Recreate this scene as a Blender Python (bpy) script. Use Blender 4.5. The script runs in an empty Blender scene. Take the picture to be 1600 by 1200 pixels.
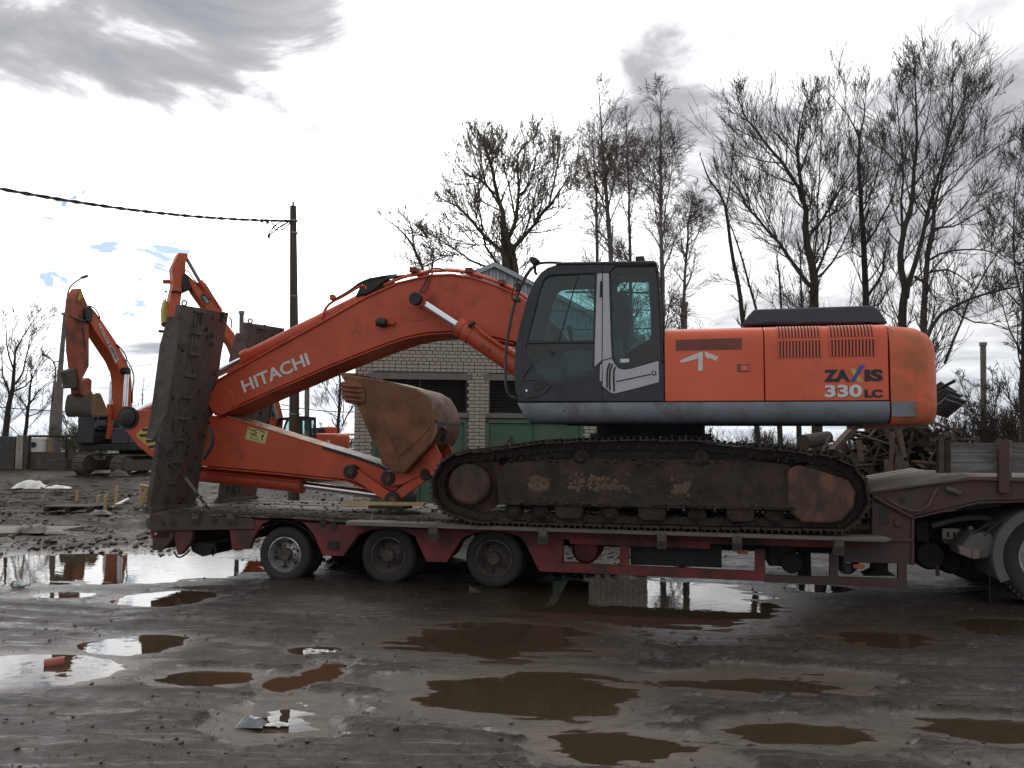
import bpy, bmesh, math, random
import numpy as np
from mathutils import Vector, Matrix
random.seed(7); rng = np.random.default_rng(7)
scene = bpy.context.scene
COL = scene.collection
rad = math.radians
# ---------------------------------------------------------------- camera
FPX, CAMH, PITCH, ROLL = 1342.0, 1.75, rad(3.84), 0.005
cam_d = bpy.data.cameras.new('camera'); cam = bpy.data.objects.new('camera', cam_d); COL.objects.link(cam)
cam_d.sensor_width = 36.0; cam_d.lens = 36.0 * FPX / 1600.0; cam_d.clip_start = 0.05; cam_d.clip_end = 3000
CM = Matrix.Translation((0, 0, CAMH)) @ Matrix.Rotation(math.pi / 2 + PITCH, 4, 'X') @ Matrix.Rotation(ROLL, 4, 'Z')
cam.matrix_world = CM
scene.camera = cam
R3 = CM.to_3x3()
def ray(px, py):
    return R3 @ Vector(((px - 800) / FPX, -(py - 600) / FPX, -1.0))
def at(px, py, Y):
    d = ray(px, py); t = Y / d.y
    return Vector((t * d.x, Y, CAMH + t * d.z))
def gnd(px, py, z=0.0):
    d = ray(px, py); t = (z - CAMH) / d.z
    return Vector((t * d.x, t * d.y, z))
# ---------------------------------------------------------------- sky, sun, exposure
SUN_AZ, SUN_EL = rad(-12), rad(36)          # azimuth from +Y towards +X
sun_dir = Vector((math.sin(SUN_AZ) * math.cos(SUN_EL), math.cos(SUN_AZ) * math.cos(SUN_EL), math.sin(SUN_EL)))
w = bpy.data.worlds.new('World'); scene.world = w; w.use_nodes = True
nt = w.node_tree; nt.nodes.clear()
def N(t, **k):
    n = nt.nodes.new(t)
    for a, b in k.items():
        setattr(n, a, b)
    return n
def Lk(a, b): nt.links.new(a, b)
def math_n(op, a, b=None, clamp=False):
    n = N('ShaderNodeMath', operation=op); n.use_clamp = clamp
    for i, x in enumerate((a, b)):
        if x is None: continue
        if isinstance(x, (int, float)): n.inputs[i].default_value = x
        else: Lk(x, n.inputs[i])
    return n.outputs[0]
def ramp_n(src, lo, hi, smooth=True):
    n = N('ShaderNodeMapRange'); n.interpolation_type = 'SMOOTHSTEP' if smooth else 'LINEAR'
    n.inputs[1].default_value = lo; n.inputs[2].default_value = hi
    Lk(src, n.inputs[0]); return n.outputs[0]
wout = N('ShaderNodeOutputWorld')
sky = N('ShaderNodeTexSky', sky_type='NISHITA'); sky.sun_disc = False
sky.sun_elevation = SUN_EL; sky.sun_rotation = SUN_AZ; sky.dust_density = 0.0; sky.ozone_density = 6.0; sky.air_density = 0.8
tc = N('ShaderNodeTexCoord')
sep = N('ShaderNodeSeparateXYZ'); Lk(tc.outputs['Generated'], sep.inputs[0])
zc = math_n('ADD', math_n('MAXIMUM', sep.outputs[2], 0.0), 0.16)
cmb = N('ShaderNodeCombineXYZ')
Lk(math_n('DIVIDE', sep.outputs[0], zc), cmb.inputs[0]); Lk(math_n('DIVIDE', sep.outputs[1], zc), cmb.inputs[1])
def sky_noise(scale, off, detail=6, rough=.55, dist=0.3):
    mp = N('ShaderNodeMapping'); mp.inputs['Location'].default_value = off; Lk(cmb.outputs[0], mp.inputs[0])
    n = N('ShaderNodeTexNoise'); n.inputs['Scale'].default_value = scale; n.inputs['Detail'].default_value = detail
    n.inputs['Roughness'].default_value = rough; n.inputs['Distortion'].default_value = dist
    Lk(mp.outputs[0], n.inputs['Vector']); return n.outputs[0]
def lobe(px, py, width):                    # soft lobe round a direction of the sky
    d = ray(px, py).normalized()
    dn = N('ShaderNodeVectorMath', operation='DOT_PRODUCT'); Lk(tc.outputs['Generated'], dn.inputs[0]); dn.inputs[1].default_value = d
    c = math.cos(rad(width))
    n = N('ShaderNodeMapRange'); n.interpolation_type = 'SMOOTHERSTEP'
    n.inputs[1].default_value = c; n.inputs[2].default_value = 1.0
    Lk(dn.outputs['Value'], n.inputs[0]); return n.outputs[0]
n1 = sky_noise(1.1, (3.1, 0.4, 0), 8, .60, .4); n2 = sky_noise(2.4, (7.7, 2.2, 0), 8, .60, .5)
def addl(base, l, k): return math_n('ADD', base, math_n('MULTIPLY', l, k))
# thicker grey banks where the photograph shows them, on top of an even broken cover
grey = math_n('MULTIPLY', n1, .62)
for (px, py, wd, k) in ((60, 60, 24, .42), (60, 220, 11, .34), (420, -40, 14, .42), (120, 235, 6, .16), (1150, 95, 10, .42), (970, 130, 7, .26), (1600, 190, 13, .40), (1330, 420, 16, .20), (210, 530, 4, .22), (1020, 190, 6, .12)):
    grey = addl(grey, lobe(px, py, wd), k)
for (px, py, wd, k) in ((620, 230, 16, -.40), (780, 60, 11, -.25), (310, 330, 9, -.30), (80, 350, 11, -.75), (40, 450, 8, -.3), (1330, 40, 7, -.2), (230, 110, 5, -.18), (20, 170, 4, -.15)):
    grey = addl(grey, lobe(px, py, wd), k)
grey = addl(grey, math_n('SUBTRACT', n2, .5), 1.25)
grey = math_n('MULTIPLY', ramp_n(grey, .02, 1.25, False), math_n('ADD', math_n('MULTIPLY', ramp_n(n2, .3, .7), .40), .70))
# blue gaps
mp3 = N('ShaderNodeMapping'); mp3.inputs['Scale'].default_value = (1, 1, 3.0); mp3.inputs['Location'].default_value = (.37, .1, .2); Lk(tc.outputs['Generated'], mp3.inputs[0])
n3n = N('ShaderNodeTexNoise'); n3n.inputs['Scale'].default_value = 17; n3n.inputs['Detail'].default_value = 7; n3n.inputs['Roughness'].default_value = .6; n3n.inputs['Distortion'].default_value = .4
Lk(mp3.outputs[0], n3n.inputs['Vector']); n3 = n3n.outputs[0]
blue = math_n('MULTIPLY', lobe(160, 345, 4.0), .62)
for (px, py, wd, k) in ((125, 338, 2.2, .4), (190, 422, 5.0, .62), (250, 412, 3.0, .5), (115, 378, 2.2, .5), (30, 342, 2.2, .4), (100, 430, 2.2, .4), (380, 418, 1.6, .4), (220, 433, 2.0, .3)):
    blue = addl(blue, lobe(px, py, wd), k)
blue = ramp_n(addl(math_n('MINIMUM', blue, .535), math_n('SUBTRACT', n3, .5), 2.6), .66, .82)
blue = math_n('MULTIPLY', blue, ramp_n(lobe(170, 390, 11), .02, .2))
low = ramp_n(sep.outputs[2], .15, .01)        # bluish bank low on the horizon
glow = N('ShaderNodeVectorMath', operation='DOT_PRODUCT'); Lk(tc.outputs['Generated'], glow.inputs[0]); glow.inputs[1].default_value = sun_dir
gl = math_n('POWER', math_n('MAXIMUM', glow.outputs['Value'], 0.0), 2.6)
mixc = N('ShaderNodeMix', data_type='RGBA'); Lk(grey, mixc.inputs[0])
mixc.inputs[6].default_value = (1.0, 1.0, 1.0, 1); mixc.inputs[7].default_value = (.43, .445, .50, 1)
mixl = N('ShaderNodeMix', data_type='RGBA'); Lk(math_n('MULTIPLY', low, .55), mixl.inputs[0])
Lk(mixc.outputs[2], mixl.inputs[6]); mixl.inputs[7].default_value = (.50, .57, .66, 1)
cl = N('ShaderNodeBackground'); Lk(mixl.outputs[2], cl.inputs[0])
gl2 = math_n('POWER', math_n('MAXIMUM', glow.outputs['Value'], 0.0), 6.0)
gl2 = math_n('MULTIPLY', gl2, math_n('SUBTRACT', 1.0, math_n('MULTIPLY', grey, 1.7, True)))     # thin bright cloud round the hidden sun
gl = math_n('MULTIPLY', gl, math_n('SUBTRACT', 1.0, math_n('MULTIPLY', grey, 1.5, True)))
Lk(math_n('ADD', math_n('ADD', math_n('MULTIPLY', gl, .85), .82), math_n('MULTIPLY', gl2, 3.2)), cl.inputs[1])
bg = N('ShaderNodeBackground'); Lk(sky.outputs[0], bg.inputs[0]); bg.inputs[1].default_value = .085
ms = N('ShaderNodeMixShader'); Lk(math_n('SUBTRACT', 1.0, math_n('MULTIPLY', blue, .85)), ms.inputs[0]); Lk(bg.outputs[0], ms.inputs[1]); Lk(cl.outputs[0], ms.inputs[2])
Lk(ms.outputs[0], wout.inputs[0])
sl = bpy.data.lights.new('sun', 'SUN'); sun = bpy.data.objects.new('sun', sl); COL.objects.link(sun)
sl.energy = 0.8; sl.angle = rad(14); sl.color = (1.0, .95, .88)
sun.rotation_euler = sun_dir.to_track_quat('Z', 'Y').to_euler()
vs = scene.view_settings; vs.view_transform = 'Standard'; vs.look = 'None'; vs.exposure = 0.0; vs.gamma = 1.0
vs.use_curve_mapping = False
cy = scene.cycles
cy.max_bounces = 7; cy.transparent_max_bounces = 12; cy.use_denoising = True
# ---------------------------------------------------------------- materials
def mat(name, c, c2=None, rough=.55, metal=0.0, scale=3.0, dirt=None, damt=.45, dscale=2.2, bump=.15, bscale=45, spec=.5,
        stretch=None, dedge=.12, coat=0):
    m = bpy.data.materials.new(name); m.use_nodes = True
    t = m.node_tree; nodes, links = t.nodes, t.links; b = nodes['Principled BSDF']
    def nn(k): return nodes.new(k)
    co = nn('ShaderNodeTexCoord'); src = co.outputs['Object']
    if stretch:
        mp = nn('ShaderNodeMapping'); mp.inputs['Scale'].default_value = stretch; links.new(src, mp.inputs[0]); src = mp.outputs[0]
    def noise(s, d=6, r=.6):
        n = nn('ShaderNodeTexNoise'); n.inputs['Scale'].default_value = s; n.inputs['Detail'].default_value = d; n.inputs['Roughness'].default_value = r
        links.new(src, n.inputs['Vector']); return n.outputs[0]
    def mr(s, a, bb, lo=0., hi=1.):
        n = nn('ShaderNodeMapRange'); n.inputs[1].default_value = a; n.inputs[2].default_value = bb; n.inputs[3].default_value = lo; n.inputs[4].default_value = hi
        links.new(s, n.inputs[0]); return n.outputs[0]
    def mix(f, a, bb):
        n = nn('ShaderNodeMix'); n.data_type = 'RGBA'; links.new(f, n.inputs[0])
        for i, x in ((6, a), (7, bb)):
            if isinstance(x, tuple): n.inputs[i].default_value = (*x, 1)
            else: links.new(x, n.inputs[i])
        return n.outputs[2]
    c2 = c2 or tuple(x * .72 for x in c)
    nz = noise(scale)
    col = mix(mr(nz, .35, .68), c, c2)
    rg = mr(nz, .3, .7, max(.02, rough - .12), min(1, rough + .12))
    if dirt:
        dn = mr(noise(dscale, 9, .68), 1 - damt - dedge, 1 - damt + dedge)
        col = mix(dn, col, dirt)
        n = nn('ShaderNodeMix'); links.new(dn, n.inputs[0]); links.new(rg, n.inputs[2]); n.inputs[3].default_value = .85; rg = n.outputs[0]
    links.new(col, b.inputs['Base Color']); links.new(rg, b.inputs['Roughness'])
    b.inputs['Metallic'].default_value = metal; b.inputs['Specular IOR Level'].default_value = spec
    if coat: b.inputs['Coat Weight'].default_value = coat; b.inputs['Coat Roughness'].default_value = .15
    if bump:
        bn = nn('ShaderNodeBump'); bn.inputs['Strength'].default_value = bump; bn.inputs['Distance'].default_value = .02
        links.new(noise(bscale, 4), bn.inputs['Height']); links.new(bn.outputs[0], b.inputs['Normal'])
    return m
MUD = (.062, .048, .037); RUST = (.16, .065, .028)
M = {}
M['body'] = mat('orange_body_paint', (.62, .092, .028), (.56, .078, .025), .38, scale=1.2, dirt=(.36, .08, .04), damt=.30, dscale=1.6, bump=.03, bscale=8, coat=.15)
M['boom'] = mat('orange_boom_paint', (.47, .066, .022), (.40, .056, .020), .48, scale=1.5, dirt=(.17, .05, .026), damt=.36, dscale=2.4, bump=.05, bscale=18)
M['cwt'] = mat('counterweight_paint', (.64, .11, .035), (.50, .10, .04), .5, scale=2.2, dirt=(.24, .11, .05), damt=.42, dscale=2.6, bump=.06, bscale=14)
M['armtop'] = mat('arm_top_skylit', (.42, .22, .15), (.30, .13, .08), .7, scale=5)  # paler orange: sky light on the arm's upper face, painted into the colour
M['cab'] = mat('dark_cab_plastic', (.017, .020, .025), (.014, .016, .02), .42, scale=4, dirt=(.032, .031, .031), damt=.36, dscale=5, bump=.04)
M['black'] = mat('black_rubber', (.012, .012, .013), (.02, .02, .02), .6, scale=8)
M['seal'] = mat('black_glazing_border', (.012, .016, .019), (.012, .016, .019), .15, scale=2, bump=0)
M['silver'] = mat('silver_paint', (.42, .41, .43), (.38, .37, .39), .42, scale=2, dirt=(.25, .23, .22), damt=.3, dscale=4, bump=.02)
M['skirt'] = mat('grey_skirt_paint', (.17, .19, .215), (.14, .155, .18), .5, scale=2, dirt=(.08, .072, .065), damt=.40, dscale=3, bump=.05)
M['hood'] = mat('dark_blue_hood', (.032, .036, .052), (.026, .03, .042), .45, scale=3, dirt=(.06, .06, .062), damt=.35, dscale=3)
M['chrome'] = mat('chrome_rod', (.75, .77, .8), (.7, .72, .75), .18, 1.0, bump=0)
M['track'] = mat('muddy_track_steel', (.034, .028, .024), (.080, .055, .040), .65, .3, scale=9, dirt=(.020, .016, .014), damt=.52, dscale=8, bump=.6, bscale=60)
M['frame'] = mat('muddy_track_frame', (.036, .022, .017), (.075, .036, .023), .72, scale=4.5, dirt=(.022, .018, .015), damt=.53, dscale=5, bump=.9, bscale=30)
M['rustcap'] = mat('rusty_cover', (.14, .056, .033), (.085, .041, .028), .7, scale=5, dirt=(.036, .029, .025), damt=.50, dscale=5, bump=.35, stretch=(1, 1, .6))
M['clay'] = mat('dry_clay_patch', (.15, .105, .072), (.10, .068, .045), .95, scale=14, bump=.6)
M['bucket'] = mat('rusty_bucket_steel', (.20, .066, .026), (.065, .030, .018), .62, .1, scale=3.4, dirt=(.19, .095, .042), damt=.40, dscale=2.8, bump=.35, bscale=55)
M['bucketback'] = mat('worn_bucket_back', (.24, .115, .052), (.12, .068, .042), .55, .1, scale=5, dirt=(.07, .045, .03), damt=.4, dscale=4, bump=.3, stretch=(1, .5, 1))
M['pin'] = mat('greasy_pin', (.014, .014, .015), (.03, .025, .022), .5, .3, scale=10, bump=.4)
M['red'] = mat('faded_trailer_red', (.21, .022, .023), (.15, .019, .02), .6, scale=2.5, dirt=(.050, .033, .03), damt=.50, dscale=3.0, bump=.2)
M['neckred'] = mat('dusty_neck_red', (.080, .022, .024), (.060, .02, .021), .65, scale=2.5, dirt=(.065, .05, .047), damt=.5, dscale=2.5, bump=.2)
M['mudred'] = mat('mud_covered_red', (.070, .050, .042), (.055, .042, .036), .85, scale=5, dirt=(.17, .035, .03), damt=.30, dscale=3.0, bump=.5)
M['mudsteel'] = mat('mud_covered_steel', (.105, .086, .071), (.13, .108, .09), .9, scale=6, dirt=(.055, .044, .036), damt=.45, dscale=6, bump=.8, bscale=30)
M['rampface'] = mat('muddy_ramp_face', (.088, .07, .059), (.06, .048, .041), .9, scale=5, dirt=(.19, .036, .028), damt=.40, dscale=2.2, bump=.7, bscale=30, stretch=(1, 1, .45))
M['plank'] = mat('weathered_grey_plank', (.19, .165, .135), (.12, .105, .09), .85, scale=6, stretch=(.12, 3, 3), bump=.4, bscale=60)
M['deck'] = mat('muddy_deck_plank', (.17, .14, .115), (.11, .09, .073), .8, scale=4, stretch=(.25, 2, 2), dirt=(.055, .043, .034), damt=.47, dscale=5, bump=.5)
M['board'] = mat('grey_dropside_board', (.20, .19, .18), (.11, .105, .10), .85, scale=4, stretch=(.3, 1, 2), dirt=(.08, .07, .065), damt=.45, dscale=4, bump=.4)
M['tyre'] = mat('dusty_tyre', (.020, .020, .021), (.032, .030, .029), .85, scale=5, dirt=(.042, .037, .033), damt=.42, dscale=4, bump=.3)
M['rim'] = mat('dirty_steel_rim', (.46, .45, .44), (.22, .20, .19), .45, .6, scale=7, dirt=(.06, .05, .042), damt=.42, dscale=6)
M['rimdark'] = mat('dusty_brown_rim', (.13, .11, .10), (.085, .072, .065), .65, .3, scale=7, dirt=(.04, .033, .028), damt=.45, dscale=6)
M['dark'] = mat('dark_chassis', (.012, .012, .013), (.022, .019, .018), .75, scale=6, bump=.4)
M['fender'] = mat('dusty_fender', (.115, .106, .098), (.075, .07, .065), .8, scale=4, dirt=(.13, .12, .11), damt=.4, dscale=4, bump=.1)
M['plate'] = mat('pale_dirty_plate', (.32, .30, .27), (.22, .2, .18), .8, scale=9)
M['lens'] = mat('dusty_lamp_lens', (.20, .12, .10), (.14, .09, .08), .35, scale=10)
M['amber'] = mat('amber_reflector', (.40, .10, .02), (.3, .08, .02), .35, scale=10)
M['white'] = mat('white_lettering', (.62, .60, .58), (.52, .5, .48), .55, scale=12, dirt=(.42, .30, .26), damt=.27, dscale=14, bump=0)
M['decalblack'] = mat('black_lettering', (.012, .012, .014), None, .5, scale=12, bump=0)
M['decalblue'] = mat('blue_lettering', (.045, .06, .34), None, .5, scale=12, bump=0)
M['decalyel'] = mat('yellow_lettering', (.52, .40, .075), None, .5, scale=12, bump=0)
M['sticker'] = mat('yellow_sticker', (.52, .46, .17), (.42, .36, .14), .6, scale=20, dirt=(.2, .15, .09), damt=.3, dscale=20, bump=0)
M['decalbrown'] = mat('brown_strip', (.17, .045, .028), (.14, .04, .027), .6, scale=6, bump=0)
M['brick'] = mat('pale_silicate_brick', (.45, .405, .355), (.36, .32, .275), .9, scale=1.7, dirt=(.27, .23, .18), damt=.40, dscale=1.3, bump=.5)
M['mortar'] = mat('brown_mortar', (.075, .057, .042), (.055, .042, .032), .95, scale=6, bump=.5)
M['concrete'] = mat('grey_concrete', (.19, .178, .163), (.12, .113, .104), .9, scale=3, dirt=(.13, .12, .105), damt=.4, bump=.4)
M['green'] = mat('green_door_paint', (.055, .125, .085), (.045, .10, .07), .6, scale=2, dirt=(.13, .11, .065), damt=.40, dscale=2.2, bump=.1)
M['louvre'] = mat('dark_louvre', (.026, .020, .019), (.02, .016, .016), .7, scale=5)
M['zinc'] = mat('ribbed_zinc_sheet', (.34, .37, .40), (.28, .31, .34), .45, .3, scale=2, bump=.05)
M['wood'] = mat('rough_scrap_wood', (.095, .060, .040), (.05, .034, .025), .85, scale=5, stretch=(.4, 3, 3), bump=.4)
M['wood2'] = mat('grey_scrap_wood', (.075, .062, .052), (.045, .036, .03), .9, scale=5, stretch=(.4, 3, 3), bump=.4)
M['wood3'] = mat('dark_scrap_wood', (.032, .023, .019), (.022, .016, .013), .9, scale=5, stretch=(.4, 3, 3), bump=.4)
M['woodpale'] = mat('fresh_sawn_wood', (.46, .33, .19), (.36, .25, .14), .8, scale=5, stretch=(.4, 3, 3), bump=.3)
M['pole'] = mat('weathered_pole_wood', (.075, .058, .046), (.05, .04, .033), .9, scale=4, stretch=(4, 4, .25), bump=.5)
M['bark'] = mat('dark_bark', (.050, .040, .032), (.035, .029, .024), .95, scale=4, bump=.5)
M['bark2'] = mat('yellowish_bark', (.075, .060, .036), (.045, .037, .026), .95, scale=4, bump=.5)
M['willowtwig'] = mat('willow_twig', (.12, .095, .065), (.085, .068, .05), .9, scale=2, bump=0)
M['twig'] = mat('brown_twig', (.070, .054, .045), (.052, .042, .036), .9, scale=2, bump=0)
M['birchbark'] = mat('birch_bark', (.24, .21, .19), (.10, .085, .075), .85, scale=3, stretch=(2, 2, 5), dirt=(.03, .026, .024), damt=.40, dscale=4, bump=.2)
M['birchtwig'] = mat('birch_twig', (.155, .120, .108), (.11, .088, .08), .9, scale=2, bump=0)
M['bush'] = mat('budding_bush', (.085, .085, .035), (.06, .055, .03), .9, scale=2, bump=0)
M['metal'] = mat('grey_steel', (.22, .23, .24), (.17, .18, .19), .5, .4, scale=6)
M['cable'] = mat('black_cable', (.018, .018, .02), None, .6, bump=0)
M['exorange'] = mat('old_excavator_orange', (.52, .095, .028), (.44, .08, .028), .5, scale=.9, dirt=(.18, .07, .035), damt=.36, dscale=1.4, bump=.03)
M['exarm'] = mat('muddy_orange_arm', (.36, .075, .028), (.30, .065, .028), .6, scale=.9, dirt=(.075, .05, .036), damt=.47, dscale=1.2, bump=.1)
M['exdirt'] = mat('muddy_excavator_steel', (.085, .068, .055), (.06, .048, .04), .85, scale=2, dirt=(.15, .12, .085), damt=.4, dscale=2, bump=.2)
M['exbucket'] = mat('clay_smeared_bucket', (.20, .115, .05), (.14, .08, .04), .8, scale=2, bump=.2)
M['plastic'] = mat('white_plastic', (.62, .62, .60), (.5, .5, .48), .6, scale=8)
M['redpipe'] = mat('brown_red_pipe', (.30, .07, .045), (.22, .055, .04), .5, scale=8)
M['concretedark'] = mat('weathered_dark_concrete', (.085, .078, .07), (.055, .05, .045), .92, scale=1.2, dirt=(.13, .12, .105), damt=.36, dscale=1.5, bump=.3)
M['seat'] = mat('dark_seat_cloth', (.02, .021, .024), (.03, .03, .033), .9, scale=10)
M['console'] = mat('grey_console', (.16, .17, .17), (.12, .125, .13), .7, scale=5)
M['mudclod'] = mat('wet_mud_clod', (.042, .034, .028), (.06, .048, .039), .75, scale=9, bump=.6)
M['stone'] = mat('small_stone', (.07, .063, .058), (.035, .031, .029), .75, scale=6, bump=.3)
def glass_mat(name, tint, refl=1.0):
    m = bpy.data.materials.new(name); m.use_nodes = True; t = m.node_tree; t.nodes.clear()
    o = t.nodes.new('ShaderNodeOutputMaterial'); tr = t.nodes.new('ShaderNodeBsdfTransparent'); gl_ = t.nodes.new('ShaderNodeBsdfGlossy')
    tr.inputs[0].default_value = (*tint, 1); gl_.inputs['Roughness'].default_value = .03; gl_.inputs[0].default_value = (.9, .95, .95, 1)
    fr = t.nodes.new('ShaderNodeFresnel'); fr.inputs[0].default_value = 1.5
    mx = t.nodes.new('ShaderNodeMixShader'); t.links.new(fr.outputs[0], mx.inputs[0]); t.links.new(tr.outputs[0], mx.inputs[1]); t.links.new(gl_.outputs[0], mx.inputs[2]); t.links.new(mx.outputs[0], o.inputs[0])
    return m
M['glass'] = glass_mat('tinted_cab_glass', (.58, .72, .72))
M['clearplastic'] = glass_mat('clear_plastic', (.9, .93, .93))
# ---------------------------------------------------------------- object helpers
OFF = {}                                     # root name -> offset of its local origin in its frame
class Frame:
    def __init__(s, X, Y, th):
        s.th = rad(th); s.c, s.s = math.cos(s.th), math.sin(s.th)
        s.M = Matrix.Translation((X, Y, 0)) @ Matrix.Rotation(s.th, 4, 'Z')
        s.X, s.Y = X, Y
    def uz(s, px, py, v):                    # pixel -> (u, z) on the vertical plane v = const
        d = ray(px, py); n = (-s.s, s.c)
        t = (v + s.X * n[0] + s.Y * n[1]) / (d.x * n[0] + d.y * n[1])
        X, Y = t * d.x - s.X, t * d.y - s.Y
        return (X * s.c + Y * s.s, CAMH + t * d.z)
    def pts(s, pl, v): return [s.uz(x, y, v) for x, y in pl]
    def p3(s, px, py, v):
        u, z = s.uz(px, py, v); return Vector((u, v, z))
    def loc(s, P):                           # world point -> frame coordinates
        return s.M.inverted() @ Vector(P)
FM = Frame(0, 10.0, -12)                     # excavator + trailer + truck
WF = Frame(0, 0, 0)
def tagset(o, label, cat, group=None, kind=None):
    if label: o['label'] = label
    if cat: o['category'] = cat
    if group: o['group'] = group
    if kind: o['kind'] = kind
    return o
def thing(name, label, cat, fr=WF, base=(0, 0, 0), group=None):
    o = bpy.data.objects.new(name, None); COL.objects.link(o); o.empty_display_size = .2
    o.matrix_world = fr.M @ Matrix.Translation(base)
    OFF[o] = Vector(base)
    return tagset(o, label, cat, group)
class G:                                     # geometry buffer
    def __init__(s): s.v = []; s.f = []
    def add(s, vs, fs):
        n = len(s.v); s.v += [tuple(x) for x in vs]; s.f += [tuple(i + n for i in f) for f in fs]; return s
    def box(s, c, d, rot=None):
        h = [x / 2 for x in d]; vs = []
        for x in (-1, 1):
            for y in (-1, 1):
                for z in (-1, 1):
                    p = Vector((x * h[0], y * h[1], z * h[2]))
                    if rot is not None: p = rot @ p
                    vs.append(p + Vector(c))
        return s.add(vs, [(0, 1, 3, 2), (4, 6, 7, 5), (0, 4, 5, 1), (2, 3, 7, 6), (0, 2, 6, 4), (1, 5, 7, 3)])
    def bx(s, u0, u1, v0, v1, z0, z1):
        return s.box(((u0 + u1) / 2, (v0 + v1) / 2, (z0 + z1) / 2), (abs(u1 - u0), abs(v1 - v0), abs(z1 - z0)))
    def prism(s, pl, v0, v1, holes=()):      # outline in (u, z), from v0 to v1
        bm = bmesh.new(); loops = []
        for lp in [pl] + list(holes):
            vs = [bm.verts.new((u, v0, z)) for u, z in lp]
            for i in range(len(vs)): bm.edges.new((vs[i], vs[(i + 1) % len(vs)]))
            loops.append(vs)
        if holes:
            bmesh.ops.triangle_fill(bm, edges=bm.edges[:], use_beauty=True, use_dissolve=False)
        else:
            bm.faces.new(loops[0])
        r = bmesh.ops.extrude_face_region(bm, geom=bm.faces[:])
        for e in r['geom']:
            if isinstance(e, bmesh.types.BMVert): e.co.y = v1
        bmesh.ops.recalc_face_normals(bm, faces=bm.faces[:])
        bm.verts.index_update()
        s.add([v.co.copy() for v in bm.verts], [[v.index for v in f.verts] for f in bm.faces]); bm.free(); return s
    def along(s, sec, u0, u1):               # section in (v, z) extruded along u
        n = len(sec)
        vs = [(u0, v, z) for v, z in sec] + [(u1, v, z) for v, z in sec]
        fs = [tuple(range(n)), tuple(range(2 * n - 1, n - 1, -1))] + [((i + 1) % n, i, i + n, (i + 1) % n + n) for i in range(n)]
        return s.add(vs, fs)
    def tube(s, pts, r, n=8, caps=True):
        pts = [Vector(p) for p in pts]; k = len(pts); rs = r if isinstance(r, (list, tuple)) else [r] * k
        ref = None; vs = []
        for i, p in enumerate(pts):
            t = (pts[min(i + 1, k - 1)] - pts[max(i - 1, 0)])
            t = t.normalized() if t.length > 1e-9 else Vector((0, 0, 1))
            if ref is None:
                ref = t.cross(Vector((0, 0, 1)) if abs(t.z) < .9 else Vector((1, 0, 0))).normalized()
            a = (ref - t * ref.dot(t))
            a = a.normalized() if a.length > 1e-6 else t.orthogonal().normalized()
            ref = a; b = t.cross(a)
            for j in range(n):
                an = 2 * math.pi * j / n
                vs.append(p + (a * math.cos(an) + b * math.sin(an)) * rs[i])
        fs = []
        for i in range(k - 1):
            for j in range(n):
                j2 = (j + 1) % n
                fs.append((i * n + j, i * n + j2, (i + 1) * n + j2, (i + 1) * n + j))
        if caps: fs += [tuple(range(n - 1, -1, -1)), tuple(range((k - 1) * n, k * n))]
        return s.add(vs, fs)
    def cyl(s, p0, p1, r, n=20): return s.tube([p0, p1], r, n)
    def disc(s, c, r, v0, v1, n=28):         # round plate, axis along v; c = (u, z)
        return s.cyl((c[0], v0, c[1]), (c[0], v1, c[1]), r, n)
    def lathe(s, prof, c, n=32):             # prof = [(r, v)], axis along v through c = (u, z)
        k = len(prof); vs = []
        for r, v in prof:
            for j in range(n):
                a = 2 * math.pi * j / n
                vs.append((c[0] + r * math.cos(a), v, c[1] + r * math.sin(a)))
        fs = []
        for i in range(k - 1):
            for j in range(n):
                j2 = (j + 1) % n; fs.append((i * n + j, i * n + j2, (i + 1) * n + j2, (i + 1) * n + j))
        return s.add(vs, fs)
    def strip(s, path, v0, v1, th):          # sheet following a (u, z) path, thickness th to its left
        k = len(path); inner = []
        for i in range(k):
            a = Vector(path[max(i - 1, 0)]); b = Vector(path[min(i + 1, k - 1)]); d = (b - a).normalized()
            inner.append((path[i][0] - d.y * th, path[i][1] + d.x * th))
        return s.prism(list(path) + inner[::-1], v0, v1)
    def mesh(s, name, off=None, smooth=40):
        me = bpy.data.meshes.new(name)
        vs = s.v if off is None else [(x - off[0], y - off[1], z - off[2]) for x, y, z in s.v]
        me.from_pydata(vs, [], s.f)
        if smooth:
            me.polygons.foreach_set('use_smooth', [True] * len(me.polygons)); me.set_sharp_from_angle(angle=rad(smooth))
        me.update(); return me
    def build(s, name, m, parent=None, bevel=0, smooth=40, label=None, kind=None):
        root = parent
        while root is not None and root.parent is not None: root = root.parent
        off = OFF.get(root)
        me = s.mesh(name, off, smooth)
        o = bpy.data.objects.new(name, me); COL.objects.link(o); me.materials.append(M[m] if isinstance(m, str) else m)
        if parent is not None: o.parent = parent
        if bevel:
            b = o.modifiers.new('bevel', 'BEVEL'); b.width = bevel; b.segments = 2; b.limit_method = 'ANGLE'; b.angle_limit = rad(38)
            b.harden_normals = False
        if label: o['label'] = label
        if kind: o['kind'] = kind
        return o
def inst(o, parent, M4):                     # another object on the same mesh
    c = o.copy(); COL.objects.link(c); c.parent = parent; c.matrix_local = M4; return c
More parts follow.
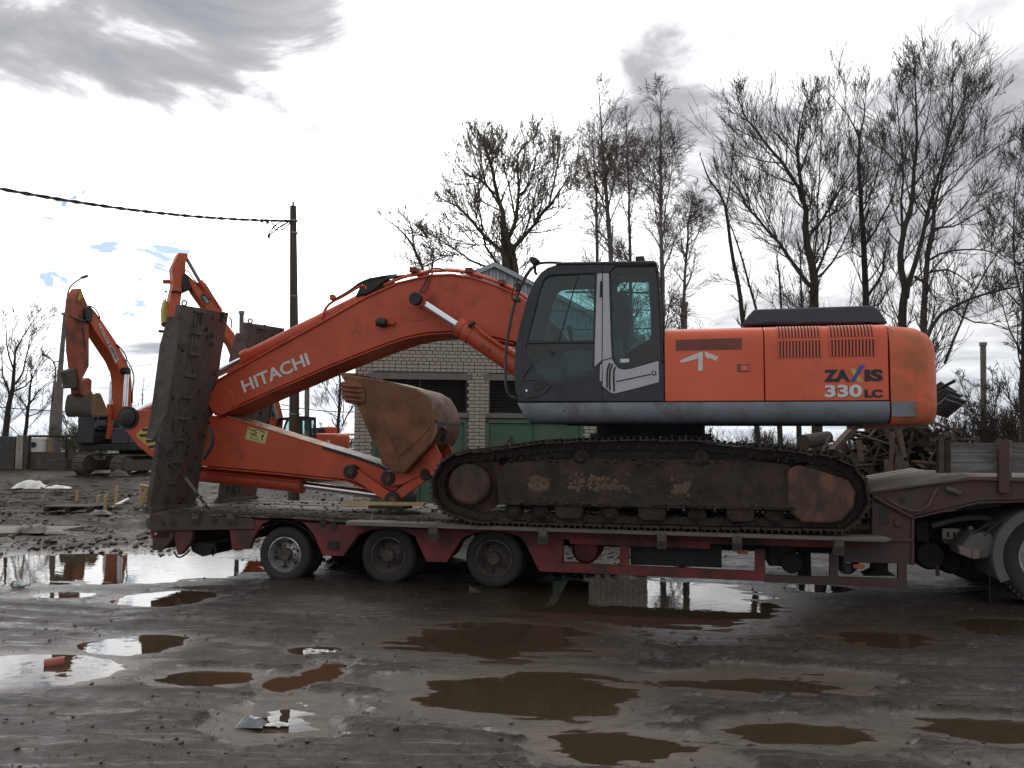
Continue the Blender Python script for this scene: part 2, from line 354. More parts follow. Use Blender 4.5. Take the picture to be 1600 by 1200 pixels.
def text_obj(name, txt, p0, p1, hpx, v, fr, m, parent, depth=.004, bold=.0, quad=None):
    cu = bpy.data.curves.new('t', 'FONT'); cu.body = txt; cu.offset = bold; cu.resolution_u = 4
    to = bpy.data.objects.new('t', cu); COL.objects.link(to)
    bpy.context.view_layer.update()
    me = bpy.data.meshes.new_from_object(to.evaluated_get(bpy.context.evaluated_depsgraph_get()))
    bpy.data.objects.remove(to); bpy.data.curves.remove(cu)
    n = len(me.vertices); co = np.empty(n * 3, 'f'); me.vertices.foreach_get('co', co); co = co.reshape(n, 3)
    mn, mx = co.min(0), co.max(0)
    u0, z0 = fr.uz(*p0, v); u1, z1 = fr.uz(*p1, v)
    bx_ = Vector((u1 - u0, z1 - z0)); up = Vector((-bx_.y, bx_.x)).normalized()
    mpp = bx_.length / math.hypot(p1[0] - p0[0], p1[1] - p0[1]); up *= hpx * mpp
    bm = bmesh.new(); bm.from_mesh(me); bpy.data.meshes.remove(me)
    for vt in bm.verts:
        a = (vt.co.x - mn[0]) / (mx[0] - mn[0]); b = (vt.co.y - mn[1]) / max(1e-6, mx[1] - mn[1])
        vt.co = Vector((u0 + bx_.x * a + up.x * b, v, z0 + bx_.y * a + up.y * b))
    bmesh.ops.remove_doubles(bm, verts=bm.verts[:], dist=1e-5)
    r = bmesh.ops.extrude_face_region(bm, geom=bm.faces[:])
    for e in r['geom']:
        if isinstance(e, bmesh.types.BMVert): e.co.y -= depth
    bmesh.ops.recalc_face_normals(bm, faces=bm.faces[:]); bm.verts.index_update()
    g = G().add([x.co.copy() for x in bm.verts], [[x.index for x in f.verts] for f in bm.faces]); bm.free()
    return g.build(name, m, parent, smooth=0)
def arc(c, r, a0, a1, n): return [(c[0] + r * math.cos(rad(a0 + (a1 - a0) * i / n)), c[1] + r * math.sin(rad(a0 + (a1 - a0) * i / n))) for i in range(n + 1)]
def smooth_path(pl, it=2):
    for _ in range(it):
        q = [pl[0]]
        for a, b in zip(pl, pl[1:]):
            q += [tuple(.75 * x + .25 * y for x, y in zip(a, b)), tuple(.25 * x + .75 * y for x, y in zip(a, b))]
        pl = q + [pl[-1]]
    return pl
# ================================================================ GROUND
_T = rng.random((256, 256))
def vnoise(x, y, s=0):
    x = np.asarray(x) + s * 17.3; y = np.asarray(y) + s * 9.1
    xi = np.floor(x).astype(int); yi = np.floor(y).astype(int); fx = x - xi; fy = y - yi
    fx = fx * fx * (3 - 2 * fx); fy = fy * fy * (3 - 2 * fy)
    def t(i, j): return _T[i & 255, j & 255]
    return (t(xi, yi) * (1 - fx) + t(xi + 1, yi) * fx) * (1 - fy) + (t(xi, yi + 1) * (1 - fx) + t(xi + 1, yi + 1) * fx) * fy
def fbm(x, y, o=5, s=0, g=.5):
    r = 0; a = 1; tot = 0
    for i in range(o):
        r = r + a * vnoise(x * 2 ** i, y * 2 ** i, s + i * 3); tot += a; a *= g
    return r / tot
WL = -0.012
# puddles: (px0, px1, py0, py1, depth slope, raggedness)
PUD = [(-140, 425, 866, 912, .05, .30, 'long mirror-bright puddle stretching left of the rearmost trailer wheel'),
       (198, 340, 923, 950, .05, .30, 'small half-bright oval puddle in front of the rear trailer wheels'),
       (150, 302, 991, 1024, .04, .32, 'small half-bright puddle just above the pipe puddle'),
       (-160, 214, 1022, 1078, .06, .16, 'bright puddle with a broken red pipe end lying in it'),
       (70, 160, 925, 935, .03, .35, 'thin sliver of water beside the crumpled bottle'),
       (462, 540, 1010, 1023, .03, .35, 'little white sky-bright puddle alone on bare mud'),
       (268, 400, 1050, 1073, .022, .7, 'dull red-brown puddle right of the pipe puddle'),
       (436, 492, 1058, 1078, .02, .9, 'tiny brown puddle left of the angled one'),
       (488, 544, 1038, 1060, .02, .9, 'tiny angled brown puddle between mud ridges'),
       (625, 930, 974, 1030, .020, .60, 'broad shallow brown puddle in front of the middle axle'),
       (665, 975, 1054, 1124, .020, .60, 'large ochre-brown puddle nearest the camera'),
       (770, 1215, 900, 985, .04, .35, 'dark puddle under the trailer side rail with a bright strip'),
       (1300, 1450, 985, 1013, .03, .5, 'oval brown puddle in front of the gooseneck base'),
       (1480, 1680, 966, 996, .04, .3, 'brown puddle at the front of the truck wheel'),
       (1110, 1370, 1128, 1168, .010, 1.1, 'ragged brown puddle among wet streaks'),
       (1410, 1680, 1124, 1164, .011, 1.1, 'dark brown puddle in tyre-marked mud'),
       (395, 520, 1092, 1152, .012, .95, 'broken bright water film beside the foil litter'),
       (1225, 1330, 911, 927, .03, .4, 'thin bright puddle behind the gooseneck base'),
       (850, 1075, 1148, 1192, .010, 1.1, 'ragged brown water film along the bottom edge'),
       (1060, 1300, 1050, 1082, .008, .95, 'faint brown film on the streaked mud'),
       (560, 1250, 1020, 1215, .0035, 1.0, 'thin broken film of water among the wet streaks in the foreground'),
       (1180, 1760, 1010, 1200, .0035, 1.0, 'thin broken film of water in the streaked mud at the right'),
       (330, 700, 985, 1090, .0035, 1.0, 'scattered slivers of water between the small puddles')]
PE = []
for (x0, x1, y0, y1, k, rg_, lb) in PUD:
    cx = (x0 + x1) / 2; a0 = gnd(cx, y0, WL); a1 = gnd(cx, y1, WL)
    Yc = (a0.y + a1.y) / 2; Xc = (cx - 800) / FPX * Yc * 1.0
    PE.append((Xc, Yc, (x1 - x0) / 2 / FPX * Yc, abs(a0.y - a1.y) / 2, k, rg_))
TC, TS = math.cos(rad(-12)), math.sin(rad(-12))
def ground_h(X, Y):
    X = np.asarray(X, float); Y = np.asarray(Y, float)
    u = X * TC + Y * TS; v = -X * TS + Y * TC
    near = np.clip((X + 2) / 4, 0, 1)
    streak = fbm(u * .35, v * 3.2, 4, 1) - .5
    h = .019 + .022 * (fbm(X * .5, Y * .5, 3, 2) - .5) + (.016 + .016 * near) * streak + .026 * (fbm(X * 4.5, Y * 5.5, 4, 4) - .5) + (.006 + .014 * near) * (fbm(u * 1.1, v * 10, 3, 14) - .5) + .012 * (fbm(X * 12, Y * 13, 2, 15) - .5)
    # tyre marks
    for k, (vc, wv) in enumerate(((5.35, .16), (5.95, .16), (6.9, .13), (8.3, .14), (7.6, .12))):
        d = (v - vc - .5 * (fbm(u * .22, u * 0 + k, 2, 11) - .5)) / wv
        h = h - .018 * np.exp(-d * d * 1.5) + .011 * np.exp(-(np.abs(d) - 1.5) ** 2 * 4) + .009 * np.exp(-d * d) * (np.sin(u * 36 + 5 * np.abs(d)) > .1) * (fbm(u * .9, v * 2, 3, 33) > .45)
    far = np.clip((Y - 12.2 - .25 * X) / 6, 0, 1)
    h = h + far * (.20 * (fbm(X * .55, Y * .55, 5, 6) - .42) + .16 * (fbm(X * 1.9, Y * 1.9, 5, 8, .62) - .5))
    h = h + .10 * np.clip((Y - 24) / 20, 0, 1)
    for i, (Xc, Yc, a, b, k, rg_) in enumerate(PE):
        if k < .004:      # broken film: the relief stays, only sinks towards the water
            r = np.sqrt(((X - Xc) / a) ** 2 + ((Y - Yc) / b) ** 2); h = h - .0055 * np.clip(1.15 - r, 0, .6) / .6; continue
        r = np.sqrt(((X - Xc) / a) ** 2 + ((Y - Yc) / b) ** 2) + rg_ * 2.1 * (fbm(u * 1.3, v * 5.2, 6, 20 + i, .62) - .5)
        h = np.where(r < 1.7, np.minimum(h, WL + np.maximum(k * (r - 1) * 1.2, -.05) + .007 * (fbm(u * 6, v * 15, 4, 5) - .5)), h)
    return h
def axis_pts(segs, grow, lim):
    out = [segs[0][0]]
    for lo, hi, st in segs:
        n = max(1, int(round((hi - lo) / st))); out += [lo + (hi - lo) * (i + 1) / n for i in range(n)]
    st = segs[-1][2]
    while out[-1] < lim:
        st *= grow; out.append(out[-1] + st)
    return out
ys = axis_pts([(1.0, 4.4, .3), (4.4, 7.5, .025), (7.5, 12.5, .040), (12.5, 20, .07), (20, 32, .13)], 1.05, 2400)
xr = axis_pts([(0, 7.6, .038), (7.6, 15, .08)], 1.05, 2400); xs = [-x for x in xr[:0:-1]] + xr
XS, YS = np.meshgrid(np.array(xs), np.array(ys)); HS = ground_h(XS, YS)
nx, ny = len(xs), len(ys)
me = bpy.data.meshes.new('ground'); co = np.stack([XS, YS, HS], -1).reshape(-1, 3)
I = np.arange(nx * ny).reshape(ny, nx)
q = np.stack([I[:-1, :-1], I[:-1, 1:], I[1:, 1:], I[1:, :-1]], -1).reshape(-1)
me.vertices.add(nx * ny); me.vertices.foreach_set('co', co.reshape(-1).astype('f'))
nq = len(q) // 4; me.loops.add(len(q)); me.loops.foreach_set('vertex_index', q.astype('i'))
me.polygons.add(nq); me.polygons.foreach_set('loop_start', np.arange(0, len(q), 4, dtype='i')); me.polygons.foreach_set('loop_total', np.full(nq, 4, 'i'))
me.polygons.foreach_set('use_smooth', np.ones(nq, bool)); me.update(calc_edges=True)
ground = bpy.data.objects.new('ground', me); COL.objects.link(ground); ground['kind'] = 'structure'
gm = bpy.data.materials.new('wet_dark_mud'); gm.use_nodes = True
def gmat():
    t = gm.node_tree; nd, lk = t.nodes, t.links; b = nd['Principled BSDF']
    tcn = nd.new('ShaderNodeTexCoord')
    def noise(s, d=8, r=.6, sc=None, rz=0):
        mp = nd.new('ShaderNodeMapping'); mp.inputs['Scale'].default_value = sc or (1, 1, 1); mp.inputs['Rotation'].default_value = (0, 0, rz)
        lk.new(tcn.outputs['Object'], mp.inputs[0])
        n = nd.new('ShaderNodeTexNoise'); n.inputs['Scale'].default_value = s; n.inputs['Detail'].default_value = d; n.inputs['Roughness'].default_value = r
        lk.new(mp.outputs[0], n.inputs['Vector']); return n.outputs[0]
    def mr(s, a, c, lo=0., hi=1.):
        n = nd.new('ShaderNodeMapRange'); n.inputs[1].default_value = a; n.inputs[2].default_value = c; n.inputs[3].default_value = lo; n.inputs[4].default_value = hi
        lk.new(s, n.inputs[0]); return n.outputs[0]
    def mx(f, a, c):
        n = nd.new('ShaderNodeMix'); n.data_type = 'RGBA'; lk.new(f, n.inputs[0])
        for i, x in ((6, a), (7, c)):
            if isinstance(x, tuple): n.inputs[i].default_value = (*x, 1)
            else: lk.new(x, n.inputs[i])
        return n.outputs[2]
    def mm(op, a, c):
        n = nd.new('ShaderNodeMath'); n.operation = op; n.use_clamp = True
        for i, x in enumerate((a, c)):
            if isinstance(x, float): n.inputs[i].default_value = x
            else: lk.new(x, n.inputs[i])
        return n.outputs[0]
    sp = nd.new('ShaderNodeSeparateXYZ'); lk.new(tcn.outputs['Object'], sp.inputs[0])
    big = noise(.55, 5, .55); fine = noise(14, 9, .74); grit = noise(75, 4, .7)
    st = noise(1.0, 7, .62, (.55, 3.2, 1), rad(12))
    c = mx(mr(big, .35, .65), (.025, .0205, .018), (.038, .031, .0265))
    c = mx(mr(st, .46, .66), c, (.056, .038, .030))
    c = mx(mr(fine, .52, .66), c, (.085, .075, .069)); c = mx(mr(fine, .46, .34), c, (.022, .018, .016))
    c = mx(mr(grit, .66, .74), c, (.13, .12, .115))
    farm = mr(sp.outputs[1], 12.5, 17.0)
    c = mx(farm, c, mx(mr(noise(2.2, 8, .65), .42, .62), (.044, .030, .022), (.018, .0125, .0095)))
    stf = noise(1.0, 6, .66, (1.5, 12, 1), rad(12))
    wet = mm('ADD', mm('ADD', mr(sp.outputs[2], .024, -.006), mr(st, .55, .74)), mm('MULTIPLY', mr(stf, .54, .60), .7))
    wet = mm('MULTIPLY', wet, mr(farm, 0.0, 1.0, 1.0, .3))
    c2 = mx(wet, c, mx(mr(big, .4, .6), (.021, .017, .0145), (.030, .022, .017)))
    c2 = mx(mr(sp.outputs[2], .003, -.017), c2, mx(mr(st, .4, .6), (.080, .059, .038), (.052, .038, .026)))
    lk.new(c2, b.inputs['Base Color'])
    rr = nd.new('ShaderNodeMix'); lk.new(wet, rr.inputs[0]); lk.new(mr(fine, .35, .7, .34, .62), rr.inputs[2]); lk.new(mr(fine, .35, .7, .10, .24), rr.inputs[3])
    lk.new(rr.outputs[0], b.inputs['Roughness']); lk.new(mm('MULTIPLY', mr(wet, 0, 1, .18, .46), mr(farm, 0, 1, 1.0, .12)), b.inputs['Specular IOR Level'])
    hsum = mm('ADD', mm('MULTIPLY', fine, .6), mm('MULTIPLY', grit, .4))
    bn = nd.new('ShaderNodeBump'); bn.inputs['Distance'].default_value = .05
    lk.new(mr(wet, 0, 1, 1.0, .45), bn.inputs['Strength']); lk.new(hsum, bn.inputs['Height']); lk.new(bn.outputs[0], b.inputs['Normal'])
gmat(); me.materials.append(gm)
# water
wm = bpy.data.materials.new('muddy_water'); wm.use_nodes = True
def wmat():
    t = wm.node_tree; nd, lk = t.nodes, t.links; nd.clear()
    o = nd.new('ShaderNodeOutputMaterial'); tr = nd.new('ShaderNodeBsdfTransparent'); df = nd.new('ShaderNodeBsdfDiffuse'); gl = nd.new('ShaderNodeBsdfGlossy'); fr = nd.new('ShaderNodeFresnel')
    tr.inputs[0].default_value = (.66, .58, .48, 1); df.inputs[0].default_value = (.080, .059, .038, 1); gl.inputs['Roughness'].default_value = .012; fr.inputs[0].default_value = 1.34
    tcn = nd.new('ShaderNodeTexCoord'); n2 = nd.new('ShaderNodeTexNoise'); n2.inputs['Scale'].default_value = 7; n2.inputs['Detail'].default_value = 2; lk.new(tcn.outputs['Object'], n2.inputs['Vector'])
    bn = nd.new('ShaderNodeBump'); bn.inputs['Strength'].default_value = .014; bn.inputs['Distance'].default_value = .05; lk.new(n2.outputs[0], bn.inputs['Height']); lk.new(bn.outputs[0], gl.inputs['Normal']); lk.new(bn.outputs[0], fr.inputs['Normal'])
    m1 = nd.new('ShaderNodeMixShader'); m1.inputs[0].default_value = .45; lk.new(tr.outputs[0], m1.inputs[1]); lk.new(df.outputs[0], m1.inputs[2])
    m2 = nd.new('ShaderNodeMixShader'); lk.new(fr.outputs[0], m2.inputs[0]); lk.new(m1.outputs[0], m2.inputs[1]); lk.new(gl.outputs[0], m2.inputs[2]); lk.new(m2.outputs[0], o.inputs[0])
wmat()
for i, ((Xc, Yc, a, b, k, rg_), pd) in enumerate(zip(PE, PUD)):
    n = 40; g = G(); z = WL - .0003 * i
    g.add([(Xc, Yc, z)] + [(Xc + 1.5 * a * math.cos(2 * math.pi * j / n), Yc + 1.5 * b * math.sin(2 * math.pi * j / n), z) for j in range(n)],
          [(0, j + 1, (j + 1) % n + 1) for j in range(n)])
    o = g.build('puddle', wm); o['kind'] = 'structure'; o['label'] = pd[6]
def gz(x, y): return float(ground_h(np.array([x]), np.array([y]))[0])
# gravel and clods lying in the mud
def scatter(name, m, n, xr_, yr_, smin, smax, flat, seed, label):
    r = random.Random(seed); g = G()
    X = np.array([r.uniform(*xr_) for _ in range(n)]); t = np.array([r.random() ** 1.5 for _ in range(n)]); Y = yr_[0] + (yr_[1] - yr_[0]) * t
    X = X * (Y / yr_[1]); dens = fbm(X * .9, Y * 1.6, 4, seed); H = ground_h(X, Y)
    for x, y, d, h in zip(X, Y, dens, H):
        if d < .46 or h < WL + .002: continue
        s = smin + (smax - smin) * r.random() ** 4
        vs = []
        for dx, dy, dz in ((1, 0, 0), (0, 1, 0), (-1, 0, 0), (0, -1, 0), (.3, .2, 1), (-.2, -.2, -1)):
            vs.append((x + s * (dx + r.uniform(-.35, .35)), y + s * (dy + r.uniform(-.35, .35)), h + s * .3 + s * flat * (dz + r.uniform(-.3, .3))))
        g.add(vs, [(0, 1, 4), (1, 2, 4), (2, 3, 4), (3, 0, 4), (1, 0, 5), (2, 1, 5), (3, 2, 5), (0, 3, 5)])
    o = g.build(name, m, smooth=75); o['kind'] = 'stuff'; o['label'] = label; return o
scatter('gravel', 'stone', 6000, (-9.5, 9.5), (4.5, 13), .003, .013, .6, 3, 'fine grey gravel strewn over the wet mud')
scatter('mud_clods', 'mudclod', 2600, (-9.5, 9.5), (4.5, 14), .004, .022, .6, 5, 'dark wet clods of mud along the ruts and puddle rims')
scatter('churned_clods', 'mudclod', 9000, (-17, 6), (11.5, 28), .012, .07, .7, 8, 'churned clods and lumps across the muddy yard')
# ================================================================ MAIN EXCAVATOR
EX = thing('excavator', 'large orange crawler excavator with a grey skirt riding on the low trailer', 'excavator', FM, (1.5, 1.6, .8))
VB0, VB1 = 1.33, 1.95                         # boom sides
P = FM.pts
# ---- tracks
tp = [(735, 819), (700, 806), (684, 796), (673, 778), (670, 757), (674, 742), (681, 728), (698, 711), (731, 703), (779, 698), (850, 689), (909, 685), (970, 684), (1040, 684),
      (1096, 685), (1151, 692), (1220, 699), (1302, 710), (1338, 725), (1357, 750), (1363, 775), (1360, 794), (1347, 815), (1322, 833), (1180, 831), (1000, 828), (860, 823)]
path = P(tp, 0.0)
pv = [Vector((a, b)) for a, b in path]
seg = [(pv[(i + 1) % len(pv)] - pv[i]).length for i in range(len(pv))]; tot = sum(seg); NS = round(tot / .2159)
def on_path(s):
    s %= tot
    for i, L in enumerate(seg):
        if s <= L: 
            a, b = pv[i], pv[(i + 1) % len(pv)]; return a + (b - a) * (s / L)
        s -= L
pit = tot / NS
SH = []
gs = G(); gs.box((0, 0, -.028), (pit * .93, .60, .018)); 
for dx in (-.075, -.005, .065): gs.add([(dx - .011, -.30, -.02), (dx + .011, -.30, -.02), (dx + .007, -.30, .012), (dx - .007, -.30, .012), (dx - .011, .30, -.02), (dx + .011, .30, -.02), (dx + .007, .30, .012), (dx - .007, .30, .012)],
    [(0, 1, 2, 3), (7, 6, 5, 4), (0, 4, 5, 1), (1, 5, 6, 2), (2, 6, 7, 3), (3, 7, 4, 0)])
gl_ = G()
for vv in (-.125, .085):
    gl_.prism([(-pit * .52, -.045), (pit * .50, -.045), (pit * .60, -.09), (pit * .50, -.145), (.02, -.125), (-.02, -.125), (-pit * .36, -.15), (-pit * .52, -.115)], vv, vv + .04)
gl_.disc((pit * .5, -.095), .022, -.15, .15, 8)
shoe_me = gs.mesh('track_shoe', smooth=0); link_me = gl_.mesh('track_link', smooth=30)
for me_ in (shoe_me, link_me): me_.materials.append(M['track'])
off = OFF[EX]
for vc in (.30, 2.89):
    for i in range(NS):
        s = (i + .35) * pit; p = on_path(s); a = on_path(s - .06); b = on_path(s + .06); t = (b - a).normalized()
        # outward normal: path runs clockwise seen from the near side (left end up), outward is left of travel
        nrm = Vector((-t.y, t.x))
        jit = random.uniform(-.006, .006)
        Rm = Matrix(((t.x, 0, nrm.x, 0), (0, 1, 0, 0), (t.y, 0, nrm.y, 0), (0, 0, 0, 1)))
        T = Matrix.Translation((p.x - off.x + nrm.x * jit, vc - off.y + random.uniform(-.006, .006), p.y - off.z + nrm.y * jit))
        for nm, me_ in (('track_shoe', shoe_me), ('track_link', link_me)):
            o = bpy.data.objects.new(nm, me_); COL.objects.link(o); o.parent = EX; o.matrix_local = T @ Rm
for k, vo in enumerate((.0, 2.59)):
    fr_pl = P([(777, 742), (790, 722), (905, 716), (1160, 718), (1232, 726), (1248, 745), (1248, 790), (1230, 797), (790, 787), (777, 782)], .12)
    tf = G().prism(fr_pl, .12 + vo, .48 + vo).build('track_frame', 'frame', EX, .015)
    G().prism(P([(785, 722), (850, 704), (905, 701), (1100, 702), (1215, 714), (1240, 722), (1240, 735), (785, 735)], .2), .22 + vo, .45 + vo).build('frame_top', 'dark', tf)
    G().prism(P([(779, 782), (1236, 791), (1236, 797), (779, 788)], .06), .065 + vo, .12 + vo).build('frame_flange', 'frame', tf)
    # front wheel cover (left) and final drive (right)
    c0 = FM.uz(731, 757, .06); r0 = .245
    G().lathe([(.0, .07 + vo), (r0 - .05, .068 + vo), (r0 - .02, .075 + vo), (r0, .10 + vo), (r0, .30 + vo), (r0 + .14, .30 + vo), (r0 + .14, .40 + vo), (.0, .40 + vo)], c0, 36).build('idler_wheel', 'rustcap', EX)
    c1 = FM.uz(1290, 772, .1)
    sp_ = G().lathe([(.0, .22 + vo), (.36, .22 + vo), (.37, .24 + vo), (.37, .40 + vo), (0, .40 + vo)], c1, 32)
    for j in range(21):
        a = 2 * math.pi * j / 21; sp_.box((c1[0] + .39 * math.cos(a), .31 + vo, c1[1] + .39 * math.sin(a)), (.07, .07, .07), Matrix.Rotation(-a, 3, 'Y'))
    sp_.build('drive_sprocket', 'track', EX)
    G().prism(P([(1231, 733), (1249, 726), (1290, 738), (1328, 751), (1338, 770), (1335, 794), (1316, 815), (1300, 819), (1254, 818), (1240, 806), (1230, 792)], .07), .07 + vo, .22 + vo).build('drive_cover', 'rustcap', EX, .03)
    for x, y in ((845, 799), (952, 801), (1089, 803), (1210, 805), (803, 797), (1150, 804)):
        c = FM.uz(x, y, .2); G().lathe([(0, .12 + vo), (.05, .11 + vo), (.06, .13 + vo), (.085, .14 + vo), (.105, .16 + vo), (.105, .20 + vo), (.085, .22 + vo), (.085, .40 + vo), (0, .40 + vo)], c, 20).build('track_roller', 'track', EX)
    for x, y in ((889, 801), (1019, 804), (1157, 806)):
        G().prism(P([(x - 22, y - 11), (x + 22, y - 10), (x + 21, y + 6), (x + 14, y + 10), (x - 13, y + 9), (x - 21, y + 4)], .1), .09 + vo, .15 + vo).build('roller_guard', 'frame', EX, .01)
    for x, y in ((908, 713), (1096, 716)):
        c = FM.uz(x, y, .12); G().lathe([(0, .10 + vo), (.05, .09 + vo), (.07, .10 + vo), (.09, .12 + vo), (.09, .38 + vo), (0, .38 + vo)], c, 20).build('carrier_roller', 'track', EX)
    if k == 0:
        for poly in ([(826, 748), (840, 744), (857, 749), (858, 760), (850, 767), (832, 768), (824, 758)], [(892, 748), (905, 745), (916, 749), (928, 744), (945, 747), (962, 748), (966, 756), (984, 760), (982, 768), (960, 765), (940, 764), (925, 767), (912, 759), (900, 764), (888, 763)],
                     [(1050, 763), (1062, 756), (1080, 753), (1079, 764), (1066, 771), (1050, 773)]):
            q_ = [Vector(p) for p in P(poly, .11)]; r_ = random.Random(len(poly)); gk = G()
            us = [p.x for p in q_]; zs = [p.y for p in q_]
            def inside(x, z):
                c_ = False
                for (p, q) in zip(q_, q_[1:] + q_[:1]):
                    if (p.y > z) != (q.y > z) and x < (q.x - p.x) * (z - p.y) / (q.y - p.y) + p.x: c_ = not c_
                return c_
            for _ in range(420):
                x, z = r_.uniform(min(us) - .03, max(us) + .03), r_.uniform(min(zs) - .03, max(zs) + .03)
                if not inside(x, z) and r_.random() > .06: continue
                if r_.random() < .12: continue
                rr_ = r_.uniform(.006, .026); m_ = 6; h_ = rr_ * .35
                pl = [(x + rr_ * r_.uniform(.6, 1.2) * math.cos(6.283 * j / m_), z + rr_ * r_.uniform(.6, 1.2) * math.sin(6.283 * j / m_)) for j in range(m_)]
                gk.add([(a_, .121, b_) for a_, b_ in pl] + [(x, .119 - h_, z)], [(j, (j + 1) % m_, m_) for j in range(m_)])
            gk.build('caked_clay', 'clay', tf, smooth=80, kind='stuff')
        c = FM.uz(1096, 729, .11)
        G().box((FM.uz(1065, 737, .1)[0], .118, FM.uz(1065, 737, .1)[1]), (.16, .01, .045)).build('frame_slot', 'black', tf)
        G().box((FM.uz(1093, 764, .1)[0], .118, FM.uz(1093, 764, .1)[1]), (.15, .012, .06)).build('frame_step', 'frame', tf)
r_ = random.Random(77); gk = G()
def lump(g, c, s_, r):
    vs = [Vector(c) + Vector((dx * s_ * r.uniform(.6, 1.3), dy * s_ * r.uniform(.6, 1.3), dz * s_ * r.uniform(.5, 1.0))) for dx, dy, dz in ((1, 0, 0), (0, 1, 0), (-1, 0, 0), (0, -1, 0), (0, 0, .8), (0, 0, -.8))]
    g.add(vs, [(0, 1, 4), (1, 2, 4), (2, 3, 4), (3, 0, 4), (1, 0, 5), (2, 1, 5), (3, 2, 5), (0, 3, 5)])
for _ in range(1500):
    k_ = r_.random(); px_ = r_.uniform(782, 1244)
    if k_ < .40: c_ = FM.uz(px_, 784 + (px_ - 779) * .0197 + r_.gauss(0, 1.2), .08); v_ = r_.uniform(.055, .12); s_ = r_.uniform(.008, .028)
    elif k_ < .62: c_ = FM.uz(px_, 719 + r_.gauss(0, 2.5), .12); v_ = r_.uniform(.11, .2); s_ = r_.uniform(.01, .035)
    else: p_ = on_path(r_.uniform(0, tot)); c_ = (p_.x, p_.y + r_.uniform(-.02, .03)); v_ = r_.uniform(.02, .57); s_ = r_.uniform(.006, .022)
    lump(gk, (c_[0], v_, c_[1]), s_, r_)
gk.build('caked_mud', 'mudclod', EX, smooth=80, kind='stuff')
# centre frame and slewing ring
a = FM.uz(915, 690, 1.0); b = FM.uz(1112, 660, 1.0)
G().bx(a[0] - .1, b[0] + .1, .48, 2.71, 1.15, 1.62).build('centre_frame', 'dark', EX, .03)
cx_ = (a[0] + b[0]) / 2
g = G()
for r, z0, z1 in ((.72, 1.6, 1.78), (.78, 1.78, 1.86), (.70, 1.86, 2.02)): g.cyl((cx_, 1.6, z0), (cx_, 1.6, z1), r, 40)
g.build('slewing_ring', 'dark', EX)
# ---- upper structure
V0 = .10
def uz(px, py, v=V0): return FM.uz(px, py, v)
zt0, zt1 = uz(1038, 629)[1], uz(1391, 628)[1]
u_a, u_b, u_c, u_d = uz(810, 629)[0], uz(1038, 629)[0], uz(1195, 629)[0], uz(1391, 629)[0]
zsk = uz(1000, 629)[1]; zlow = uz(1000, 661)[1]; ztop = uz(1190, 508)[1]
# grey skirt with a rolled lower edge; front corner cut back
sec = [(V0 - .035, zsk), (V0 - .045, zsk - .05), (V0 - .035, zsk - .13), (V0 + .01, zsk - .20), (V0 + .10, zlow), (V0 + .3, zlow - .005), (V0 + .3, zsk)]
ufront = uz(809, 632)[0]; ub = uz(826, 656)[0]
g = G(); n = len(sec)
vs = []
for v, z in sec:
    f = (zsk - z) / (zsk - zlow); vs.append((ufront + (ub - ufront) * f, v, z))
vs += [(u_d - .012, v, z) for v, z in sec]
g.add(vs, [tuple(range(n)), tuple(range(2 * n - 1, n - 1, -1))] + [((i + 1) % n, i, i + n, (i + 1) % n + n) for i in range(n)])
sk = g.build('side_skirt', 'skirt', EX, .006, 50)
G().disc(uz(882, 642), .008, V0 - .052, V0 - .03, 10).build('bolt', 'pin', sk)
G().bx(ufront + .25, u_d, V0 + .25, 2.95, zlow + .02, zsk + .02).build('upper_frame', 'dark', EX)
def side_section(rt=.17, v1=2.92, zt=ztop, v0=V0):
    return [(v0, zsk + .012)] + [(v0, zt - rt)] + [(v0 + rt - rt * math.cos(rad(a)) * 1.0, zt - rt + rt * math.sin(rad(a)) * .98) for a in (15, 30, 45, 60, 75, 90)] + [(v1, zt), (v1, zsk + .012)]
d1 = G().along(side_section(), u_b + .006, u_c - .005).build('engine_door', 'body', EX, .008, 50, label='plain orange door with a brown strip and a white bird-like mark')
d2 = G().along(side_section(), u_c + .005, u_d - .008).build('engine_door', 'body', EX, .008, 50, label='orange door with louvres and large model lettering')
# louvres
def louvre(px0, px1, py0, py1, n):
    vv = V0
    p0, p1 = uz(px0, py0), uz(px1, py1); 
    bk = G().bx(p0[0], p1[0], V0 - .003, V0 + .02, p0[1], p1[1]).build('vent_shade_backing', 'black', d2)  # raised black sheet, its colour standing in for shade inside the slots
    g = G(); du = (p1[0] - p0[0]) / n
    for i in range(n + 1): g.box((p0[0] + du * i, V0 - .007, (p0[1] + p1[1]) / 2), (du * .52, .01, abs(p1[1] - p0[1]) + .006))
    g.build('vent_ribs', 'body', bk)
louvre(1216, 1283, 533, 558, 13); louvre(1297, 1367, 531, 556, 13)
def louvre_top(px0, px1, n):
    u0, u1 = uz(px0, 520)[0], uz(px1, 520)[0]; rt = .17
    cv, cz = V0 + rt, ztop - rt
    def ringsec(r0, r1, a0, a1): 
        A = [a0 + (a1 - a0) * i / 5 for i in range(6)]
        return [(cv - r0 * math.cos(rad(a)), cz + r0 * math.sin(rad(a)) * .98) for a in A] + [(cv - r1 * math.cos(rad(a)), cz + r1 * math.sin(rad(a)) * .98) for a in A[::-1]]
    bk = G().along(ringsec(rt - .02, rt + .003, 8, 66), u0, u1).build('vent_shade_backing', 'black', d2)  # curved black sheet, slot shade painted in, no real depth
    g = G(); du = (u1 - u0) / n
    for i in range(n + 1): g.along(ringsec(rt - .01, rt + .009, 7, 67), u0 + du * (i - .26), u0 + du * (i + .26))
    g.build('vent_ribs', 'body', bk)
louvre_top(1215, 1281, 13); louvre_top(1296, 1365, 13)
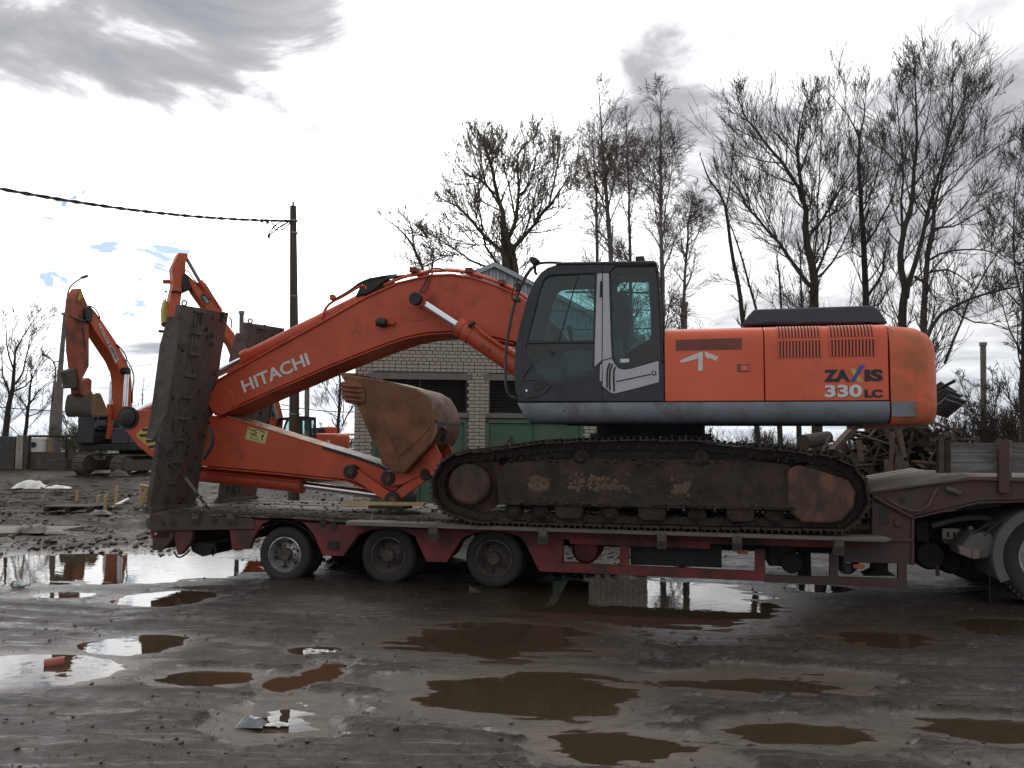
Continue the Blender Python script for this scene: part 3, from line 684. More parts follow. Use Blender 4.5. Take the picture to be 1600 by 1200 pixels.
def plate_px(pl, v, th, name, m, parent, bev=0, holes=(), base=V0):
    return G().prism(P(pl, v), v - th, v + .004, [P(h, v) for h in holes]).build(name, m, parent, bev)
plate_px([(1056, 531), (1159, 528), (1159, 546), (1056, 548)], V0, .003, 'brown_strip', 'decalbrown', d1)
plate_px([(1063, 563), (1095, 550), (1098, 549), (1098, 579), (1091, 579), (1091, 560), (1066, 567), (1063, 566)], V0, .003, 'white_mark', 'white', d1)
plate_px([(1101, 549), (1123, 558), (1118, 564), (1109, 559), (1107, 561), (1102, 556)], V0, .003, 'white_mark', 'white', d1)
lt = plate_px([(1152, 569), (1172, 569), (1172, 581), (1152, 581)], V0, .004, 'latch', 'decalbrown', d1)
plate_px([(1157, 570.5), (1171, 570.5), (1171, 579.5), (1157, 579.5)], V0, .007, 'latch_plate', 'body', lt)
G().disc(uz(1163, 575), .011, V0 - .014, V0, 12).build('latch_knob', 'silver', lt)
# lettering
FW = -.0
text_obj('letters', 'ZA', (1287, 596.8), (1328, 596.4), 20.5, V0 - .001, FM, 'decalblack', d2, bold=.055)
text_obj('letters', 'IS', (1351, 596.2), (1380, 596), 20.5, V0 - .001, FM, 'decalblack', d2, bold=.055)
plate_px([(1328, 597), (1335, 597), (1352, 570), (1344, 570.5)], V0, .004, 'blue_stroke', 'decalblue', d2)
plate_px([(1328, 576), (1336, 576), (1340, 585), (1336, 591)], V0, .003, 'yellow_stroke', 'decalyel', d2)
plate_px([(1336, 590), (1341, 583), (1348, 597), (1340, 597)], V0, .003, 'yellow_stroke', 'decalyel', d2)
text_obj('letters', '330', (1290, 621.6), (1348, 621.3), 21, V0 - .001, FM, 'decalblack', d2, bold=.055, depth=.002)
text_obj('letters', '330', (1289, 621), (1347.5, 620.6), 21, V0 - .002, FM, 'white', d2, bold=.04, depth=.003)
text_obj('letters', 'LC', (1351, 621.5), (1379, 621.4), 14, V0 - .001, FM, 'decalblack', d2, bold=.06)
# counterweight: plan outline (u, v) rounded at the near rear corner, soft top edge
uw0 = u_d + .008; uw1 = uz(1463, 580, .45)[0]; zw0 = uz(1440, 664)[1]; zw1 = uz(1400, 503)[1]
def cw_plan(ins):
    r = .42; o = []
    o.append((uw0, V0 - .01 + ins)); 
    for i in range(11): 
        a = rad(-90 + 90 * i / 10); o.append((uw1 - ins - r + r * math.cos(a), V0 - .01 + ins + r + r * math.sin(a)))
    for i in range(7):
        a = rad(90 * i / 6); o.append((uw1 - ins - r + r * math.cos(a), 2.95 - ins - r + r * math.sin(a)))
    o.append((uw0, 2.95 - ins)); return o
levels = [(zw0, .10), (zw0 + .02, .05), (zw0 + .09, .012), (zw0 + .22, 0), (zw1 - .34, 0), (zw1 - .20, .02), (zw1 - .10, .07), (zw1 - .035, .15), (zw1, .28)]
g = G(); rings = [[(u, v, z) for u, v in cw_plan(i)] for z, i in levels]; n = len(rings[0]); vs = [p for r in rings for p in r]
fs = [tuple(range(n - 1, -1, -1)), tuple(range((len(rings) - 1) * n, len(rings) * n))]
for k in range(len(rings) - 1):
    for i in range(n):
        j = (i + 1) % n; fs.append((k * n + i, k * n + j, (k + 1) * n + j, (k + 1) * n + i))
cwt = g.add(vs, fs).build('counterweight', 'cwt', EX, 0, 50)
G().prism([(uw0 + .002, zsk - .005), (uw0 + .26, zsk - .005), (uw0 + .22, zsk - .10), (uw0 + .26, zsk - .16), (uw0 + .16, zw0 + .09), (uw0 + .002, zw0 + .09)], V0 - .016, V0 + .05).build('skirt_end', 'skirt', cwt)
# hood
hp = P([(1160, 508), (1168, 494), (1178, 483), (1362, 477), (1374, 483), (1388, 505)], .5)
hd = G().prism(hp, .5, 2.3).build('engine_hood', 'hood', EX, .022)
for x0, x1 in ((1192, 1242), (1254, 1305), (1314, 1364)):
    G().prism(P([(x0, 504), (x0 + 2, 500), (x1 - 7, 498.5), (x1, 503)], .49), .488, .52).build('hood_rib', 'hood', hd, .006)
# ---- cab
def cp(l): return [(800 + x * .2334, 390 + y * .2333) for x, y in l]
VC = V0 - .005; VC1 = 1.10
outer = cp([(40, 1020), (22, 950), (14, 850), (15, 720), (28, 620), (48, 520), (78, 400), (110, 300), (150, 210), (190, 155), (235, 120), (290, 102), (605, 92), (962, 88), (975, 110), (988, 250), (1000, 400), (1010, 600), (1018, 800), (1020, 1020)])
w1 = cp([(98, 616), (145, 440), (190, 262), (212, 205), (240, 180), (275, 172), (556, 160), (548, 612)])
w2 = cp([(72, 868), (100, 825), (140, 775), (92, 700), (96, 632), (548, 626), (551, 826), (420, 862), (268, 906), (240, 900), (185, 874), (110, 868)])
w3 = cp([(655, 150), (690, 112), (958, 110), (972, 180), (985, 330), (996, 500), (1002, 735), (980, 745), (870, 775), (762, 803), (725, 795), (695, 765), (675, 720), (668, 640)])
cabp = G().prism(P(outer, VC), VC, VC + .07, [P(w1, VC), P(w2, VC), P(w3, VC)]).build('cab', 'cab', EX, .012)
far = G().prism(P(outer, VC), VC1 - .05, VC1, [P(w1, VC), P(w3, VC)]).build('far_side_panel', 'cab', cabp)
# glazing
G().prism(P(w1, VC), VC + .03, VC + .036).build('window', 'glass', cabp, smooth=0)
c2_ = cp([(150, 760), (200, 727), (310, 722), (345, 684), (400, 665), (520, 668), (536, 690), (538, 802), (290, 886), (250, 878), (200, 850), (150, 822)])
wn = G().prism(P(w2, VC), VC + .03, VC + .036).build('window', 'glass', cabp, smooth=0)
G().prism(P(w2, VC), VC + .022, VC + .029, [P(c2_, VC)]).build('window_border', 'seal', wn, smooth=0)
c3_ = cp([(672, 245), (690, 190), (705, 165), (805, 158), (830, 185), (855, 160), (905, 165), (915, 230), (925, 400), (930, 560), (920, 600), (800, 668), (760, 700), (720, 770), (700, 745), (680, 690), (676, 560)])
wn = G().prism(P(w3, VC), VC + .03, VC + .036).build('window', 'glass', cabp, smooth=0)
G().prism(P(w3, VC), VC + .022, VC + .029, [P(c3_, VC)]).build('window_border', 'seal', wn, smooth=0)
G().prism(P(w1, VC), VC1 - .03, VC1 - .026).build('far_window', 'glass', cabp, smooth=0)
G().prism(P(w3, VC), VC1 - .03, VC1 - .026).build('far_window', 'glass', cabp, smooth=0)
def barpx(pts, v, r, name, m, par, n=6): return G().tube([FM.p3(x, y, v) for x, y in pts], r, n).build(name, m, par)
barpx(cp([(443, 175), (312, 612)]), VC + .025, .008, 'window_divider', 'black', cabp)
def edge(l, name='window_seal'):
    pl = [FM.p3(x, y, VC + .018) for x, y in l]; G().tube(pl + [pl[0]], .011, 5).build(name, 'black', cabp)
edge(w1); edge(w3)
for y_ in (410, 535): barpx(cp([(200, y_), (560, y_)]), VC1 - .0, .008, 'guard_bar', 'black', cabp); barpx(cp([(660, y_ - 5), (985, y_ - 5)]), VC1 - .0, .008, 'guard_bar', 'black', cabp)
barpx(cp([(360, 285), (960, 290)]), VC1 - .01, .012, 'guard_bar', 'black', cabp)
# roof, windscreen, rear, floor
fr_edge = P(cp([(14, 850), (15, 720), (28, 620), (48, 520), (78, 400), (110, 300), (150, 210), (190, 155)]), VC)
G().strip(fr_edge, VC + .07, VC1 - .05, -.02).build('windscreen', 'glass', cabp)
top = P(cp([(190, 155), (235, 120), (290, 102), (605, 92), (962, 88), (972, 98)]), VC)
G().strip(top, VC + .06, VC1 - .04, -.05).build('roof', 'cab', cabp)
G().prism(P(cp([(290, 103), (300, 84), (600, 80), (950, 74), (966, 82), (972, 100)]), VC), VC - .012, VC1 + .01).build('roof_cap', 'cab', cabp, .015)
rr = P(cp([(975, 110), (988, 250), (1000, 400), (1010, 600), (1018, 800), (1020, 1020)]), VC)
G().prism([rr[3], rr[4], rr[5], (rr[5][0] - .05, rr[5][1]), (rr[4][0] - .05, rr[4][1]), (rr[3][0] - .05, rr[3][1])], VC + .07, VC1 - .05).build('rear_panel', 'cab', cabp)
lo = P(cp([(40, 1020), (1020, 1020)]), VC)
G().bx(lo[0][0], lo[1][0], VC + .07, VC1 - .05, lo[0][1], lo[0][1] + .06).build('cab_floor', 'cab', cabp)
fl = P(cp([(40, 1020), (22, 950), (14, 850)]), VC)
G().strip(fl, VC + .07, VC1 - .05, -.04).build('front_panel', 'cab', cabp)
G().bx(lo[0][0] - .01, lo[0][0] + .12, VC1, 1.32, lo[0][1] - .1, lo[0][1] + .7).build('inner_panel', 'dark', EX)
# silver door pillar and lower trim
def trim(l, name, m, th=.012, par=cabp, bev=.004): return plate_px(cp(l), VC, th, name, m, par, bev)
trim([(571, 163), (603, 160), (601, 742), (553, 786), (556, 620)], 'pillar_trim', 'silver')
trim([(609, 160), (648, 160), (652, 300), (660, 560), (668, 724), (606, 741)], 'pillar_trim', 'silver')
lowtrim = trim([(606, 747), (668, 732), (690, 772), (715, 797), (750, 806), (800, 798), (981, 746), (985, 888), (850, 925), (690, 965), (662, 960), (606, 914)], 'door_trim', 'silver')
for l in ([(655, 760), (640, 800), (636, 860), (637, 925)], [(672, 765), (657, 805), (653, 870), (655, 942)], [(690, 785), (682, 815), (681, 870), (684, 950)]):
    G().tube([FM.p3(x, y, VC - .012) for x, y in cp(l)], .011, 6).build('trim_groove', 'black', lowtrim)
G().tube([FM.p3(x, y, VC - .013) for x, y in cp([(697, 884), (930, 835)])], .007, 5).build('trim_groove', 'black', lowtrim)
c = FM.uz(*cp([(951, 827)])[0], VC); G().disc(c, .027, VC - .02, VC, 18).build('door_lock', 'pin', lowtrim); G().disc(c, .016, VC - .024, VC, 14).build('lock_face', 'silver', lowtrim)
G().tube([FM.p3(x, y, VC - .001) for x, y in cp([(604, 95), (604, 1018)])], .005, 4).build('door_seam', 'black', cabp)
for y0, y1 in ((213, 318), (770, 882)):
    h0, h1 = [FM.p3(x, y, VC - .015) for x, y in cp([(597, y0), (594, y1)])]
    h = G().tube([h0, h1], .013, 8).build('hinge', 'silver' if y0 > 500 else 'black', cabp)
trim([(606, 118), (655, 112), (690, 110), (650, 156), (606, 157)], 'pillar_cap', 'cab', .008)
sw = cp([(66, 872), (185, 874), (230, 890), (262, 912), (225, 955), (160, 985), (95, 998), (70, 985), (56, 940)])
G().prism(P(sw, VC), VC - .008, VC + .01).build('foot_trim', 'cab', cabp, .006)
G().tube([FM.p3(x, y, VC - .008) for x, y in sw + sw[:1]], .007, 5).build('trim_line', 'cab', cabp)
trim([(150, 905), (165, 890), (235, 895), (225, 925), (190, 945), (155, 948)], 'door_handle', 'black', .016)
G().disc(FM.uz(*cp([(99, 945)])[0], VC), .013, VC - .02, VC, 12).build('key_lock', 'chrome', cabp)
for x, y in ((318, 985), (240, 150), (266, 690)): G().disc(FM.uz(*cp([(x, y)])[0], VC), .026, VC - .012, VC, 14).build('cap_plug', 'black' if y > 600 and y < 800 else 'cab', cabp)
trim([(724, 732), (783, 730), (784, 755), (724, 758)], 'white_tag', 'plastic', -.014)
# interior: seat, console, blind
i0 = FM.uz(*cp([(700, 620)])[0], .6)
st_ = G().prism([(i0[0] - .02, 2.85), (i0[0] + .14, 2.85), (i0[0] + .20, 3.2), (i0[0] + .16, 3.5), (i0[0] + .08, 3.58), (i0[0] + .01, 3.5), (i0[0] + .03, 3.2)], .36, .86).build('seat', 'seat', EX, .04)
G().bx(i0[0] - .52, i0[0] + .1, .36, .86, 2.72, 2.87).build('seat_cushion', 'seat', st_, .04)
G().bx(i0[0] - .35, i0[0] + .1, .40, .80, 2.3, 2.72).build('seat_base', 'console', st_, .02)
G().bx(i0[0] - .55, i0[0] + .1, .19, .33, 2.5, 2.95).build('console', 'console', EX, .03)
G().tube([(i0[0] - .5, .26, 2.95), (i0[0] - .53, .26, 3.12)], [.02, .03], 8).build('joystick', 'black', EX)
G().bx(i0[0] - .92, i0[0] - .62, .3, .9, 2.3, 2.62).build('pedal_box', 'console', EX, .03)
# roof things: beacon-like mirror, vents, rails
for l, r in (([(930, 72), (885, 70)], .012),):
    p = [FM.p3(x, y, .5) for x, y in cp([(832, 78), (890, 76)])]; G().box((p[0] + p[1]) / 2, (p[1].x - p[0].x, .3, .06)).build('roof_hatch', 'black', cabp, .01)
p = FM.p3(*cp([(745, 78)])[0], .4); G().tube([p + Vector((-.03, 0, -.02)), p + Vector((-.02, 0, .02)), p + Vector((.02, 0, .02)), p + Vector((.03, 0, -.02))], .007, 5).build('roof_eye', 'black', cabp)
hr = cp([(42, 1000), (-18, 985), (-40, 930), (-45, 840), (-42, 700), (-30, 590), (0, 430), (22, 350), (50, 270), (80, 205), (120, 140), (160, 100), (210, 86), (330, 88)])
G().tube([FM.p3(x, y, VC + .03) for x, y in smooth_path(hr, 2)], .017, 8).build('handrail', 'cab', EX)
G().tube([FM.p3(x, y, VC + .04) for x, y in smooth_path(cp([(20, 350), (-2, 330), (0, 290), (20, 235), (45, 190)]), 1)], .009, 6).build('mirror_bracket', 'black', EX)
g = G().tube([FM.p3(x, y, VC + .03) for x, y in cp([(30, 345), (66, 230), (90, 170), (130, 118)])], .011, 6); g.build('mirror_stay', 'black', EX)
p = FM.p3(*cp([(40, 250)])[0], VC + .03); G().box(p, (.05, .06, .10)).build('clamp', 'black', EX, .01)
p = FM.p3(*cp([(34, 338)])[0], VC + .03); G().box(p, (.09, .06, .05)).build('clamp', 'black', EX, .01)
ml = cp([(118, 62), (135, 54), (160, 56), (188, 75), (184, 88), (158, 102), (140, 105), (128, 90)])
G().prism(P(ml, VC + .05), VC - .01, VC + .10).build('work_lamp', 'pin', EX, .02)
G().tube([FM.p3(x, y, VC + .05) for x, y in cp([(155, 100), (155, 150), (165, 170)])], .018, 6).build('lamp_stalk', 'black', EX)
# ---- boom
btop = [(331, 612), (339, 596), (420, 550), (502, 505), (571, 466), (622, 443), (640, 437), (673, 431), (707, 430), (740, 435), (773, 446), (807, 460), (840, 480), (880, 520), (912, 570), (915, 600), (895, 612), (870, 600), (850, 575), (825, 548), (804, 534), (773, 527), (740, 520), (707, 517.5), (673, 519), (660, 521), (635, 526), (604, 536), (565, 551), (507, 574), (440, 603), (372, 633), (361, 640), (345, 649), (335, 649), (330, 638)]
bo = P(btop, VB0)
boom = G().prism(bo, VB0, VB1).build('boom', 'boom', EX, .012)
hub = FM.uz(346, 626, VB0); G().disc(hub, .20, VB0 - .02, VB1 + .02, 30).build('boom_tip_hub', 'boom', boom, .01)
G().strip(P([(339, 594), (420, 548), (502, 503), (571, 464), (622, 441), (673, 429), (707, 428), (740, 433), (773, 444), (807, 458)], VB0), VB0 - .03, VB1 + .03, -.025).build('boom_top_plate', 'boom', boom, .006)
bl = [(339, 650), (372, 635), (440, 605), (507, 576), (565, 553), (604, 538), (635, 528), (660, 523), (673, 521), (707, 519.5), (740, 522), (773, 529), (804, 536)]
G().strip(P(bl, VB0), VB0 - .025, VB1 + .025, -.02).build('boom_bottom_plate', 'boom', boom, .006)
def pxline(l, v, r, name, m, par=boom, n=8, it=1): return G().tube([FM.p3(x, y, v) for x, y in (smooth_path(l, it) if it else l)], r, n).build(name, m, par)
tops = [(600, 446), (622, 436), (645, 429), (673, 424), (707, 422), (740, 428), (773, 439), (807, 454), (826, 468)]
for k, vv in enumerate((1.42, 1.52, 1.75, 1.85)): pxline([(x, y - (k % 2) * 1.5) for x, y in tops], vv, .022, 'hydraulic_pipe', 'boom')
for x, y in ((655, 427), (740, 428), (790, 446)):
    p = FM.p3(x, y, 1.63); G().box(p, (.10, .58, .07)).build('pipe_clamp', 'decalbrown', boom, .01)
pxline([(590, 446), (600, 437), (618, 432), (650, 430), (668, 424)], 1.45, .020, 'hose', 'black')
pxline([(665, 430), (672, 421), (685, 418), (697, 424)], 1.4, .010, 'hose', 'black')
pxline([(668, 433), (660, 450), (652, 462)], VB0 - .03, .009, 'hose', 'black')
pxline([(672, 432), (668, 450), (658, 461)], VB0 - .03, .007, 'hose', 'black')
# arm cylinder on top of the boom
vA = 1.63
b0, b1 = FM.p3(382, 562, vA), FM.p3(574, 467, vA); dd = (b1 - b0).normalized()
br = G().tube([b0, b0 + dd * .10, b0 + dd * .101, b1], [.135, .135, .115, .115], 20).build('arm_cylinder', 'boom', EX)
G().tube([b0 - dd * 2.05, b0 + dd * .05], .06, 16).build('cylinder_rod', 'chrome', br)
G().tube([b0 - dd * .015, b0 + dd * .02], .10, 16).build('cylinder_gland', 'pin', br)
pxline([(503, 497), (508, 483), (516, 473), (540, 461), (562, 447), (570, 446), (573, 452)], vA - .13, .020, 'hydraulic_pipe', 'boom', br)
pxline([(524, 468), (545, 456), (566, 440), (590, 434), (620, 430)], vA - .13, .022, 'hose', 'black', br)
p = FM.p3(520, 465, vA - .13); G().box(p, (.06, .10, .08)).build('pipe_clamp', 'boom', br, .01)
g = G().prism(P([(560, 466), (567, 452), (574, 443), (582, 436), (600, 436), (616, 440), (600, 450), (580, 462)], vA), vA - .14, vA + .14)
g.build('cylinder_bracket', 'pin', boom, .02)
# boom cylinders on both sides
for vv in (1.18, 2.10):
    pn = FM.p3(654, 469, 1.18); q0 = FM.p3(716, 509, 1.18); q1 = FM.p3(848, 600, 1.18)
    sh = Vector((0, vv - 1.18, 0)); pn, q0, q1 = pn + sh, q0 + sh, q1 + sh; d_ = (q1 - q0).normalized()
    br2 = G().tube([q0, q0 + d_ * .09, q0 + d_ * .091, q0 + d_ * .22, q0 + d_ * .221, q1], [.135, .135, .125, .14, .128, .128], 22).build('boom_cylinder', 'boom', EX)
    G().tube([pn + d_ * .02, q0 + d_ * .05], .058, 18).build('cylinder_rod', 'chrome', br2)
    G().disc((pn.x + .03, pn.z - .01), .095, vv - .09, vv + .09, 22).build('rod_eye', 'boom', br2)
    e0, e1 = (vv - .16, VB0 + .02) if vv < 1.5 else (VB1 - .02, vv + .16)
    G().disc((pn.x, pn.z), .088, e0, e1, 20).build('pin_cap', 'pin', boom, .008)
    if vv < 1.5:
        G().tube([FM.p3(x, y, vv - .12) for x, y in smooth_path([(736, 506), (744, 510), (756, 522), (775, 536), (800, 551), (840, 580)], 1)], .024, 8).build('hydraulic_pipe', 'boom', br2)
        G().tube([FM.p3(x, y, vv - .13) for x, y in [(732, 509), (742, 504)]], .03, 8).build('pipe_fitting', 'pin', br2)
        for x, y in ((754, 540), (764, 546)): G().disc(FM.uz(x, y, vv - .13), .028, vv - .135, vv - .11, 8).build('paint_chip', 'decalbrown', br2)
G().prism(P([(626, 466), (632, 460), (652, 457), (672, 465), (674, 480), (664, 500), (640, 502), (628, 490)], VB0), VB0 - .006, VB0 + .01).build('boom_boss_plate', 'boom', boom, .004)
p = FM.p3(597, 504, VB0 - .06); G().tube([p + Vector((-.08, 0, .0)), p + Vector((-.03, 0, .005)), p + Vector((.05, 0, -.01)), p + Vector((.07, 0, -.01))], [.05, .065, .06, .04], 12).build('side_lamp', 'pin', boom)
p2_ = FM.p3(610, 505, VB0 - .02); G().box(p2_, (.14, .05, .04)).build('lamp_bracket', 'boom', boom, .008)
text_obj('letters', 'HITACHI', (382, 614), (485, 569.5), 19, VB0 - .002, FM, 'white', boom, bold=.02)
# ---- arm
VR0, VR1 = 1.38, 1.86
ar = P([(190, 648), (196, 641), (245, 640), (355, 652), (502, 697), (596, 726), (622, 748), (622, 764), (608, 773), (590, 769), (544, 750), (430, 738), (319, 728), (262, 729), (240, 717), (215, 697), (192, 668)], VR0)
arm = G().prism(ar, VR0, VR1).build('arm', 'boom', EX, .012)
G().strip(P([(355, 650), (430, 673.5), (505, 696.5)], VR0), VR0 - .01, VR1 + .01, -.012).build('arm_top_lit_strip', 'armtop', arm)  # thin sheet carrying the painted skylight along the arm top
G().strip(P([(505, 696.5), (560, 713), (596, 726), (606, 733)], VR0), VR0 - .02, VR1 + .02, -.04).build('arm_wear_plate', 'pin', arm)
G().strip(P([(319, 729), (430, 739), (544, 751), (590, 770)], VR0), VR0 - .02, VR1 + .02, -.018).build('arm_bottom_plate', 'boom', arm)
c = FM.uz(201, 653, VR0); G().lathe([(0, VR0 - .05), (.10, VR0 - .05), (.13, VR0 - .03), (.13, VR0 + .01), (.17, VR0 + .01), (.17, VR0 - .012), (0, VR0 - .012)], c, 24).build('arm_pin', 'pin', arm)
chv = P([(220, 671), (236, 664), (247, 668), (247, 700), (236, 702), (216, 684), (213, 680)], VR0)
cvp = G().prism(chv, VR0 - .004, VR0 + .01).build('warning_plate', 'decalyel', arm)
for k in range(4):
    y0 = 669 + k * 9.0; x0 = 221 if k < 2 else 223 + (k - 1) * 4
    G().prism(P([(x0 - 5 * (k == 1), y0 + 1), (247, y0 - 2), (247, y0 + 2.4), (x0 - 3 * (k == 1) + 3, y0 + 5)], VR0), VR0 - .007, VR0 + .01).build('warning_stripe', 'decalblack', cvp)
stk = G().prism(P([(388, 667), (419, 674), (414, 694), (383, 686)], VR0), VR0 - .004, VR0 + .01).build('warning_sticker', 'sticker', arm)
tri = [(391, 684), (404, 688), (399, 673)]
G().tube([FM.p3(x, y, VR0 - .005) for x, y in tri + tri[:1]], .005, 4).build('warning_triangle', 'decalblack', stk)
for l in ([(388, 670), (396, 673), (404, 671)], [(396, 677), (400, 683)], [(405, 672), (414, 676)], [(409, 680), (409, 687)], [(390, 676), (397, 679), (402, 675)]):
    G().tube([FM.p3(x, y, VR0 - .005) for x, y in l], .006, 4).build('warning_print', 'decalblack', stk)
text_obj('letters', '!', (408, 688), (410.5, 688.6), 9, VR0 - .004, FM, 'decalblack', stk)
# bucket cylinder under the arm
vB = 1.62
q0, q1 = FM.p3(318, 741, vB), FM.p3(474, 758, vB); d_ = (q1 - q0).normalized(); e1 = FM.p3(612, 776, vB)
bc = G().tube([q0 - d_ * .4, q0, q1 - d_ * .12, q1 - d_ * .119, q1], [.10, .11, .11, .125, .125], 20).build('bucket_cylinder', 'boom', EX)
G().tube([q1 - d_ * .05, e1], .055, 16).build('cylinder_rod', 'chrome', bc)
G().tube([FM.p3(x, y, vB - .13) for x, y in [(330, 738), (400, 745), (462, 752), (470, 756)]], .018, 6).build('hydraulic_pipe', 'boom', bc)
# linkage
def link(p0, p1, w, v0, v1, name, m):
    a, b = Vector(FM.uz(*p0, v0)), Vector(FM.uz(*p1, v0)); d = (b - a).normalized(); n = Vector((-d.y, d.x)) * w
    pl = [a + n + d * 0, b + n, b + n * .7 + d * w * .7, b + d * w, b - n * .7 + d * w * .7, b - n, a - n, a - n * .7 - d * w * .7, a - d * w, a + n * .7 - d * w * .7]
    return G().prism([tuple(x) for x in pl], v0, v1).build(name, m, EX, .008)
for v0_, v1_ in ((1.28, 1.36), (1.88, 1.96)):
    link((550, 738), (610, 779), .07, v0_, v1_, 'link_arm', 'boom')
    link((614, 780), (664, 742), .065, v0_ + .0, v1_ + .0, 'bucket_link', 'boom')
for x, y, r in ((548, 737, .095), (607, 747, .10), (614, 781, .11)): 
    pn_ = G().disc(FM.uz(x, y, 1.28), r, 1.235, 2.0, 22).build('linkage_pin', 'pin', EX, .012)
    G().disc(FM.uz(x, y, 1.24), r * .45, 1.215, 1.24, 12).build('pin_bolt', 'rustcap', pn_)
c = FM.uz(665, 741, 1.28); G().disc(c, .085, 1.26, 2.0, 20).build('linkage_pin', 'pin', EX, .01)
# ---- bucket
VK0, VK1 = 1.08, 2.20
side = [(532, 586), (545, 587), (572, 590), (602, 595), (625, 602), (650, 608), (667, 618), (677, 634), (683, 656), (681, 677), (673, 693), (656, 712), (631, 740), (612, 737), (597, 725), (589, 700), (579, 683), (566, 652), (557, 632), (548, 612)]
bs = P(side, VK0)
bk = G().prism(bs, VK0, VK0 + .035).build('bucket', 'bucket', EX, .012)
G().prism(bs, VK1 - .035, VK1).build('bucket_side', 'bucket', bk, .012)
G().strip(P([(540, 586), (572, 589.5), (602, 594.5), (625, 601), (650, 607), (667, 617), (677.5, 634), (684, 656), (682, 677), (674, 694)], VK0), VK0 - .004, VK1 + .004, -.03).build('bucket_shell', 'bucketback', bk)
G().strip(P([(674, 694), (656, 713), (631, 741)], VK0), VK0 + .01, VK1 - .01, -.03).build('bucket_heel', 'bucket', bk)
G().strip(P([(683, 655), (684.5, 661)], VK0), VK0 - .006, VK1 + .006, -.036).build('bucket_seam', 'pin', bk)
for l in ([(581, 610), (600, 655), (622, 715), (629, 738)], [(622, 714), (650, 690), (671, 668)]):
    G().tube([FM.p3(x, y, VK0) for x, y in l], .012, 6).build('weld_rib', 'bucket', bk)
sc_ = G().prism(P([(534, 597), (546, 596), (566, 600), (572, 612), (571, 630), (556, 633), (541, 629), (535, 615)], VK0), VK0 - .035, VK0 + .01).build('side_cutter', 'bucket', bk, .012)
for k in range(4):
    y = 602 + k * 7.5; x0 = 534 + k * 2.2
    G().tube([FM.p3(x0, y, VK0 - .035), FM.p3(x0 + 16, y + 1.5, VK0 - .045), FM.p3(568, y + 3, VK0 - .03)], [.018, .026, .015], 7).build('cutter_rib', 'bucket', sc_)
for k in range(5):
    v = VK0 + .06 + k * (VK1 - VK0 - .12) / 4
    b = Vector(FM.uz(553, 588.5, VK0)); t = Vector(FM.uz(529, 583.5, VK0)); n_ = Vector((-(t - b).y, (t - b).x)).normalized()
    g = G(); g.add([(b.x + n_.x * .05, v - .05, b.y + n_.y * .05), (b.x + n_.x * .05, v + .05, b.y + n_.y * .05), (b.x - n_.x * .05, v - .05, b.y - n_.y * .05), (b.x - n_.x * .05, v + .05, b.y - n_.y * .05),
        (t.x + n_.x * .012, v - .035, t.y + n_.y * .012), (t.x + n_.x * .012, v + .035, t.y + n_.y * .012), (t.x - n_.x * .012, v - .035, t.y - n_.y * .012), (t.x - n_.x * .012, v + .035, t.y - n_.y * .012)],
        [(0, 1, 3, 2), (4, 6, 7, 5), (0, 4, 5, 1), (2, 3, 7, 6), (0, 2, 6, 4), (1, 5, 7, 3)])
    g.build('bucket_tooth', 'bucket', bk, .008)
ear = P([(604, 752), (600, 744), (612, 737), (640, 735), (668, 702), (679, 690), (690, 712), (690, 732), (676, 744), (655, 745), (630, 757), (612, 760)], 1.30)
for v in (1.26, 1.92): G().prism(ear, v, v + .06).build('bucket_ear', 'boom', bk, .01)
G().tube([FM.p3(x, y, 1.3) for x, y in smooth_path([(684, 712), (676, 705), (670, 690), (678, 676), (690, 668), (697, 672), (690, 690)], 1)], .03, 8).build('lifting_eye', 'pin', bk)
# ================================================================ LOW TRAILER
TR = thing('low_trailer', 'mud-caked dark red low loader trailer carrying the big orange excavator', 'trailer', FM, (-.5, 1.6, 0))
VT = .35; VF = 2.86
def zd(u): return .785 - .0085 * (u + 2)
beam = [(234, 802), (395, 809), (545, 817), (1362, 846), (1362, 858), (880, 843), (880, 890), (842, 893), (820, 848), (812, 839), (790, 832), (765, 830), (742, 833), (722, 841), (698, 879), (666, 878), (648, 838), (630, 829), (606, 825.5), (580, 828), (560, 836), (536, 869), (504, 869), (490, 836), (476, 819), (455, 811), (430, 811), (410, 819), (398, 836), (390, 858), (362, 859), (358, 826), (270, 829), (262, 842), (236, 842)]
bp = P(beam, VT)
for v0, v1 in ((VT, VT + .07), (VF - .07, VF)):
    G().prism(bp, v0, v1).build('side_beam', 'red' if v0 < 1 else 'mudred', TR, .008)
# muddy rear end of the beam: outer wear plate with sockets
sb = G().prism(P([(235, 803), (395, 810), (400, 826), (392, 827), (270, 829), (236, 830)], VT), VT - .02, VT + .01).build('rear_side_plate', 'mudred', TR, .008)
for x, y, w_, h_ in ((256, 817, 9, 4), (272, 816, 12, 6), (336, 812, 12, 7)): G().disc(FM.uz(x, y, VT), .045 if w_ > 9 else .03, VT - .028, VT, 14).build('lashing_hole', 'black', sb)
for x in (308, 363):
    c = FM.uz(x, 808, VT); b = G().box((c[0], VT - .03, c[1] - .02), (.10, .05, .13)).build('stake_pocket', 'mudsteel', TR, .008); G().box((c[0], VT - .057, c[1] - .045), (.08, .01, .05)).build('pocket_slot', 'black', b)
for x, y in ((505, 817), (521, 822)): G().disc(FM.uz(x, y, VT), .05, VT - .012, VT + .01, 10).build('lashing_hole', 'black', TR)
rear = G().prism(P([(238, 830), (270, 829), (270, 842), (256, 858), (238, 860)], VT), VT, VF).build('rear_bumper', 'mudred', TR, .01)
c = FM.uz(236, 818, VT); G().disc((c[0] - .02, c[1]), .085, VT + .02, VT + .4, 20).build('ramp_hinge', 'mudsteel', TR, .01)
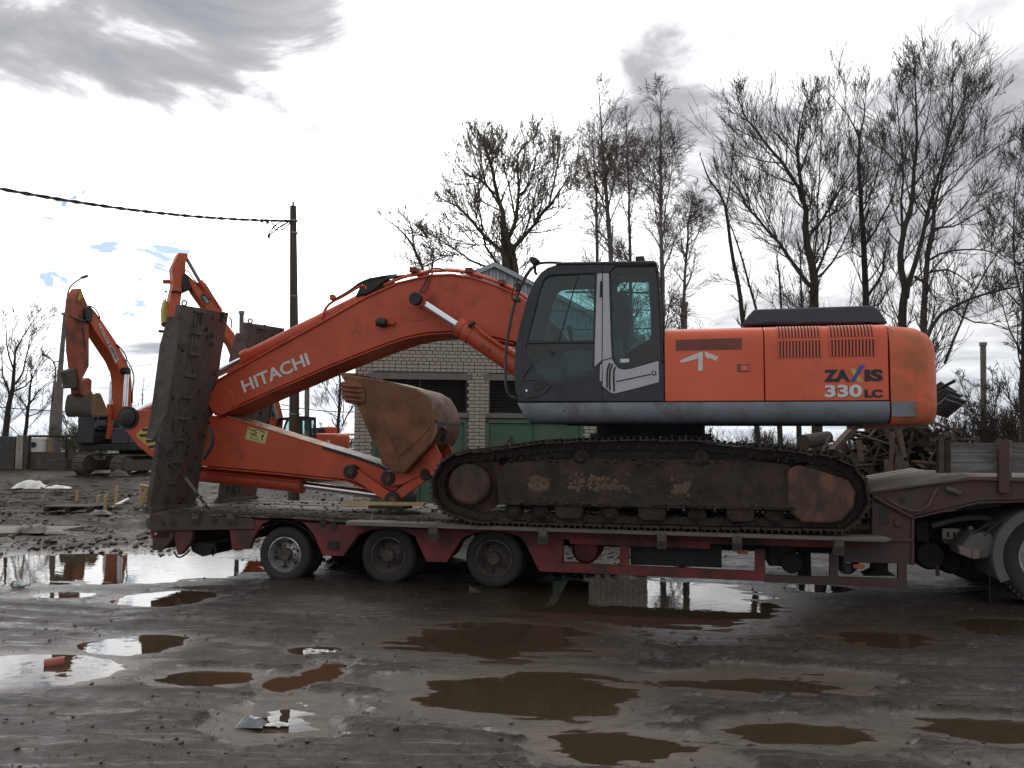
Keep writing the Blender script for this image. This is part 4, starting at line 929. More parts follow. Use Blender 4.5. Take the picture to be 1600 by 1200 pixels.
c = FM.uz(244, 834, VT); G().disc(c, .02, VT - .012, VT + .01, 10).build('marker_lamp', 'plate', rear)
G().prism(P([(270, 828), (300, 828), (297, 848), (282, 866), (276, 868), (272, 850)], VT), VT + .02, VT + .1).build('rear_bracket', 'red', TR, .008)
g = G(); g.prism(P([(296, 848), (318, 848), (334, 850), (330, 866), (316, 870), (300, 862)], .5), .5, 1.6); g.build('mud_flap_bar', 'dark', TR, .01)
for l in ([(272, 862), (278, 872), (288, 868), (296, 860)], [(335, 852), (338, 862), (332, 868)], [(392, 828), (397, 842), (406, 838)]): G().tube([FM.p3(x, y, .45) for x, y in smooth_path(l, 1)], .012, 6).build('hose', 'black', TR)
# deck planks
u0, u1 = -4.85, 4.22; nw = 10
for k in range(nw):
    v0 = .36 + k * 2.49 / nw; v1 = v0 + 2.49 / nw - .012; j = random.uniform(-.006, .006)
    G().prism([(u0, zd(u0) + j), (u1, zd(u1) + j), (u1, zd(u1) - .05), (u0, zd(u0) - .05)], v0, v1).build('deck_plank', 'deck', TR)
# widening boards on brackets, both sides
for v0, v1, vb in ((.04, .33, .05), (2.88, 3.17, 3.08)):
    G().prism(P([(540, 814.5), (1384, 840.5), (1395, 843), (1384, 847.5), (540, 821)], .04), v0, v1).build('widening_board', 'plank', TR, .006)
    if vb < 1:
        for x, y in ((676, 835), (848, 840), (1034, 847), (1152, 851), (1311, 857)):
            c = FM.uz(x, y, .03); b = G().box((c[0], .10, c[1] + .01), (.10, .16, .17)).build('board_bracket', 'mudsteel', TR, .006)
            G().box((c[0], .018, c[1] - .02), (.085, .012, .07)).build('bracket_slot', 'black', b)
# inner frame
for v in (.95, 2.0): G().prism([(-4.7, zd(-4.7) - .055), (4.3, zd(4.3) - .055), (4.3, .46), (.3, .46), (-.2, .55), (-4.7, .60)], v, v + .2).build('frame_rail', 'dark', TR)
for u in (-4.5, -3.75, -2.3, -1.0, .4, 1.6, 2.8, 4.0): G().bx(u - .06, u + .06, VT + .08, VF - .08, .60, zd(u) - .06).build('cross_member', 'dark', TR)
# axles and wheels
def tyre(g, c, v0, v1, R, rr):
    w_ = v1 - v0
    pr = [(rr, v0 + .03), (rr + .03, v0 + .005), (R * .88, v0 - .008), (R * .955, v0 + .012), (R * .985, v0 + w_ * .12), (R, v0 + w_ * .2)]
    for f in (.33, .36, .50, .53, .66, .69): pr.append((R - (.012 if f in (.36, .50, .66) and False else 0), v0 + w_ * f))
    pr += [(R, v1 - w_ * .2), (R * .985, v1 - w_ * .12), (R * .955, v1 - .012), (R * .88, v1 + .008), (rr + .03, v1 - .005), (rr, v1 - .03)]
    g.lathe(pr, c, 48); return g
def wheel(root, px, py, vs, R, rr, rimm, first):
    c = FM.uz(px, py, .42); out = []
    for i, (v0, v1) in enumerate(vs):
        t = tyre(G(), c, v0, v1, R, rr).build('wheel', 'tyre', root, 0, 50)
        near = i == 0
        s = 1 if (v0 + v1) / 2 < 1.6 else -1; vo = v0 if s > 0 else v1
        rm = G().lathe([(rr + .012, vo + s * .012), (rr - .004, vo + s * .006), (rr - .012, vo + s * .02), (rr - .03, vo + s * .06), (rr - .045, vo + s * .10), (rr - .06, vo + s * .115), (.10, vo + s * .085), (.085, vo + s * .08), (0, vo + s * .08)], c, 40).build('rim', rimm, t, 0, 30)
        if near:
            G().lathe([(.085, vo + s * .085), (.082, vo + s * .01), (.07, vo - s * .01), (.0, vo - s * .012)], c, 24).build('hub', 'rimdark', t)
            g = G()
            for k in range(10):
                a = 2 * math.pi * k / 10; g.disc((c[0] + .115 * math.cos(a), c[1] + .115 * math.sin(a)), .011, vo + s * .06, vo + s * .10, 6)
            g.build('wheel_nuts', 'rimdark', t, kind='stuff')
            for k in range(6):
                a = 2 * math.pi * (k + .3) / 6; G().disc((c[0] + .160 * math.cos(a), c[1] + .160 * math.sin(a)), .022, vo + s * .070, vo + s * .104, 10).build('rim_hole', 'black', t)
    return c
for px, py, rm in ((444, 867, 'rim'), (606, 868, 'rimdark'), (771, 873, 'rimdark')):
    c = wheel(TR, px, py, ((.42, .63), (.67, .88), (2.58, 2.79), (2.33, 2.54)), .352, .215, rm, True)
    G().cyl((c[0], .6, c[1]), (c[0], 2.6, c[1]), .07, 14).build('axle', 'dark', TR)
    G().prism([(c[0] - .1, c[1]), (c[0] + .1, c[1]), (c[0] + .45, .62), (c[0] + .25, .68), (c[0] - .12, .68)], .98, 1.1).build('suspension_arm', 'dark', TR)
    G().strip([(c[0] + .47 * math.cos(rad(a)), c[1] + .40 * math.sin(rad(a)) + .03) for a in (25, 45, 65, 90, 115, 135, 155)], .40, .9, .012).build('mudguard', 'dark', TR)
G().box(FM.p3(521, 852, VT - .01), (.14, .02, .10)).build('bracket_recess', 'dark', TR)
# side guard rails and posts
rail = P([(842, 878), (1196, 893.5), (1196, 908.5), (842, 893)], .33)
G().prism(rail, .33, .40).build('guard_rail', 'red', TR, .006)
G().prism(P([(1196, 899), (1404, 905), (1418, 905), (1418, 918), (1196, 910)], .33), .33, .40).build('guard_rail', 'neckred', TR, .006)
for x0, x1, ya, yb, m in ((866, 878, 842, 886, 'red'), (968, 982, 847, 890, 'red'), (1180, 1196, 858, 900, 'red'), (1297, 1310, 864, 905, 'neckred'), (1404, 1418, 880, 912, 'neckred')):
    G().prism(P([(x0, ya), (x1, ya + .6), (x1, yb), (x0, yb)], .32), .34, .41).build('guard_post', m, TR, .005)
G().prism(P([(890, 838.5), (1110, 845.5), (1110, 858), (890, 850)], VT - .01), VT - .02, VT + .02).build('beam_plate', 'red', TR, .005)
c = FM.uz(916, 858, .7); G().lathe([(0, .62), (.14, .63), (.17, .67), (.17, 1.15), (0, 1.2)], c, 28).build('air_tank', 'red', TR)
a_, b_ = FM.uz(985, 857, .5), FM.uz(1128, 890, .5); tb = G().bx(a_[0], b_[0], .5, 1.1, b_[1] + .02, a_[1] + .1).build('tool_box', 'dark', TR, .01)
a_, b_ = FM.uz(1200, 855, .8), FM.uz(1245, 886, .8); G().bx(a_[0], b_[0], .8, 2.2, b_[1], a_[1] + .05).build('spare_box', 'dark', TR, .02)
G().lathe([(0, .75), (.12, .75), (.12, 1.3), (0, 1.3)], FM.uz(1237, 880, .75), 20).build('air_tank', 'dark', TR)
for x in (1252, 1262): 
    a_ = FM.uz(x, 858, 1.0); G().bx(a_[0] - .035, a_[0] + .035, 1.0, 1.08, .16, .62).build('landing_strut', 'dark', TR)
for k in range(6):
    y = 880 + k * 3.0; G().tube([FM.p3(x, yy, .7) for x, yy in smooth_path([(1310, y - 6), (1318, y), (1328, y + 2), (1336, y - 4), (1341, y - 10)], 1)], .010, 5).build('air_hose', 'black', TR)
G().prism(P([(1368, 880), (1388, 880), (1388, 892), (1400, 900), (1350, 900), (1366, 892)], .9), .9, 1.2).build('landing_foot', 'dark', TR, .01)
for x, y in ((1160, 862.5), (855, 851.5), (1342, 885)): G().box(FM.p3(x, y, .36), (.12, .02, .045)).build('side_reflector', 'amber', TR, .004)
# gooseneck
nk = G().prism(P([(1238, 846), (1362, 850), (1362, 776), (1366, 775), (1424, 808), (1424, 881), (1318, 879), (1318, 846)], .36), .36, .48)
nk.build('neck_foot', 'neckred', TR, .01)
G().prism(P([(1238, 846), (1362, 850), (1362, 776), (1366, 775), (1424, 808), (1424, 881), (1318, 879), (1318, 846)], .36), 2.72, 2.84).build('neck_foot', 'neckred', TR, .01)
G().prism(P([(1318, 852), (1424, 854), (1424, 881), (1318, 879)], .36), .48, 2.72).build('neck_crossbox', 'dark', TR)
o_ = FM.uz(1382, 806, .36); G().prism([(o_[0] + .05 * math.cos(rad(a)), o_[1] + (.055 if math.sin(rad(a)) > 0 else -.055) + .05 * math.sin(rad(a))) for a in range(0, 360, 24)], .352, .37).build('neck_slot', 'black', TR)
G().disc(FM.uz(1403, 817, .36), .045, .335, .37, 16).build('neck_boss', 'neckred', TR, .006)
G().prism(P([(1317, 842.5), (1318, 842), (1319, 881), (1318, 881)], .36), .345, .37).build('neck_rib', 'neckred', TR)
G().prism(P([(1424, 806), (1428, 808), (1428, 883), (1423, 883)], .36), .34, .50).build('neck_flange', 'neckred', TR, .003)
G().prism(P([(1318, 842), (1425, 842), (1425, 846), (1318, 846)], .36), .335, .37).build('neck_flange', 'neckred', TR, .003)
nb = P([(1362, 772), (1516, 749), (1700, 754), (1700, 784), (1600, 781), (1529, 783), (1470, 797), (1424, 808), (1364, 776)], .38)
for v0 in (.38, 2.76): G().prism(nb, v0, v0 + .06).build('gooseneck_beam', 'neckred', TR, .008)
G().strip(P([(1362, 768), (1440, 757), (1516, 747.5), (1540, 748), (1700, 752.5)], .36), .34, .60, -.02).build('neck_top_flange', 'neckred', TR, .004)
G().strip(P([(1424, 809), (1470, 798), (1529, 784), (1600, 782), (1700, 785)], .36), .34, .56, -.018).build('neck_bottom_flange', 'neckred', TR, .004)
G().tube([FM.p3(x, y, .34) for x, y in [(1364, 776), (1424, 808)]], .02, 6).build('neck_brace', 'neckred', TR)
G().tube([FM.p3(x, y, .35) for x, y in smooth_path([(1385, 779), (1410, 795), (1436, 800), (1452, 790), (1458, 772), (1465, 764)], 2)], .013, 6).build('air_hose', 'mudsteel', TR)
G().tube([FM.p3(x, y, .36) for x, y in [(1478, 763), (1500, 771)]], .03, 8).build('pipe_stub', 'mudsteel', TR)
G().disc(FM.uz(1411, 781, .37), .03, .372, .39, 12).build('beam_hole', 'black', TR)
# sloping wooden deck over the neck
za, zb = FM.uz(1364, 767, .36), FM.uz(1512, 746, .36)
for k in range(9):
    v0 = .38 + k * .272; j = random.uniform(-.004, .004)
    G().prism([(za[0] - .02, za[1] + j), (zb[0], zb[1] + .03 + j), (zb[0], zb[1] - .01 + j), (za[0] - .02, za[1] - .05 + j)], v0, v0 + .262).build('slope_plank', 'plank', TR)
G().bx(zb[0], zb[0] + 2.2, .40, 2.8, zb[1] - .03, zb[1] + .005).build('neck_floor', 'mudsteel', TR)
# dropside boards
vD = .46
for x0, x1 in ((1484, 1561), (1582, 1700)):
    for k in range(3):
        y0 = 692 + k * 15.8; G().prism(P([(x0, y0 - .3), (x1, y0 + .5), (x1, y0 + 15.4), (x0, y0 + 15.0)], vD), vD, vD + .04 + .006 * k).build('dropside_board', 'board', TR, .004)
G().prism(P([(1466, 687), (1475, 687), (1475, 739), (1466, 739)], vD), vD - .02, vD + .10).build('corner_post', 'wood2', TR, .006)
G().prism(P([(1476, 688), (1485, 688), (1485, 739), (1476, 739)], vD), vD - .015, vD + .08).build('corner_post', 'wood3', TR, .006)
G().prism(P([(1560, 687), (1577, 687), (1577, 771), (1560, 770)], vD - .12), vD - .14, vD - .06).build('side_post', 'neckred', TR, .006)
G().prism(P([(1577, 688), (1582, 688), (1582, 752), (1577, 752)], vD - .12), vD - .10, vD - .04).build('side_post', 'board', TR, .004)
# ramps standing upright at the rear
def ramp(dv):
    D = Vector((0, dv, 0))
    TL, TRr, BR, BL = FM.p3(282, 476, .34) + D, FM.p3(359, 489, 1.42) + D, FM.p3(306, 795, 1.42) + D, FM.p3(233, 803, .34) + D
    nrm = (BR - BL).cross(TL - BL).normalized(); nrm = nrm if nrm.x > 0 else -nrm
    def Fp(a, b, d=0.0): return (BL + (BR - BL) * a) * (1 - b) + (TL + (TRr - TL) * a) * b + nrm * d
    def slab(a0, a1, b0, b1, d0, d1):
        g = G(); g.add([Fp(a0, b0, d0), Fp(a1, b0, d0), Fp(a1, b1, d0), Fp(a0, b1, d0), Fp(a0, b0, d1), Fp(a1, b0, d1), Fp(a1, b1, d1), Fp(a0, b1, d1)],
              [(3, 2, 1, 0), (4, 5, 6, 7), (0, 1, 5, 4), (1, 2, 6, 5), (2, 3, 7, 6), (3, 0, 4, 7)]); return g
    rp = slab(0, .485, 0, 1, -.07, 0).build('ramp', 'mudsteel', TR, .008)
    slab(.50, 1, 0, 1.0, -.08, -.015).build('ramp_panel', 'rampface', rp, .008)
    slab(.475, .51, .01, .99, -.06, -.03).build('ramp_groove', 'black', rp)
    slab(.0, 1, .0, .03, -.1, .02).build('ramp_foot', 'mudsteel', rp, .006)
    for k in range(9):
        b = .05 + k * .105; slab(.27, .475, b + .085, b + .097, 0, .035).build('ramp_cleat', 'mudsteel', rp, .003)
        for a in (.285, .36, .44): slab(a, a + .02, b, b + .085, 0, .014).build('cleat_bar', 'mudsteel', rp)
    sp_ = P([(262, 495), (281, 494), (279, 520), (263, 640), (249, 672), (242, 686), (228, 685), (230, 676), (237, 639), (250, 540)], .34)
    for v in (.33, 1.40): G().prism(sp_, v + dv, v + dv + .04).build('ramp_side', 'mudsteel', rp, .006)
    e = Fp(.07, 1.0); G().tube([e + Vector((.035 * math.cos(a), 0, .03 + .035 * math.sin(a))) for a in [i * math.pi / 5 for i in range(11)]], .012, 6).build('lifting_eye', 'mudsteel', rp)
    r = random.Random(int(dv * 10) + 3); g = G()
    for k in range(70):
        a, b = r.random(), r.random(); s = r.uniform(.012, .04); g.box(Fp(a, b, .004), (s, s * 1.3, s * 1.6), Matrix.Rotation(r.uniform(0, 3), 3, 'X'))
    o = g.build('mud_lumps', 'mudclod', rp, kind='stuff')
ramp(0); ramp(1.74)
G().tube([FM.p3(x, y, .30) for x, y in smooth_path([(328, 668), (333, 682), (331, 695), (324, 708), (318, 716)], 2)], .028, 8).build('ramp_hose', 'black', TR)
# chain holding the near ramp
cpts = [FM.p3(x, y, .27) for x, y in smooth_path([(243, 688), (256, 704), (264, 722), (272, 730)], 1)]
g = G()
def links(g, a, b):
    L = (b - a).length; n = max(1, int(L / .055)); d = (b - a).normalized(); s = d.cross(Vector((0, 1, 0))).normalized(); t = Vector((0, 1, 0))
    for i in range(n):
        c = a + d * L * (i + .5) / n; w_ = s if i % 2 else t
        pl = [c + d * .036 * math.cos(x) + w_ * .018 * math.sin(x) for x in [k * math.pi / 4 for k in range(9)]]; g.tube(pl, .008, 5, False)
for a, b in zip(cpts, cpts[1:]): links(g, a, b)
links(g, FM.p3(272, 730, .27), FM.p3(292, 750, .27)); links(g, FM.p3(305, 768, .28), FM.p3(326, 795, .32))
g.build('ramp_chain', 'pin', TR)
G().tube([FM.p3(290, 747, .27), FM.p3(308, 771, .28)], .022, 8).build('chain_tensioner', 'mudsteel', TR)
# mud on the deck
r = random.Random(11); g = G()
for k in range(2600):
    u = r.uniform(-4.7, 4.1); v = r.choice((r.gauss(.52, .10), r.gauss(.42, .06), r.gauss(.42, .08), r.uniform(.4, 2.7)))
    if v < .08 or v > 2.8: continue
    s = r.uniform(.005, .022) * (1.3 if u < -.5 else .8); g.box((u, v, zd(u) + s * .25), (s * r.uniform(1, 2.4), s * r.uniform(1, 2), s * r.uniform(.5, 1)), Matrix.Rotation(r.uniform(0, 3), 3, 'Z') @ Matrix.Rotation(r.uniform(-.5, .5), 3, 'X'))
o = g.build('deck_mud', 'mudclod', TR, kind='stuff')
pb = thing('board', 'pale sawn board lying on the trailer deck under the bucket', 'board', FM, (-1.9, 1.5, zd(-1.9)))
G().box(FM.p3(600, 787, 1.1) * 1.0, (1.1, .26, .035), Matrix.Rotation(.12, 3, 'Z')).build('plank', 'woodpale', pb, .004)
pb = thing('board', 'short dark board wedged beneath the bucket linkage on the deck', 'board', FM, (-1.9, 1.0, zd(-1.9)))
G().box(FM.p3(610, 792, 1.0), (.5, .3, .04), Matrix.Rotation(-.1, 3, 'Z')).build('plank', 'wood3', pb, .004)
# ================================================================ TRUCK TRACTOR (rear end)
TK = thing('truck', 'rear end of a dusty tractor truck under the gooseneck at the edge', 'truck', FM, (6.0, 1.6, 0))
vT = .5
wc = FM.uz(1642, 872, vT)
def wheel_truck(vs):
    for i, (v0, v1) in enumerate(vs):
        t = tyre(G(), wc, v0, v1, .515, .30)
        for k in range(56):
            a = 2 * math.pi * k / 56
            for vv in (v0 + .05, v1 - .05): t.box((wc[0] + .515 * math.cos(a), vv, wc[1] + .515 * math.sin(a)), (.028, .09, .034), Matrix.Rotation(-a, 3, 'Y'))
        o = t.build('wheel', 'tyre', TK, 0, 50)
        vo = v0 if v0 < 1.6 else v1; s = 1 if v0 < 1.6 else -1
        G().lathe([(.31, vo + s * .012), (.29, vo + s * .02), (.26, vo + s * .12), (.14, vo + s * .14), (.13, vo + s * .02), (0, vo + s * .0)], wc, 36).build('rim', 'rim', o)
wheel_truck(((.50, .77), (.82, 1.09), (2.70, 2.43), (2.12, 2.38)) if False else ((.50, .77), (.82, 1.09), (2.12, 2.38), (2.43, 2.70)))
for v0, v1 in ((.42, 1.12), (2.10, 2.78)):
    pf = [(wc[0] + .60 * math.cos(rad(a)), wc[1] + .57 * math.sin(rad(a)) + .0) for a in range(205, 20, -9)]
    fd = G().strip(pf, v0, v1, -.02).build('mudguard', 'fender', TK, .006)
    pf2 = [(wc[0] + .60 * math.cos(rad(a)), wc[1] + .57 * math.sin(rad(a))) for a in range(208, 20, -9)]
    G().strip(pf2, v0 - .03, v0, -.10).build('mudguard_lip', 'fender', fd, .004)
fb = G().prism(P([(1500, 857), (1520, 832), (1548, 832), (1556, 845), (1548, 872), (1535, 874), (1502, 868)], .48), .48, .92).build('rear_guard_box', 'fender', TK, .025)
lb = G().prism(P([(1497, 852), (1519, 858), (1531, 857), (1531, 873), (1520, 874), (1499, 866)], .44), .44, .80).build('lamp_bar', 'fender', TK, .006)
G().prism(P([(1520, 858.5), (1531, 857.5), (1531, 872.5), (1520, 873.5)], .43), .432, .46).build('tail_lamp', 'lens', lb, .004)
G().prism(P([(1498, 853), (1518, 859), (1518, 873), (1500, 865)], .43), .434, .46).build('tail_lamp', 'lens', lb, .004)
for v in (1.18, 1.95): G().prism(P([(1428, 818), (1500, 812), (1560, 808), (1720, 812), (1720, 850), (1500, 856), (1440, 850), (1428, 842)], 1.0), v, v + .09).build('chassis_rail', 'dark', TK, .01)
G().prism(P([(1428, 815), (1448, 812), (1452, 848), (1430, 846)], 1.0), .95, 2.30).build('rear_crossmember', 'dark', TK, .015)
pl = G().prism(P([(1472, 825.5), (1501, 826.5), (1503, 844), (1472, 841.5)], .92), .915, .935).build('coupling_plate', 'plate', TK, .004)
for x in (1481, 1491): G().prism(P([(x - 2, 831.5), (x + 2.4, 831.8), (x + 2.4, 839.5), (x - 2, 839)], .91), .908, .93).build('plate_slot', 'black', pl)
G().prism(P([(1472, 842), (1503, 844.5), (1500, 851), (1474, 849)], .93), .92, 1.2).build('plate_bracket', 'mudsteel', TK, .004)
G().lathe([(0, 1.0), (.14, 1.0), (.17, 1.05), (.17, 1.5), (0, 1.55)], FM.uz(1451, 866, 1.1), 24).build('air_tank', 'dark', TK)
G().lathe([(0, 1.2), (.10, 1.2), (.13, 1.25), (.13, 1.9), (0, 1.95)], FM.uz(1486, 880, 1.2), 20).build('air_tank', 'dark', TK)
G().prism(P([(1440, 850), (1560, 856), (1560, 905), (1520, 908), (1495, 900), (1470, 885)], 1.4), 1.3, 1.9).build('axle_housing', 'dark', TK, .04)
G().bx(wc[0] - .1, wc[0] + .1, 1.1, 2.2, wc[1] - .1, wc[1] + .1).build('rear_axle', 'dark', TK, .03)
G().prism(P([(1462, 884), (1468, 884), (1468, 900), (1463, 900)], 1.0), 1.0, 1.03).build('drain_tag', 'mudsteel', TK)
G().tube([FM.p3(x, y, .45) for x, y in [(1546, 880), (1547, 944)]], .006, 5).build('ground_strap', 'cable', TK)
G().tube([FM.p3(x, y, .47) for x, y in smooth_path([(1520, 834), (1545, 818), (1560, 816), (1572, 820)], 1)], .010, 5).build('mudguard_stay', 'cable', TK)
G().tube([FM.p3(x, y, .47) for x, y in smooth_path([(1538, 836), (1556, 820), (1575, 818)], 1)], .010, 5).build('mudguard_stay', 'cable', TK)
G().strip(P([(1484, 812), (1496, 802), (1515, 793), (1545, 787), (1580, 788), (1612, 796), (1650, 812)], 2.2), 2.1, 2.8, -.03).build('far_mudguard', 'fender', TK, .006)
G().tube([FM.p3(x, y, .9) for x, y in smooth_path([(1455, 822), (1490, 812), (1530, 808), (1560, 812)], 1)], .03, 8).build('fifth_wheel_ramp', 'fender', TK)
G().prism(P([(1512, 834), (1514, 822), (1519, 822), (1521, 834)], .8), .78, .86).build('guard_bracket', 'plate', TK, .004)
g = G()
for k in range(9):
    t = k / 9; p0 = FM.p3(1470 + 28 * t, 826 - 2 * t, 1.3); g.box(p0 + Vector((0, .3, 0)), (.06, .5, .05))
g.build('fifth_wheel', 'dark', TK)
# ================================================================ BRICK BUILDING
BD = Frame(-3.0, 20.0, 8)
def buz(px, py, v=0.0): return BD.uz(px, py, v)
BU = thing('brick_building', 'small pale brick substation with a ribbed gable behind the boom', 'building', BD, (0, 0, 0))
uL = buz(554, 640)[0]; uR = buz(1010, 640)[0]; zT = 4.35
zl0, zl1 = buz(660, 593)[1], buz(660, 583)[1]      # lintel
zs0, zs1 = buz(745, 653)[1], buz(745, 645)[1]      # sill
zdoor = buz(745, 655)[1]
ops = []   # openings (u0, u1, z0, z1)
a1_, a2_ = buz(582, 620)[0], buz(730, 620)[0]; b1_, b2_ = buz(764, 620)[0], buz(912, 620)[0]
d1a, d1b = buz(581, 690)[0], buz(731, 690)[0]; d2a, d2b = buz(758, 690)[0], buz(912, 690)[0]
ops += [(a1_, a2_, zs0, zl1), (b1_, b2_, zs0, zl1), (d1a, d1b, -.2, zdoor + .0), (d2a, d2b, -.2, zdoor)]
def clear(u0, u1, z0, z1): return not any(u1 > a + .005 and u0 < b - .005 and z1 > c + .005 and z0 < d - .005 for a, b, c, d in ops)
# mortar wall behind the bricks, with openings
wall_holes = [[(a1_, zs0), (a2_, zs0), (a2_, zl1), (a1_, zl1)], [(b1_, zs0), (b2_, zs0), (b2_, zl1), (b1_, zl1)]]
wl = [(uL, -.3), (d1a, -.3), (d1a, zdoor), (d1b, zdoor), (d1b, -.3), (d2a, -.3), (d2a, zdoor), (d2b, zdoor), (d2b, -.3), (uR, -.3), (uR, zT), (uL, zT)]
wl_o = G().prism(wl, .012, .25, wall_holes).build('wall', 'mortar', BU)
G().bx(uL, uL + .25, .26, 6.0, -.3, zT).build('side_wall', 'brick', BU); G().bx(uR - .25, uR, .26, 6.0, -.3, zT).build('side_wall', 'brick', BU); G().bx(uL, uR, 6.0, 6.2, -.3, zT).build('rear_wall', 'brick', BU)
bricks = []; z = -.1; row = 0
while z < zT - .05:
    hdr = row % 3 in (0,) and z > zl1 or (z > zl1 and row % 3 == 1 and False)
    L = .133 if (z > zl1 - .05 and row % 3 != 1) else .266
    u = uL - (row % 2) * L / 2
    while u < uR:
        u0, u1 = max(u, uL), min(u + L - .017, uR)
        # clip against openings
        pieces = [(u0, u1)]
        for a, b, c, d in ops:
            if z + .067 > c and z < d:
                nxt = []
                for p, q in pieces:
                    if q <= a or p >= b: nxt.append((p, q))
                    else:
                        if p < a: nxt.append((p, a))
                        if q > b: nxt.append((b, q))
                pieces = nxt
        for p, q in pieces:
            if q - p > .03: bricks.append((p, q, z))
        u += L
    z += .083; row += 1
uv0, uv1 = buz(552, 600)[0], buz(800, 600)[0]
zv0, zv1 = buz(700, 705)[1], buz(700, 541)[1]
def vis(b): return uv0 <= b[0] <= uv1 and zv0 <= b[2] <= zv1
sel = [b for b in bricks if vis(b)]
sel.sort(key=lambda b: -(b[1] - b[0])); single = set(sel[:300]); cache = {}
rest = G()
for b in bricks:
    jz = random.uniform(-.003, .003); jv = random.uniform(-.004, .004)
    if b in single:
        k = round(b[1] - b[0], 3)
        if k not in cache:
            me_ = G().box((0, 0, 0), (k, 0.06, .0665)).mesh('brick', smooth=0); me_.materials.append(M['brick']); cache[k] = me_
        o = bpy.data.objects.new('brick', cache[k]); COL.objects.link(o); o.parent = wl_o
        o.location = ((b[0] + b[1]) / 2, .028 + jv, b[2] + .033 + jz); o.rotation_euler = (0, random.uniform(-.008, .008), 0)
    else: rest.box(((b[0] + b[1]) / 2, .028 + jv, b[2] + .033 + jz), (b[1] - b[0], 0.06, .0665))
rest.build('brickwork', 'brick', BU, smooth=0, kind='stuff')
for a, b in ((a1_, a2_), (b1_, b2_)):
    G().bx(a - .12, b + .12, -.012, .2, zl0, zl1).build('lintel', 'concrete', BU, .006); G().bx(a - .05, b + .05, -.03, .2, zs0, zs1).build('sill', 'concrete', BU, .006)
    G().bx(a, b, .20, .23, zs1, zl0).build('vent_backing', 'black', BU)
    n = int((zl0 - zs1) / .055)
    fr_ = G().bx(a, a + .04, .03, .1, zs1, zl0).bx(b - .04, b, .03, .1, zs1, zl0).bx((a + b) / 2 - .02, (a + b) / 2 + .02, .03, .1, zs1, zl0).build('vent_frame', 'louvre', BU)
    for k in range(n): G().box(((a + b) / 2, .09, zs1 + .055 * (k + .5)), (b - a - .08, .05, .008), Matrix.Rotation(-.6, 3, 'X')).build('vent_slat', 'louvre', fr_)
for a, b in ((d1a, d1b), (d2a, d2b)):
    G().bx(a, b, .02, .2, zdoor, zs0).build('door_lintel', 'concrete', BU); 
    fr_ = G().bx(a, a + .09, .0, .12, 0, zdoor).bx(b - .09, b, .0, .12, 0, zdoor).bx(a, b, .0, .12, zdoor - .09, zdoor).build('door_frame', 'green', BU, .004)
    mid = buz(833, 670)[0] if a > 0 else (a + b) / 2
    for p, q in ((a + .09, mid - .006), (mid + .006, b - .09)):
        lf = G().bx(p, q, .05, .09, .02, zdoor - .09).build('door_leaf', 'green', BU, .004); G().bx(p + .02, p + .05, .035, .06, .02, zdoor - .1).build('door_stile', 'green', lf)
tri = [(790, 697), (806, 697), (799, 681)]
t_ = G().tube([Vector((*buz(x, y, .04)[:1], .045, buz(x, y, .04)[1])) for x, y in tri + tri[:1]], .012, 4).build('warning_triangle', 'decalblack', BU)
G().tube([Vector((buz(x, y)[0], .045, buz(x, y)[1])) for x, y in [(800, 685), (797, 690), (801, 690), (798, 695)]], .008, 4).build('lightning_mark', 'decalblack', BU)
# ribbed gable and roof
pk = BD.uz(772, 413, -.05); um = pk[0]; sl_ = .47
def zr(u): return pk[1] - sl_ * abs(u - um)
eL, eR = uL - .35, 2 * um - uL + .35
gb = G().prism([(eL, zr(eL)), (um, pk[1]), (eR, zr(eR)), (eR, zT - .02), (eL, zT - .02)], .02, .05).build('gable', 'zinc', BU)
u = eL + .05
while u < eR - .1:
    if zr(u + .05) > zT - .3: G().add([(u, .02, zT - .02), (u + .03, -.015, zT - .02), (u + .09, -.015, zT - .02), (u + .12, .02, zT - .02), (u, .02, zr(u) - .10), (u + .03, -.015, zr(u + .03) - .10), (u + .09, -.015, zr(u + .09) - .10), (u + .12, .02, zr(u + .12) - .10)], [(0, 1, 5, 4), (1, 2, 6, 5), (2, 3, 7, 6)]).build('gable_rib', 'zinc', gb, smooth=0)
    u += .17
for s in (-1, 1):
    ue = eL if s < 0 else eR
    G().prism([(um, pk[1] + .03), (ue, zr(ue) + .03), (ue, zr(ue) - .04), (um, pk[1] - .04)] if s > 0 else [(ue, zr(ue) + .03), (um, pk[1] + .03), (um, pk[1] - .04), (ue, zr(ue) - .04)], -.10, 6.4).build('roof', 'zinc', BU)
    G().prism([(um, pk[1] + .045), (ue, zr(ue) + .045), (ue, zr(ue) - .07), (um, pk[1] - .07)] if s > 0 else [(ue, zr(ue) + .045), (um, pk[1] + .045), (um, pk[1] - .07), (ue, zr(ue) - .07)], -.13, -.10).build('roof_trim', 'zinc', BU)
